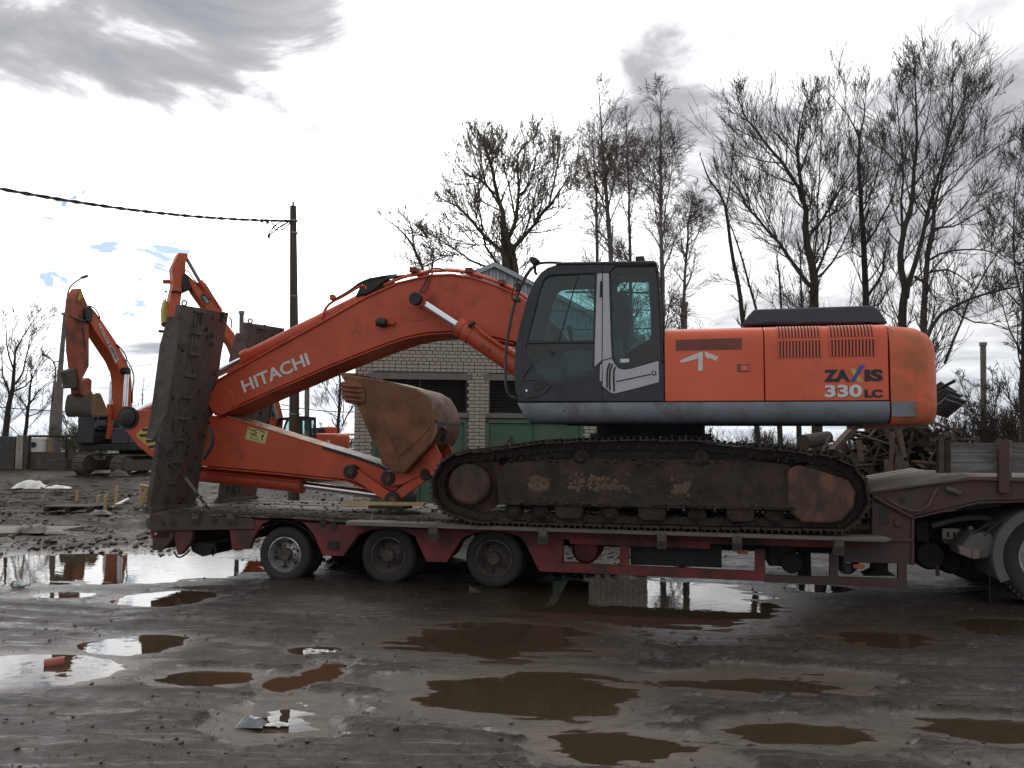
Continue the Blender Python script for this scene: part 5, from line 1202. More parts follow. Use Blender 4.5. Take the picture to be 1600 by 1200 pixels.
# ================================================================ OTHER EXCAVATORS
def simple_track(g_sh, root, u0, u1, v0, v1, z0, z1, m_shoe, m_wheel, nsh):
    r = (z1 - z0) / 2; path_ = []
    for a in range(90, 271, 20): path_.append((u0 + r + r * math.cos(rad(a)), z0 + r + r * math.sin(rad(a))))
    for a in range(-90, 91, 20): path_.append((u1 - r + r * math.cos(rad(a)), z0 + r + r * math.sin(rad(a))))
    pv_ = [Vector(p) for p in path_]; sg = [(pv_[(i + 1) % len(pv_)] - pv_[i]).length for i in range(len(pv_))]; tt = sum(sg)
    def onp(s):
        s %= tt
        for i, L in enumerate(sg):
            if s <= L: return pv_[i] + (pv_[(i + 1) % len(pv_)] - pv_[i]) * (s / L)
            s -= L
        return pv_[0]
    pt = tt / nsh; me_ = G().box((0, 0, -.02), (pt * .82, v1 - v0, .05)).box((0, 0, .012), (.03, v1 - v0, .03)).mesh('track_shoe', smooth=0); me_.materials.append(M[m_shoe])
    of = OFF[root]
    for i in range(nsh):
        p = onp(i * pt); t = (onp(i * pt + .05) - onp(i * pt - .05)).normalized(); nr = Vector((t.y, -t.x))
        c = Vector((sum(x.x for x in pv_), sum(x.y for x in pv_))) / len(pv_)
        if nr.dot(p - c) < 0: nr = -nr
        o = bpy.data.objects.new('track_shoe', me_); COL.objects.link(o); o.parent = root
        o.matrix_local = Matrix.Translation((p.x - of.x, (v0 + v1) / 2 - of.y, p.y - of.z)) @ Matrix(((t.x, 0, nr.x, 0), (0, 1, 0, 0), (t.y, 0, nr.y, 0), (0, 0, 0, 1)))
    G().bx(u0 + r * 1.3, u1 - r * 1.3, v0 + .04, v1 - .04, z0 + r * .45, z1 - r * .5).build('track_frame', m_wheel, root, .02)
    for uc in (u0 + r, u1 - r): G().lathe([(0, v0 + .03), (r * .55, v0 + .03), (r * .62, v0 + .06), (r * .9, v0 + .1), (r * .9, v1 - .1), (r * .62, v1 - .06), (0, v1 - .03)], (uc, z0 + r), 20).build('track_wheel', m_wheel, root)
# ---- the one at the far left, bucket curled
fA = Frame(-17.5, 39.5, 72)
XA = thing('excavator', 'parked orange excavator with curled clay-smeared bucket beside the street lamps', 'excavator', fA, (1.5, 1.2, .1))
zg = .10
simple_track(None, XA, -.6, 3.9, -.05, .55, zg, zg + .95, 'exdirt', 'exdirt', 40)
simple_track(None, XA, -.6, 3.9, 2.1, 2.7, zg, zg + .95, 'exdirt', 'exdirt', 40)
G().bx(.8, 2.8, .5, 2.15, zg + .35, zg + .9).build('centre_frame', 'exdirt', XA)
G().cyl((1.7, 1.3, zg + .9), (1.7, 1.3, zg + 1.15), .65, 24).build('slewing_ring', 'dark', XA)
G().bx(-.2, 4.3, -.05, 2.7, zg + 1.15, zg + 1.45).build('upper_frame', 'dark', XA, .04)
G().bx(1.6, 4.2, -.05, 2.7, zg + 1.45, zg + 2.35).build('engine_housing', 'exorange', XA, .08)
G().bx(-.15, 1.5, -.02, .95, zg + 1.45, zg + 2.2).build('side_box', 'hood', XA, .05)
cb = G().bx(-.35, 1.3, 1.75, 2.75, zg + 1.45, zg + 2.95).build('cab', 'cab', XA, .06); G().bx(-.37, 1.1, 1.73, 1.76, zg + 2.0, zg + 2.8).build('window', 'glass', cb)
vA_ = 1.0
def apx(l, v=vA_): return fA.pts(l, v)
def A8(l): return [(60 + x * .2, 420 + y * .2) for x, y in l]
bmA = A8([(372, 300), (400, 285), (450, 340), (520, 440), (600, 560), (690, 720), (722, 810), (730, 900), (735, 1100), (735, 1180), (664, 1180), (662, 1000), (655, 900), (640, 810), (600, 720), (520, 600), (440, 480), (408, 420), (380, 380)])
bA = G().prism(apx(bmA), vA_, vA_ + .62).build('boom', 'exorange', XA, .02)
stA = A8([(296, 250), (318, 190), (345, 150), (355, 185), (378, 240), (405, 300), (408, 520), (408, 760), (335, 900), (318, 780), (300, 640), (296, 400)])
sA = G().prism(apx(stA), vA_ + .08, vA_ + .62).build('arm', 'exarm', XA, .02)
hA = A8([(360, 320), (395, 285), (420, 320), (415, 410), (388, 420), (362, 380)]); G().prism(apx(hA), vA_ - .05, vA_ + .68).build('arm_pivot', 'pin', XA, .02)
for l, v, r, nm, m in (([(270, 450), (278, 660)], vA_ + .45, .13, 'bucket_cylinder', 'exorange'), ([(282, 650), (286, 790)], vA_ + .45, .06, 'cylinder_rod', 'chrome'),
                       ([(690, 810), (676, 1075)], vA_ - .18, .11, 'cylinder_rod', 'chrome'), ([(676, 1075), (672, 1190)], vA_ - .18, .16, 'boom_cylinder', 'exorange'),
                       ([(573, 880), (562, 1065)], vA_ + .75, .10, 'cylinder_rod', 'chrome'), ([(562, 1060), (550, 1260), (540, 1330)], vA_ + .75, .16, 'boom_cylinder', 'exorange')):
    G().tube([fA.p3(x, y, v) for x, y in A8(l)], r, 12).build(nm, m, XA)
G().disc(fA.uz(*A8([(686, 798)])[0], vA_ - .2), .17, vA_ - .32, vA_, 14).build('pin_cap', 'pin', XA)
for l, r in (([(405, 290), (440, 310), (470, 350), (482, 390)], .03), ([(610, 590), (660, 640), (688, 690), (690, 720)], .03), ([(690, 710), (730, 780), (750, 850), (735, 940), (733, 1050)], .03), ([(240, 370), (300, 395), (350, 408), (395, 395)], .04), ([(345, 455), (358, 560), (368, 640)], .03)):
    G().tube([fA.p3(x, y, vA_ - .03) for x, y in smooth_path(A8(l), 1)], r, 6).build('hose', 'black', XA)
text_obj('letters', 'HITACHI', A8([(462, 440)])[0], A8([(535, 590)])[0], 6.0, vA_ - .02, fA, 'white', bA, depth=.02, bold=.02)
sg_ = G().prism(apx(A8([(545, 606), (570, 596), (624, 706), (600, 738)])), vA_ - .03, vA_ + .01).build('sign_plate', 'plastic', bA)
text_obj('letters', 'AREHДA', A8([(556, 607)])[0], A8([(610, 712)])[0], 3.6, vA_ - .05, fA, 'decalblue', sg_, depth=.02, bold=.02)
for k in range(3): G().tube([fA.p3(x, y, vA_ + .06) for x, y in A8([(312 + k * 9, 250 - k * 8), (322 + k * 7, 190 - k * 4)])], .035, 5).build('warning_stripe', 'decalyel', sA)
lk_ = A8([(240, 800), (262, 790), (320, 775), (325, 860), (330, 930), (262, 935), (262, 860), (242, 825)]); G().prism(apx(lk_), vA_ + .15, vA_ + .55).build('bucket_link', 'exdirt', XA, .03)
cp_ = A8([(330, 890), (345, 880), (405, 850), (428, 872), (425, 905), (422, 950), (440, 985), (380, 1010), (335, 975)]); G().prism(apx(cp_), vA_ + .05, vA_ + .6).build('bucket_bracket', 'exarm', XA, .03)
bkA = [(416, 1010), (430, 980), (465, 968), (488, 975), (520, 1050), (545, 1120), (540, 1148), (420, 1148), (405, 1090)]
b_ = G().prism(apx(A8(bkA), vA_ - .35), vA_ - .35, vA_ - .3).build('bucket', 'exbucket', XA, .02)
pl = fA.pts(A8([(425, 985), (412, 1030), (405, 1090), (412, 1135), (425, 1150), (470, 1150), (530, 1149)]), vA_ - .35)
G().strip(pl, vA_ - .34, vA_ + 1.05, -.04).build('bucket_shell', 'exdirt', b_)
G().prism(apx(A8(bkA), vA_ - .35), vA_ + 1.02, vA_ + 1.07).build('bucket_side', 'exdirt', b_, .02)
# ---- the one behind the trailer, arm hanging over the near ramp
fB = Frame(-8.6, 36, 35)
XB = thing('excavator', 'orange excavator behind the trailer with its arm rising above the near ramp', 'excavator', fB, (.5, 1.2, .1))
def B1(l): return [(230 + x * .15, 380 + y * .15) for x, y in l]
def B2(l): return [(400 + x * .13333, 560 + y * .13333) for x, y in l]
vB_ = .9
simple_track(None, XB, -1.6, 2.9, -.1, .5, .1, 1.05, 'exdirt', 'exdirt', 38); simple_track(None, XB, -1.6, 2.9, 2.1, 2.7, .1, 1.05, 'exdirt', 'exdirt', 38)
G().cyl((.7, 1.3, .4), (.7, 1.3, 1.3), .8, 24).build('centre_frame', 'dark', XB)
G().bx(-1.2, 3.0, -.05, 2.7, 1.2, 1.42).build('upper_frame', 'skirt', XB, .04)
e0 = fB.uz(494, 677, 0); e1 = fB.uz(527, 700, 0)
G().bx(e0[0], e1[0] - .02, 0, 2.65, 1.42, e0[1]).build('engine_housing', 'exorange', XB, .08)
eb = G().bx(e0[0] + .9 * (e1[0] - e0[0]), e0[0] + 1.0 * (e1[0] - e0[0]) + .65, .05, 2.6, 1.3, e0[1]).build('counterweight', 'exorange', XB, .15)
h0, h1 = fB.uz(496, 668, .8), fB.uz(511, 677, .8); G().bx(h0[0], h1[0], .8, 1.9, h1[1], h0[1]).build('engine_hood', 'hood', XB, .04)
h0, h1 = fB.uz(511, 667, .5), fB.uz(527, 677, .5); G().bx(h0[0], h1[0], .5, 1.4, h1[1], h0[1]).build('filter_box', 'exorange', XB, .03)
c_ = fB.uz(513.5, 692, -.02); G().box((c_[0], -.01, c_[1]), (.13, .03, .22)).build('white_tag', 'plastic', eb)
k0, k1 = fB.uz(447, 651, 0), fB.uz(494, 690, 0)
cbl = fB.pts([(440, 700), (441, 675), (449, 652), (470, 650), (494, 652), (494, 700)], 0.0)
cB = G().prism(cbl, .0, .06, [fB.pts([(444, 688), (447, 665), (452, 656), (468, 656), (468, 690)], 0), fB.pts([(473, 656), (483, 656), (483, 690), (473, 690)], 0), fB.pts([(487, 657), (491, 657), (491, 688), (487, 690)], 0)]).build('cab', 'cab', XB)
G().prism(cbl, .94, 1.0, [fB.pts([(444, 688), (447, 665), (452, 656), (468, 656), (468, 690)], 0), fB.pts([(473, 656), (491, 657), (491, 688), (473, 690)], 0)]).build('cab_side', 'cab', cB)
G().prism(cbl, .02, .03).build('window', 'glass', cB); G().strip(fB.pts([(449, 652), (470, 650), (494, 652)], 0), 0, 1.0, -.06).build('roof', 'cab', cB)
G().bx(k0[0] - .1, k1[0], 0, 1.0, 1.42, 1.75).build('cab_floor', 'cab', cB)
vBb = 1.05
bmB = B1([(395, 345), (430, 335), (480, 380), (590, 500), (700, 640), (830, 840), (900, 930), (1000, 1080)]) + [(398, 570), (420, 610), (436, 625), (443, 652), (440, 690), (415, 690), (405, 640), (380, 590)] + B1([(870, 1060), (790, 950), (690, 790), (590, 650), (490, 510), (430, 400), (400, 380)])
bB = G().prism(fB.pts(bmB, vBb), vBb, vBb + .62).build('boom', 'exorange', XB, .02)
stB = B1([(262, 250), (312, 140), (330, 98), (425, 105), (425, 150), (405, 190), (400, 300), (370, 400), (362, 520), (330, 760), (320, 900), (215, 900), (225, 750), (240, 560), (270, 430)])
sB = G().prism(fB.pts(stB, vBb + .05), vBb + .05, vBb + .6).build('arm', 'exorange', XB, .02)
pvb = B1([(380, 310), (420, 330), (460, 460), (440, 490), (380, 500), (360, 420)]); G().prism(fB.pts(pvb, vBb), vBb - .05, vBb + .66).build('arm_pivot', 'pin', XB, .02)
for l, v, r, nm, m in (([(410, 160), (545, 395)], vBb + .2, .075, 'cylinder_rod', 'metal'), ([(545, 395), (745, 690), (760, 720)], vBb + .2, .13, 'arm_cylinder', 'exorange')):
    G().tube([fB.p3(x, y, v) for x, y in B1(l)], r, 10).build(nm, m, XB)
for l, r in (([(400, 285), (440, 300), (460, 345), (530, 430), (590, 500)], .025), ([(600, 410), (680, 540), (750, 680)], .02), ([(250, 505), (300, 500), (350, 515), (375, 515)], .04), ([(855, 770), (880, 800), (880, 880)], .025), ([(180, 500), (210, 510)], .04)):
    G().tube([fB.p3(x, y, vBb - .02) for x, y in smooth_path(B1(l), 1)], r, 6).build('hose', 'black', XB)
G().tube([fB.p3(x, y, vBb + .7) for x, y in B1([(165, 400), (255, 402)])], .09, 8).build('pin_boss', 'exorange', XB)
G().prism(fB.pts(B1([(215, 560), (195, 610), (184, 680), (188, 780), (193, 840), (225, 860), (250, 700)]), vBb), vBb + .3, vBb + .75).build('work_cylinder', 'decalyel', XB, .03)
for l in ([(150, 850), (190, 830)], [(120, 915), (170, 920)]): G().tube([fB.p3(x, y, vBb) for x, y in B1(l)], .06, 6).build('hose_end', 'pin', XB)
sgB = G().prism(fB.pts(B1([(585, 512), (655, 590), (615, 642), (555, 560)]), vBb), vBb - .03, vBb + .01).build('sign_plate', 'decalblack', bB)
text_obj('letters', 'ЭПК', B1([(562, 568)])[0], B1([(618, 632)])[0], 6.0, vBb - .05, fB, 'white', sgB, depth=.02, bold=.02)
for l, r, m in (([(424, 625), (433, 655)], .10, 'metal'), ([(416, 625), (428, 650)], .05, 'pin')): G().tube([fB.p3(x, y, vBb - .15) for x, y in l], r, 8).build('boom_cylinder', m, XB)
# ================================================================ POLES AND WIRES
def ground_thing(name, label, cat, px, Y, group=None):
    X = at(px, 690, Y).x; z = gz(X, Y); return thing(name, label, cat, WF, (X, Y, z), group), X, z
wp, X0, z0 = ground_thing('utility_pole', 'dark wooden utility pole rising behind the boom with one cable', 'pole', 461, 22)
tpz = at(458, 322, 22)
G().tube([(X0, 22, z0 - .3), (at(460, 600, 22).x, 22, at(460, 600, 22).z), (tpz.x, 22, tpz.z)], [.155, .125, .085], 12).build('shaft', 'pole', wp)
G().tube([(tpz.x - .0, 22, tpz.z), (tpz.x - .0, 22, tpz.z + .12)], .03, 6).build('pole_tip', 'metal', wp)
for y in (346, 365, 464, 648): p = at(459 + (y > 600), y, 22); G().cyl(p, p + Vector((0, 0, .035)), .105 if y < 500 else .15, 14).build('wire_band', 'metal', wp)
cb_ = thing('overhead_cable', 'twisted black overhead cable running from the wooden pole to the left edge', 'cable', WF, tuple(at(455, 345, 21.9)))
pts_ = []
A_, B_ = at(455, 345, 21.9), at(-60, 283, 15.5)
for i in range(41):
    t = i / 40; p = A_.lerp(B_, t); p.z -= .55 * 4 * t * (1 - t) * .33; pts_.append(p)
for ph in (0, math.pi):
    G().tube([p + Vector((0, .022 * math.cos(i * 1.9 + ph), .022 * math.sin(i * 1.9 + ph))) for i, p in enumerate(pts_)], .022, 5).build('cable_strand', 'cable', cb_)
for l in ([(453, 346), (440, 352), (428, 362), (420, 368)], [(452, 344), (436, 347), (424, 358), (419, 369)], [(453, 348), (445, 358), (432, 360), (425, 352)], [(452, 346), (446, 350), (436, 356), (426, 350), (423, 344)]):
    G().tube([at(x, y, 21.9) for x, y in smooth_path(l, 1)], .018, 5).build('loose_wire', 'cable', cb_)
for x, y in ((409, 345), (420, 369), (418, 347)): p = at(x, y, 21.7); G().box(p, (.06, .06, .09)).build('cable_clamp', 'cable', cb_)
lp, X0, z0 = ground_thing('street_lamp', 'tall grey concrete street lamp with curved arm beside the far left excavator', 'street lamp', 88, 50)
G().tube([(X0, 50, z0 - .3), at(92, 604, 50)], [.27, .25], 14).build('base_sleeve', 'concrete', lp)
G().tube([at(92, 606, 50), at(102, 490, 50)], [.16, .11], 12).build('shaft', 'concrete', lp)
G().tube([at(x, y, 50) for x, y in smooth_path([(102, 492), (104, 470), (107, 452), (114, 443), (125, 436), (130, 433)], 2)], .05, 8).build('lamp_arm', 'metal', lp)
p = at(132, 432.5, 50); G().box(p, (.42, .25, .12), Matrix.Rotation(-.35, 3, 'Y')).build('lamp_head', 'metal', lp, .03)
p = at(101.6, 492, 50); G().cyl(p, p + Vector((0, 0, .12)), .2, 12).build('collar', 'metal', lp)
for a, b in (((100, 563), (84, 566)), ((98, 594), (108, 597)), ((99, 586), (110, 588)), ((102, 497), (109, 498))): G().tube([at(*a, 50), at(*b, 50)], .04, 5).build('bracket', 'metal', lp)
lp, X0, z0 = ground_thing('street_lamp', 'shorter street lamp with a curved arm farthest to the left', 'street lamp', 81, 68)
G().tube([(X0, 68, z0 - .3), at(83, 650, 68), at(86, 596, 68)], [.30, .24, .13], 12).build('shaft', 'concrete', lp)
G().tube([at(x, y, 68) for x, y in smooth_path([(86, 598), (87, 575), (84, 565), (76, 558), (71, 555)], 2)], .06, 8).build('lamp_arm', 'metal', lp)
p = at(71, 555, 68); G().box(p, (.5, .25, .14), Matrix.Rotation(.6, 3, 'Y')).build('lamp_head', 'metal', lp, .03)
for nm, lb, px, Y, yt, r in (('concrete_post', 'thin grey post between wooden pole and leafless tree under the boom', 480, 55, 560, .16), ('concrete_post', 'pale concrete post among the far shrubs behind the dropside boards', 1536, 40, 540, .13), ('concrete_post', 'squat post with a flat cap seen just past the cab rear', 1069, 38, 478, .14), ('concrete_post', 'short post top with a flat cap between the two upright ramps', 377.5, 40, 491, .10)):
    q, X0, z0 = ground_thing(nm, lb, 'post', px, Y)
    t_ = at(px, yt, Y); G().tube([(X0, Y, z0 - .3), t_], r, 10).build('shaft', 'concrete', q); G().cyl(t_, t_ + Vector((0, 0, .15)), r * 1.35, 10).build('cap', 'metal', q)
# far wires
for lb, a, b in (('thin black wire crossing low behind the left excavator', (-40, 633), (470, 638)), ('thin black wire crossing low behind the wooden pole', (440, 632), (640, 634)), ('faint overhead wire high behind the left excavator', (-40, 575), (300, 560))):
    A_, B_ = at(*a, 62), at(*b, 62); pl = []
    for i in range(13):
        t = i / 12; p = A_.lerp(B_, t); p.z -= .5 * 4 * t * (1 - t); pl.append(p)
    G().tube(pl, .035 if 'faint' not in lb else .018, 4).build('overhead_wire', 'cable'); tagset(bpy.context.scene.collection.objects[-1], lb, 'cable')
# ================================================================ FENCE AND GATE AT THE LEFT
fn, X0, z0 = ground_thing('concrete_fence', 'weathered concrete fence slabs ending in a brick pier at the left edge', 'fence', 0, 46)
a = at(-140, 681, 46); b = at(26, 681, 46); zt = a.z
for k in range(2): G().bx(a.x + k * (b.x - a.x) / 2, a.x + (k + 1) * (b.x - a.x) / 2 - .06, 46, 46.2, z0 - .4, zt).build('fence_slab', 'concretedark', fn, .02)
p0, p1 = at(27, 681, 45.9), at(38, 681, 45.9)
pz = G().bx(p0.x, p1.x, 45.85, 46.3, z0 - .4, zt + .03).build('pier', 'mortar', fn)
zz = z0; k = 0
while zz < zt:
    for j in range(2):
        w_ = (p1.x - p0.x) / 2; xo = p0.x + j * w_
        G().box((xo + w_ / 2, 45.84, zz + .05), (w_ - .015, .05, .085)).build('brick', 'brick', pz, smooth=0)
    zz += .10
q0, q1 = at(39, 681, 45.9), at(45, 681, 45.9); G().bx(q0.x, q1.x, 45.8, 46.2, z0 - .3, zt + .02).build('gate_post', 'concretedark', fn, .02)
gt, X0, z0 = ground_thing('gate_frame', 'dark steel gate frame with a long thin top bar beside the concrete fence', 'gate', 100, 46)
a, b = at(45, 681.5, 46), at(160, 682, 46); G().tube([a, b], .07, 6).build('top_bar', 'dark', gt)
for px in (46, 104, 158): p = at(px, 682, 46); G().tube([p, (p.x, 46, z0 - .2)], .06, 6).build('gate_upright', 'dark', gt)
p0, p1 = at(46, 706, 46), at(160, 715, 46); G().bx(p0.x, p1.x, 46.05, 46.1, z0 - .3, p0.z).build('kick_panel', 'exdirt', gt)
wf, X0, z0 = ground_thing('slatted_fence', 'bright cream slatted fence panel seen through the dark gate frame', 'fence', 75, 60)
a, b = at(61, 685, 60), at(83, 705, 60)
for y in (685, 695, 704): p = at(70, y, 60); G().bx(a.x, b.x, 60, 60.08, p.z - .06, p.z + .06).build('fence_rail', 'woodpale', wf)
for k in range(8): x = a.x + (b.x - a.x) * k / 7; G().bx(x - .05, x + .05, 59.95, 60, b.z - .3, a.z + .05).build('fence_slat', 'woodpale', wf)
G().bx(a.x, b.x, 60.2, 60.25, z0 - .3, a.z - .1).build('fence_backing', 'plastic', wf)
vn, X0, z0 = ground_thing('cabinet', 'small white cabinet with a dark opening seen through the gate frame', 'cabinet', 53, 59)
a, b = at(47, 684, 59), at(60, 705, 59); vb = G().bx(a.x, b.x, 59, 60, z0 - .3, a.z).build('body', 'plastic', vn, .04); c_ = at(52, 695, 58.97)
G().disc((c_.x, c_.z), .20, 58.96, 59.02, 18).build('opening', 'black', vb)
# low wall and yellow-topped fence behind the brick corner
bf, X0, z0 = ground_thing('bar_fence', 'grey bar fence with yellow rail between orange excavator and brick corner', 'fence', 540, 44)
a, b = at(526, 678, 44), at(640, 678, 44); G().bx(a.x, b.x, 44, 44.1, a.z - .08, a.z + .03).build('top_rail', 'decalyel', bf)
p = at(540, 686, 44); G().bx(a.x, b.x, 44.02, 44.06, p.z - .05, p.z).build('rail', 'dark', bf)
for k in range(16): x = a.x + (b.x - a.x) * k / 15; G().bx(x - .02, x + .02, 44.03, 44.06, z0 - .2, p.z).build('fence_bar', 'dark', bf)
# ================================================================ TREES
DENS = 1.9
class TreeBuf:
    def __init__(s, seed): s.r = random.Random(seed); s.tr = G(); s.cr = G()
    def tube(s, g, pts, rs, n): g.tube(pts, rs, n, False)
    def branch(s, p, d, L, r, lvl, sp, maxl):
        R = s.r; n = 4 if lvl == 1 else 3
        pts = [p.copy()]; d = d.normalized(); q = p.copy(); dirs = [d.copy()]
        for i in range(n):
            d = (d + Vector((R.gauss(0, 1), R.gauss(0, 1), R.gauss(0, 1))) * sp['wob'] + Vector((0, 0, sp['up'][min(lvl, len(sp['up']) - 1)]))).normalized()
            q = q + d * (L / n); pts.append(q.copy()); dirs.append(d.copy())
        rs = [max(sp['rmin'], r * (1 - .75 * i / n)) for i in range(n + 1)]
        s.tube(s.cr, pts, rs, 4 if lvl <= 1 else 3)
        if lvl >= maxl: return
        k = sp['kids'][min(lvl, len(sp['kids']) - 1)]
        k = int(k) + (R.random() < k - int(k))
        for j in range(k):
            t = R.uniform(.25, 1.0) * n; i = min(int(t), n - 1); pp = pts[i].lerp(pts[i + 1], t - i); dd = dirs[i + 1]
            ax = dd.orthogonal().normalized(); ax.rotate(Matrix.Rotation(R.uniform(0, 6.28), 3, dd)); nd = dd.copy(); nd.rotate(Matrix.Rotation(rad(R.uniform(*sp['ang'])), 3, ax))
            s.branch(pp, nd, L * R.uniform(*sp['lr']), rs[i] * .6, lvl + 1, sp, maxl)
    def limb(s, pl, r0, r1, trunk, sp, L0, dens, maxl=3, start=.25, jit=.0):
        R = s.r; pl = [Vector(p) for p in pl]
        q = smooth_path([tuple(p) for p in pl], 1); q = [Vector(p) for p in q]; n = len(q)
        q = [q[0]] + [p + Vector((R.gauss(0, jit), R.gauss(0, jit), R.gauss(0, jit))) for p in q[1:]]
        rs = [r0 + (r1 - r0) * (i / (n - 1)) ** .8 for i in range(n)]
        s.tube(s.tr if trunk else s.cr, q, rs, 7)
        tot = sum((b - a).length for a, b in zip(q, q[1:])); acc = 0
        for i in range(n - 1):
            sg_ = (q[i + 1] - q[i]).length; m = sg_ * dens * DENS; m = int(m) + (R.random() < m - int(m))
            for j in range(m):
                t = R.random(); f = (acc + sg_ * t) / tot
                if f < start: continue
                dd = (q[i + 1] - q[i]).normalized(); ax = dd.orthogonal().normalized(); ax.rotate(Matrix.Rotation(R.uniform(0, 6.28), 3, dd)); nd = dd.copy(); nd.rotate(Matrix.Rotation(rad(R.uniform(*sp['ang0'])), 3, ax))
                rr_ = (rs[i] * .45); s.branch(q[i].lerp(q[i + 1], t), nd, L0 * 1.2 * R.uniform(.45, 1.2) * (1.15 - .84 * f), min(rr_, .030), 1, sp, maxl)
            acc += sg_
        # leader tip
        s.branch(q[-1], (q[-1] - q[-2]), L0 * .22, r1 * .8, 1, sp, maxl)
    def done(s, name, label, base, bark, twig, group=None, cat='tree'):
        o = thing(name, label, cat, WF, base, group)
        s.tr.build('trunk', bark, o, 0, 60)
        s.cr.build('crown', twig, o, 0, 60); return o
SP_POP = dict(wob=.09, up=[.10, .13, .16, .16], kids=[6, 6.5, 4.5, 3], ang=(18, 42), ang0=(26, 56), lr=(.36, .72), rmin=.006)
SP_WIL = dict(wob=.11, up=[.05, .09, .12, .12], kids=[6, 8, 5.5, 3], ang=(18, 44), ang0=(22, 58), lr=(.36, .72), rmin=.0062)
SP_BIR = dict(wob=.08, up=[.05, .05, -.03, -.10], kids=[7, 8, 5.5, 3], ang=(18, 46), ang0=(22, 46), lr=(.36, .70), rmin=.0052)
SP_BUSH = dict(wob=.14, up=[.08, .10, .10, .1], kids=[5, 5, 3.5, 2], ang=(20, 50), ang0=(20, 50), lr=(.42, .7), rmin=.008)
def tree(name, label, bark, twig, px, Y, limbs, sp, L0, dens, seed, maxl=3, spread=.35, scale=1, start=.25):
    tb = TreeBuf(seed); X0 = at(px, 690, Y).x; z0 = gz(X0, Y) - .1
    for li, (pl, r0, r1, trunk) in enumerate(limbs):
        dr = tb.r.uniform(-1, 1) * spread; base_y = limbs[0]
        w3 = []; L = 0
        for i, (x, y) in enumerate(pl):
            if i: L += math.hypot(x - pl[i - 1][0], y - pl[i - 1][1]) / FPX * Y
            w3.append(at(x, y, Y + (0 if trunk == 2 else dr * L)))
        if trunk == 2: w3 = [Vector((X0, Y, z0))] + w3
        tb.limb(w3, r0 * (.85 if trunk == 2 else .68), r1 * .62, bool(trunk), sp, L0, dens * (0.75 if trunk == 2 else 1.15), maxl, start if trunk else .12, .010 * L0)
    return tb.done(name, label, (X0, Y, z0), bark, twig)
def c3(l): return [(1080 + x * .3667, 80 + y * .3667) for x, y in l]
def c2(l): return [(560 + x * .35, 80 + y * .35) for x, y in l]
tree('bare_tree', 'thin crooked half-dead tree just right of the cab with few twigs', 'bark', 'twig', 1195, 30, [
    (c3([(222, 1160), (205, 1020), (170, 850), (150, 680), (125, 610), (70, 540), (42, 460)]), .13, .03, 2), (c3([(310, 1230), (275, 1095), (240, 960), (190, 800), (165, 740)]), .09, .03, 1), (c3([(150, 680), (165, 560), (180, 430)]), .05, .015, 0), (c3([(100, 480), (110, 520), (128, 612)][::-1]), .035, .012, 0), (c3([(215, 1000), (120, 960)]), .03, .012, 0)], SP_POP, .8, 1.3, 21, 2)
tree('bare_tree', 'broad bare tree with many upswept limbs over the front of the dark hood', 'bark', 'twig', 1276, 28, [
    (c3([(530, 1090), (515, 950), (490, 780), (480, 650)]), .24, .13, 2), (c3([(480, 650), (440, 560), (370, 450), (280, 350), (230, 280), (200, 200)]), .12, .02, 1), (c3([(480, 650), (455, 450), (450, 350), (490, 220)]), .12, .02, 1),
    (c3([(525, 1020), (470, 960), (400, 850), (310, 740), (230, 670), (215, 600), (135, 515)]), .12, .025, 1), (c3([(500, 800), (560, 720), (650, 570), (700, 480)]), .08, .02, 1), (c3([(530, 960), (560, 880), (600, 780), (590, 650)]), .09, .03, 1), (c3([(545, 960), (620, 880), (700, 700)]), .08, .02, 1), (c3([(440, 570), (330, 520), (250, 480)]), .05, .015, 0), (c3([(420, 880), (350, 780), (270, 610)]), .05, .015, 0), (c3([(520, 930), (535, 800), (540, 600), (560, 350), (545, 210)]), .06, .015, 0)], SP_POP, 2.0, 2.3, 22)
tree('bare_tree', 'slender straight bare tree in the gap above the middle of the hood', 'bark', 'twig', 1354, 29, [
    (c3([(745, 1080), (735, 850), (720, 650), (715, 500), (715, 380)]), .17, .07, 2), (c3([(715, 380), (690, 300), (600, 190)]), .06, .015, 1), (c3([(715, 380), (750, 250), (720, 190)]), .06, .015, 1), (c3([(740, 830), (800, 740), (860, 620), (880, 520)]), .07, .02, 1), (c3([(755, 1040), (810, 960), (825, 860)]), .08, .05, 1), (c3([(715, 620), (640, 560), (610, 480)]), .04, .012, 0), (c3([(725, 700), (800, 520), (820, 380)]), .05, .015, 0), (c3([(735, 880), (670, 850), (600, 900)]), .04, .012, 0)], SP_POP, 1.8, 2.1, 23)
tree('bare_tree', 'tall twin-stemmed bare tree, the highest of all, behind the counterweight', 'bark', 'twig', 1410, 27, [
    (c3([(895, 1150), (910, 1050), (890, 900), (900, 780), (940, 640), (955, 450)]), .20, .08, 2), (c3([(955, 450), (960, 200), (945, 40)]), .08, .015, 1), (c3([(915, 1050), (970, 850), (1010, 680), (1050, 530), (1110, 330), (1165, 190)]), .15, .02, 1), (c3([(1090, 400), (1120, 200), (1115, 20)]), .06, .012, 1), (c3([(1050, 530), (1130, 400), (1230, 150)]), .07, .015, 1), (c3([(900, 780), (895, 600), (900, 400), (870, 150)]), .08, .015, 1), (c3([(1010, 680), (1090, 600), (1200, 480), (1330, 390)]), .05, .012, 0), (c3([(960, 420), (1020, 250), (1020, 90)]), .04, .012, 0)], SP_POP, 1.9, 2.2, 24)
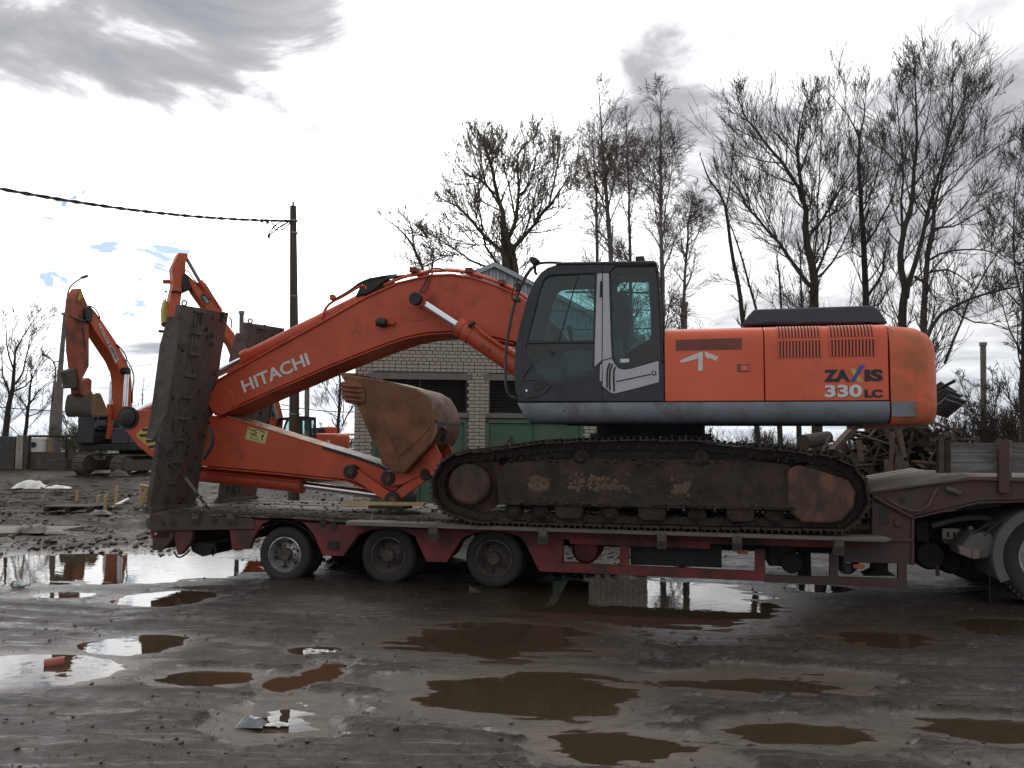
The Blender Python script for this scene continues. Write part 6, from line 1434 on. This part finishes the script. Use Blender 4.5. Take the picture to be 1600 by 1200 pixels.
tree('bare_tree', 'bare tree with long drooping side branches just above the counterweight end', 'bark', 'twig', 1442, 25, [
    (c3([(985, 1175), (1000, 900), (1030, 760), (1040, 640), (1080, 480)]), .15, .03, 2), (c3([(1000, 900), (1080, 850), (1180, 840), (1270, 850), (1350, 900)]), .06, .015, 1), (c3([(1020, 940), (1110, 930), (1200, 1000)]), .06, .015, 1), (c3([(1030, 760), (1140, 740), (1260, 660)]), .06, .015, 1), (c3([(950, 960), (990, 985), (1025, 1025)]), .07, .05, 0)], SP_POP, 1.7, 2.0, 25)
tree('bare_tree', 'low leaning tree sweeping its arched branches to the right above the boards', 'bark', 'twig', 1425, 23, [
    (c3([(960, 1400), (1010, 1195), (1100, 1090), (1230, 1040), (1400, 1000)]), .10, .03, 2), (c3([(1080, 1330), (1130, 1195), (1200, 1030), (1290, 880), (1390, 760)]), .06, .02, 1), (c3([(1100, 1090), (1180, 1150), (1300, 1160), (1400, 1210)]), .04, .015, 1)], SP_POP, 1.5, 1.9, 26)
tree('bare_tree', 'bare tree cut off by the right edge of the picture', 'bark', 'twig', 1600, 24, [
    ([(1598, 640), (1597, 540), (1602, 420), (1606, 300)], .13, .05, 2), ([(1600, 480), (1580, 400), (1585, 300), (1596, 240)], .05, .012, 1), ([(1598, 560), (1570, 500), (1560, 440)], .04, .012, 1), ([(1603, 400), (1625, 300), (1640, 200)], .05, .012, 1)], SP_POP, 1.6, 2.0, 27)
tree('willow_tree', 'broad dense bare willow spreading behind the gable roof', 'bark2', 'willowtwig', 795, 31, [
    (c2([(665, 985), (660, 870), (648, 790)]), .30, .20, 2), (c2([(648, 790), (640, 700), (600, 560), (570, 440), (560, 360)]), .17, .03, 1), (c2([(660, 860), (700, 760), (720, 640), (700, 480), (760, 400)]), .15, .03, 1), (c2([(690, 880), (760, 800), (850, 700), (900, 620), (940, 560)]), .14, .03, 1), (c2([(650, 900), (570, 830), (520, 770), (450, 700), (380, 660)]), .14, .03, 1),
    (c2([(712, 1100), (700, 985), (690, 880), (660, 830)]), .22, .16, 1), (c2([(655, 1000), (610, 975), (560, 955), (480, 920), (430, 880), (380, 850), (300, 810)]), .10, .025, 1), (c2([(640, 700), (560, 580), (470, 545), (430, 500)]), .09, .02, 1), (c2([(720, 640), (770, 580), (800, 450)]), .08, .02, 1), (c2([(650, 985), (600, 930), (560, 850), (540, 700), (520, 600)]), .10, .03, 1), (c2([(850, 700), (880, 560), (900, 440)]), .07, .02, 1), (c2([(570, 600), (540, 500), (520, 420)]), .06, .02, 0), (c2([(700, 740), (680, 640), (640, 480), (640, 390)]), .06, .02, 0), (c2([(740, 820), (800, 760), (880, 740), (960, 640)]), .06, .02, 0)], SP_WIL, 1.75, 2.6, 31, start=.1)
tree('bare_tree', 'small bare tree leaning left behind the crest of the boom', 'bark2', 'willowtwig', 668, 33, [
    (c2([(330, 1150), (290, 980), (250, 880), (190, 800), (110, 740)]), .12, .03, 2), (c2([(250, 880), (240, 790), (215, 730)]), .06, .02, 1), (c2([(330, 1150), (330, 985), (340, 900), (300, 850), (270, 800)]), .06, .02, 1), (c2([(300, 960), (380, 920), (420, 900)]), .05, .02, 0)], SP_WIL, 1.4, 1.9, 32)
for (lb, px, Y, pl, r0, seed, L0, dn) in (('left of the close pair of birches, pale-stemmed and slim, right of the willow', 934, 36, [(1070, 940), (1063, 750), (1060, 600), (1050, 480), (1045, 370)], .12, 41, 1.7, 2.2),
        ('tallest dark-stemmed birch behind the cab roof front', 953, 33, [(1128, 940), (1112, 720), (1100, 560), (1088, 420), (1080, 300), (1075, 165)], .16, 42, 2.0, 2.4),
        ('narrow birch in the middle above the cab roof', 985, 37, [(1215, 940), (1208, 760), (1205, 600), (1200, 420), (1195, 285)], .12, 43, 1.6, 2.1),
        ('tall birch rising directly behind the rear corner of the cab', 1034, 31, [(1357, 1080), (1353, 850), (1350, 600), (1345, 400), (1350, 195)], .15, 44, 2.0, 2.4),
        ('smaller birch with drooping twigs right of the cab', 1068, 34, [(1450, 1150), (1460, 950), (1470, 800), (1485, 700), (1500, 625)], .11, 45, 1.7, 2.3)):
    tree('birch_tree', lb, 'birchbark', 'birchtwig', px, Y, [(c2(pl), r0, .02, 2), (c2([pl[1], (pl[2][0] + 35, pl[2][1] + 40), (pl[3][0] + 60, pl[3][1] + 30)]), r0 * .35, .012, 0), (c2([pl[1], (pl[2][0] - 30, pl[2][1] + 60), (pl[3][0] - 60, pl[3][1] + 40)]), r0 * .35, .012, 0)], SP_BIR, L0, dn * 1.25, seed, start=.16)
def l3(l): return [(x * .15, 580 + y * .15) for x, y in l]
tree('bare_tree', 'dark bare tree behind the concrete fence at the left edge', 'bark', 'twig', 8, 52, [
    (l3([(60, 660), (100, 330), (130, 150), (150, 0), (160, -200)]), .30, .08, 2), (l3([(110, 250), (40, 100), (10, -150)]), .12, .03, 1), (l3([(130, 150), (230, 50), (280, -200), (330, -350)]), .12, .03, 1), (l3([(120, 220), (300, 130), (430, -100)]), .10, .03, 1), (l3([(150, 0), (80, -200), (60, -500)]), .10, .03, 1), (l3([(160, -200), (260, -400), (380, -560)]), .08, .02, 1)], SP_WIL, 2.6, 1.5, 51)
tree('bare_tree', 'slimmer bare tree leaning right between edge tree and street lamps', 'bark', 'twig', 38, 54, [
    (l3([(250, 660), (300, 350), (310, 180), (330, 0)]), .20, .05, 2), (l3([(300, 350), (400, 200), (520, 100)]), .09, .03, 1), (l3([(290, 400), (180, 250), (100, 200)]), .08, .02, 1), (l3([(280, 480), (420, 420), (540, 330)]), .07, .02, 1)], SP_WIL, 2.2, 1.5, 52)
tree('bare_tree', 'spindly bare tree seen through the gap between boom and bucket', 'bark', 'twig', 528, 46, [
    (B2([(965, 800), (975, 560), (985, 350), (985, 160), (990, 0)]), .15, .04, 2), (B2([(975, 600), (880, 430), (800, 330)]), .05, .015, 1), (B2([(1010, 790), (1080, 650), (1140, 560)]), .07, .03, 1), (B2([(975, 700), (860, 640), (740, 600)]), .04, .015, 0), (B2([(1020, 790), (1020, 640), (1030, 480)]), .05, .02, 0)], SP_POP, 1.5, 1.6, 53)
tree('bare_tree', 'faint small tree in the gap right of the far left boom', 'bark', 'twig', 220, 85, [([(221, 690), (222, 650), (224, 600)], .16, .03, 2)], SP_BIR, 2.4, 1.6, 54, 2)
def bush(name, label, px, Y, h, seed, twig='bush', n=9, wd=1.2, L0=1.0, cat='bush'):
    tb = TreeBuf(seed); X0 = at(px, 690, Y).x; z0 = gz(X0, Y) - .1; R = tb.r
    for k in range(n):
        a = R.uniform(0, 6.28); b = Vector((X0 + math.cos(a) * wd * .35, Y + math.sin(a) * .5, z0)); t_ = Vector((X0 + R.gauss(0, wd), Y + R.gauss(0, .8), z0 + h * R.uniform(.65, 1.1)))
        m = b.lerp(t_, .5) + Vector((R.gauss(0, .15), 0, .1)); tb.limb([b, m, t_], .035, .012, k < 3, SP_BUSH, L0, 2.2, 3, .1)
    return tb.done(name, label, (X0, Y, z0), 'bark', twig, cat=cat)
bush('bush', 'yellow-green budding bush under the raised bucket of the left excavator', 143, 49, 2.6, 61, 'bush', 12, 1.1, 1.1)
bush('bush', 'thin budding bush between street lamps and hanging bucket', 118, 52, 2.8, 62, 'twig', 8, .9, 1.1)
for k, (px, Y, h, lb) in enumerate(((1500, 38, 3.6, 'tangled bare bush right behind the scrap heap'), (1556, 36, 4.2, 'tall bare bush behind the dropside boards left of the edge tree'), (1590, 42, 3.4, 'bare bush at the very right edge behind the boards'), (1150, 44, 2.2, 'low bare bush glimpsed under the excavator body near the slewing ring'), (1225, 42, 2.0, 'low bare bush glimpsed under the excavator body near the scrap heap'), (505, 60, 2.6, 'hazy bush between concrete post and spindly tree under the boom'))):
    bush('bush', lb, px, Y, h, 70 + k, 'twig', 9 if k < 3 else 4, 1.1, 1.2)
for k, (px, lb) in enumerate(((1219, 'second dark trunk seen under the excavator body'), (1248, 'third dark trunk seen under the excavator body beside the logs'))):
    tree('bare_tree', lb, 'bark', 'twig', px, 31 + k, [([(px, 670), (px - 3, 600), (px + 4, 500), (px - 6 + 8 * k, 400)], .17, .03, 2)], SP_POP, 1.5, 1.6, 80 + k)
# far wood
g = G(); R = random.Random(5)
for k in range(3600):
    Y = R.uniform(120, 190); X = R.uniform(-120, 120); h = R.uniform(2.2, 5.2) * (1 + .35 * math.sin(X * .09)); a = R.uniform(-.35, .35)
    g.add([(X, Y, -.2), (X + .06, Y, -.2), (X + h * a, Y, h), ], [(0, 1, 2)])
    for j in range(3):
        z = R.uniform(.3, .9) * h; x = X + z * a; l = R.uniform(.4, 1.4); s_ = R.choice((-1, 1)); g.add([(x, Y, z), (x, Y, z + .09), (x + s_ * l * .6, Y, z + l)], [(0, 1, 2)])
o = g.build('far_wood', 'twig', smooth=0); o['kind'] = 'stuff'; o['label'] = 'low far-off belt of leafless scrub along the horizon'
# ================================================================ SCRAP HEAP
SPX, SY = at(1420, 690, 18.5).x, 18.6
def heap_z(x):   # height profile of the heap along X
    t = (x - at(1245, 690, SY).x) / (at(1545, 690, SY).x - at(1245, 690, SY).x)
    return max(0, .25 + 2.3 * math.sin(math.pi * min(max(t, 0), 1) ** 1.25) ** .8) if 0 < t < 1 else 0
R = random.Random(19); X0_, X1_ = at(1240, 690, SY).x, at(1560, 690, SY).x
sh_me = []
for L, w_, t_, m in ((1.5, .085, .03, 'wood'), (1.0, .06, .04, 'wood2'), (1.9, .10, .025, 'wood3'), (.6, .15, .025, 'wood'), (1.3, .04, .04, 'wood2'), (.9, .22, .02, 'wood3'), (1.7, .06, .06, 'wood3')):
    me_ = G().box((0, 0, 0), (L, w_, t_)).mesh('scrap_plank', smooth=0); me_.materials.append(M[m]); sh_me.append(me_)
for k in range(170):
    x = R.uniform(X0_ + .2, X1_ - .1); hz = heap_z(x)
    f = R.random(); y = SY - 1.0 * (1 - f) + R.uniform(-.15, .15); z = .1 + hz * f * R.uniform(.85, 1.05)
    o = bpy.data.objects.new('scrap_plank', R.choice(sh_me)); COL.objects.link(o)
    o.matrix_world = Matrix.Translation((x, y, z)) @ Matrix.Rotation(R.uniform(-.9, .9), 4, 'Z') @ Matrix.Rotation(R.choice((R.gauss(0, .45), R.gauss(-.3, .3), R.gauss(1.1, .3))), 4, 'Y') @ Matrix.Rotation(R.uniform(0, 3.1), 4, 'X')
    ty = ('brown', 'grey', 'blackened', 'brown', 'grey', 'blackened', 'blackened')[sh_me.index(o.data)]; ln = ('long', 'narrow', 'very long', 'short wide', 'lath-thin', 'broad thin', 'squared')[sh_me.index(o.data)]
    zn = 'near the top' if z > .1 + .66 * hz else ('halfway up' if z > .1 + .33 * hz else 'at the foot'); fx = (x - X0_) / (X1_ - X0_); wh = 'left end' if fx < .33 else ('middle' if fx < .66 else 'right end')
    tagset(o, f'{ln} {ty} scrap plank {zn} of the heap, at its {wh}', 'plank', 'broken planks in the scrap heap')
g = G()
for k in range(1000):
    x = R.uniform(X0_, X1_); hz = heap_z(x); f = R.random() ** .8; y = SY + R.uniform(-.9, 1.2) ; z = .05 + hz * f * R.uniform(.5, .95) * (1 if y > SY - .5 else .7)
    L = R.uniform(.3, 1.3); g.box((x, y, z), (L, R.uniform(.03, .10), R.uniform(.02, .06)), Matrix.Rotation(R.uniform(-1.5, 1.5), 3, 'Z') @ Matrix.Rotation(R.gauss(0, .5), 3, 'Y') @ Matrix.Rotation(R.uniform(0, 3), 3, 'X'))
o = g.build('scrap_wood', 'wood3', smooth=0); o['kind'] = 'stuff'; o['label'] = 'dark jumble of splintered timber filling the scrap heap'
def beam_px(label, p0, p1, w_, t_, m, Y0=17.4, Y1=17.7, name='timber', cat='timber'):
    a, b = at(*p0, Y0), at(*p1, Y1); d = b - a; r_ = d.to_track_quat('X', 'Y').to_matrix()
    o = G().box((0, 0, 0), (d.length, w_, t_), r_).build(name, m, None, .008); o.location = (a + b) / 2; tagset(o, label, cat)
beam_px('broad pale beam slanting out of the scrap heap under the counterweight', (1300, 705), (1334, 668), .10, .22, 'wood', 17.2, 17.3)
beam_px('thin pale lath leaning beside the broad slanting beam', (1286, 706), (1297, 681), .04, .05, 'wood2', 17.0, 17.1)
beam_px('upright brown stake standing in front of the scrap heap', (1391, 748), (1395, 676), .05, .07, 'wood', 16.6, 16.7)
beam_px('leaning grey plank crossing behind the upright brown stake', (1410, 724), (1383, 668), .08, .12, 'wood2', 16.9, 17.0)
beam_px('steep weathered plank right of the upright stake', (1412, 716), (1404, 672), .06, .13, 'wood', 16.9, 17.0)
beam_px('short pale post standing among the scrap, left of the stake', (1346, 722), (1342, 688), .06, .10, 'wood', 16.8, 16.9)
beam_px('short grey plank standing on end at the foot of the stake', (1401, 745), (1406, 714), .06, .14, 'wood2', 16.6, 16.7)
beam_px('narrow grey plank standing at the heap foot right of the stake', (1416, 742), (1414, 722), .05, .12, 'wood2', 16.6, 16.7)
beam_px('brown plank stub standing at the heap foot left of the stake', (1388, 746), (1387, 718), .05, .13, 'wood', 16.6, 16.7)
beam_px('rusty board lying flat low in the right of the heap', (1428, 721), (1462, 725), .05, .24, 'rustcap', 16.7, 16.7)
beam_px('long thin pole slanting down from under the counterweight corner', (1460, 661), (1502, 677), .05, .07, 'wood', 17.6, 17.6)
a, b = at(1256, 691, 17.8), at(1294, 683, 18.2); o = G().tube([Vector((0, 0, 0)), b - a], [.16, .13], 12).build('log', 'wood2'); o.location = a; tagset(o, 'thick broken log lying at the left end of the scrap heap', 'log')
for k, (x, y) in enumerate(((1468, 614), (1476, 622), (1484, 632), (1478, 638))):
    p = at(x, y, 19.0); o = G().box((0, 0, 0), (.42, .6, .03), Matrix.Rotation(.55 - .08 * k, 3, 'Y') @ Matrix.Rotation(-.5, 3, 'X')).build('roof_sheet', 'board'); o.location = p
    tagset(o, ('topmost', 'second', 'third', 'lowest')[k] + ' grey roofing sheet in the slipped pile on top of the scrap heap', 'roofing sheet', 'grey roofing sheets on the heap')
# ================================================================ YARD LITTER
def put(name, label, cat, px, py, zo=0.0):
    p = gnd(px, py); z = gz(p.x, p.y); d = ray(px, py)
    for _ in range(4): p = gnd(px, py, z); z = gz(p.x, p.y)
    return thing(name, label, cat, WF, (p.x, p.y, z + zo)), Vector((p.x, p.y, z + zo)), p.y / FPX
pt, p, k = put('pallet', 'broken slatted wooden pallet lying in the mud left of the trailer', 'pallet', 118, 801)
for i in range(7): G().box(p + Vector((.02 * i, -.35 + i * .13, .17)), (1.15, .095, .022), Matrix.Rotation(.05, 3, 'Z')).build('pallet_slat', 'wood2', pt)
for i in range(3): G().box(p + Vector((-.5 + i * .5, .05, .10)), (.10, 1.0, .10), Matrix.Rotation(.05, 3, 'Z')).build('pallet_bearer', 'wood3', pt)
for i in range(3): G().box(p + Vector((-.45 + i * .5, -.3, .02)), (.6, .1, .022)).build('bottom_board', 'wood3', pt)
for lb, x, y, h in (('short yellow stake behind the pallet', 120, 783, 17), ('leaning yellow stake in front of the pallet corner', 151, 800, 26), ('stout yellow stake right of the pallet', 164, 801, 32), ('yellow stake farthest right of the pallet', 181, 794, 30)):
    s_, p, k = put('stake', lb, 'stake', x, y); H = h * k; G().box(p + Vector((0, 0, H / 2 - .03)), (.065, .05, H + .06), Matrix.Rotation(.25 if 'leaning' in lb else .03, 3, 'Y')).build('stake_post', 'woodpale', s_, .004)
s_, p, k = put('board', 'yellow board lying between the stakes by the pallet', 'board', 160, 796); G().box(p + Vector((.05, .1, .09)), (.75, .14, .03), Matrix.Rotation(.5, 3, 'Z') @ Matrix.Rotation(-.1, 3, 'Y')).build('board_plank', 'woodpale', s_, .004)
s_, p, k = put('pipe', 'straight white plastic pipe lying beside the stakes', 'pipe', 176, 797); q = gnd(200, 787); G().tube([p + Vector((0, 0, .06)), (q.x, q.y, gz(q.x, q.y) + .07)], .035, 10).build('pipe_body', 'plastic', s_)
s_, p, k = put('timber_trestle', 'pale yellow timber trestle corner standing beside the trailer rear', 'frame', 222, 790)
for a_, b_ in (((220, 790), (220, 757)), ((219, 758), (238, 761)), ((222, 788), (232, 760))):
    A_ = at(*a_, p.y); B_ = at(*b_, p.y); G().tube([A_, B_], .045, 4).build('frame_bar', 'woodpale', s_)
R = random.Random(3)
def sheet(g, c, w_, d_, h, nx_, ny_, seed):
    r = random.Random(seed); vs = []
    for j in range(ny_):
        for i in range(nx_):
            u = i / (nx_ - 1) - .5; v = j / (ny_ - 1) - .5; e = max(0, 1 - (4 * u * u + 4 * v * v)) ** .6
            vs.append(c + Vector((u * w_ + r.gauss(0, w_ * .03), v * d_ + r.gauss(0, d_ * .05), .015 + h * e * r.uniform(.55, 1))))
    fs = [(j * nx_ + i, j * nx_ + i + 1, (j + 1) * nx_ + i + 1, (j + 1) * nx_ + i) for j in range(ny_ - 1) for i in range(nx_ - 1)]
    return g.add(vs, fs)
s_, p, k = put('tarp', 'crumpled white sheet lying on the mud behind the pallet', 'sheet', 66, 764); G1 = sheet(G(), p + Vector((-.45, .1, 0)), 1.1, .7, .32, 9, 6, 1); sheet(G1, p + Vector((.45, .2, 0)), .8, .35, .12, 8, 4, 2); G1.build('cloth', 'plastic', s_, 0, 70)
s_, p, k = put('sack', 'muddy grey sack slumped on the pale panel at the left', 'sack', 45, 838); sheet(G(), p + Vector((0, .1, 0)), .55, .5, .19, 10, 7, 4).build('sack_cloth', 'concrete', s_, 0, 70)
s_, p, k = put('sack', 'flat torn grey rag beside the muddy sack', 'sack', 76, 835); sheet(G(), p + Vector((.05, .05, 0)), .5, .3, .07, 8, 5, 5).build('sack_cloth', 'concrete', s_, 0, 70)
s_, p, k = put('panel', 'pale flat panel lying on the ground at the left edge', 'panel', 45, 829)
pp_ = [gnd(x, y, .06) for x, y in ((-60, 839), (88, 833), (131, 825), (-60, 824))]; G().add([(q.x, q.y, .10) for q in pp_] + [(q.x, q.y, -.05) for q in pp_], [(0, 1, 2, 3), (7, 6, 5, 4), (0, 4, 5, 1), (1, 5, 6, 2), (2, 6, 7, 3), (3, 7, 4, 0)]).build('panel_sheet', 'plank', s_)
s_, p, k = put('stone', 'pale rounded stone lying in front of the left excavator tracks', 'stone', 186, 744); sheet(G(), p + Vector((0, 0, 0)), .8, .6, .34, 8, 6, 8).build('stone_body', 'concretedark', s_, 0, 60)
s_, p, k = put('stone', 'small pale lump beside the white pipe', 'stone', 157, 806); sheet(G(), p, .42, .3, .16, 7, 5, 9).build('stone_body', 'concrete', s_, 0, 60)
s_, p, k = put('concrete_block', 'broken concrete block leaning in front of the left excavator tracks', 'block', 85, 735)
A_ = [at(x, y, p.y) for x, y in ((72, 719), (102, 716), (101, 737), (73, 739))]; G().add([tuple(q) for q in A_] + [(q.x + .2, q.y + 1.2, q.z) for q in A_], [(0, 1, 2, 3), (7, 6, 5, 4), (0, 4, 5, 1), (1, 5, 6, 2), (2, 6, 7, 3), (3, 7, 4, 0)]).build('block_body', 'concretedark', s_, .03)
g = G()
for k_ in range(90):
    q = gnd(R.uniform(0, 250), R.uniform(742, 800)); L = R.uniform(.1, .7); g.box((q.x, q.y, gz(q.x, q.y) + .04), (L, .05, .03), Matrix.Rotation(R.uniform(0, 3), 3, 'Z') @ Matrix.Rotation(R.gauss(0, .15), 3, 'Y'))
o = g.build('wood_debris', 'wood2', smooth=0); o['kind'] = 'stuff'; o['label'] = 'splinters and sticks strewn over the muddy yard'
# near litter
s_, p, k = put('bottle', 'crumpled clear plastic bottle lying on the bare mud at the left', 'bottle', 31, 919)
g = G(); pr = [(0, .0), (.045, .0), (.05, .02), (.043, .05), (.05, .08), (.044, .11), (.048, .13), (.02, .17), (.02, .19), (0, .19)]; vs = []
for r_, h in pr:
    for j in range(14): a = 6.283 * j / 14; vs.append(p + Vector((h - .09, r_ * math.cos(a), .045 + r_ * math.sin(a) * .9)))
g.add(vs, [(i * 14 + j, i * 14 + (j + 1) % 14, (i + 1) * 14 + (j + 1) % 14, (i + 1) * 14 + j) for i in range(9) for j in range(14)]).build('bottle_body', 'clearplastic', s_, 0, 60)
G().cyl(p + Vector((.09, 0, .045)), p + Vector((.115, 0, .045)), .022, 12).build('cap', 'plastic', s_); sheet(G(), p + Vector((0, 0, .02)), .10, .09, .05, 5, 4, 3).build('label_wrap', 'plastic', s_, 0, 60)
s_, p, k = put('pipe', 'broken brown-red pipe end lying in the bright left puddle', 'pipe', 86, 1045)
g = G().tube([p + Vector((-.07, -.03, .045)), p + Vector((.06, .03, .055))], .045, 16, False); g.tube([p + Vector((.06, .03, .055)), p + Vector((-.07, -.03, .045))], .036, 16, False); g.build('pipe_body', 'redpipe', s_)
s_, p, k = put('foil', 'crumpled silvery foil wrapper on the mud in the foreground', 'litter', 392, 1137)
sheet(G(), p, .17, .10, .07, 7, 5, 6).build('foil_sheet', 'metal', s_, 0, 0); sheet(G(), p + Vector((.16, .01, 0)), .14, .05, .02, 6, 4, 7).build('foil_strip', 'plastic', s_, 0, 0)
s_, p, k = put('stone', 'dark lump of clod sitting in the thin sliver of water', 'stone', 108, 931); sheet(G(), p + Vector((0, 0, -.01)), .22, .09, .05, 7, 4, 12).build('stone_body', 'mudclod', s_, 0, 60)
s_, p, k = put('wheel_chock', 'wedge-shaped dark chock lying in front of the third trailer wheel', 'chock', 742, 925); G().add([p + Vector(q) for q in ((-.07, -.04, 0), (.07, -.04, 0), (.07, .05, 0), (-.07, .05, 0), (-.06, -.03, .07), (-.06, .04, .07))], [(0, 3, 2, 1), (0, 1, 4), (3, 5, 2), (0, 4, 5, 3), (1, 2, 5, 4)]).build('chock_body', 'wood', s_)
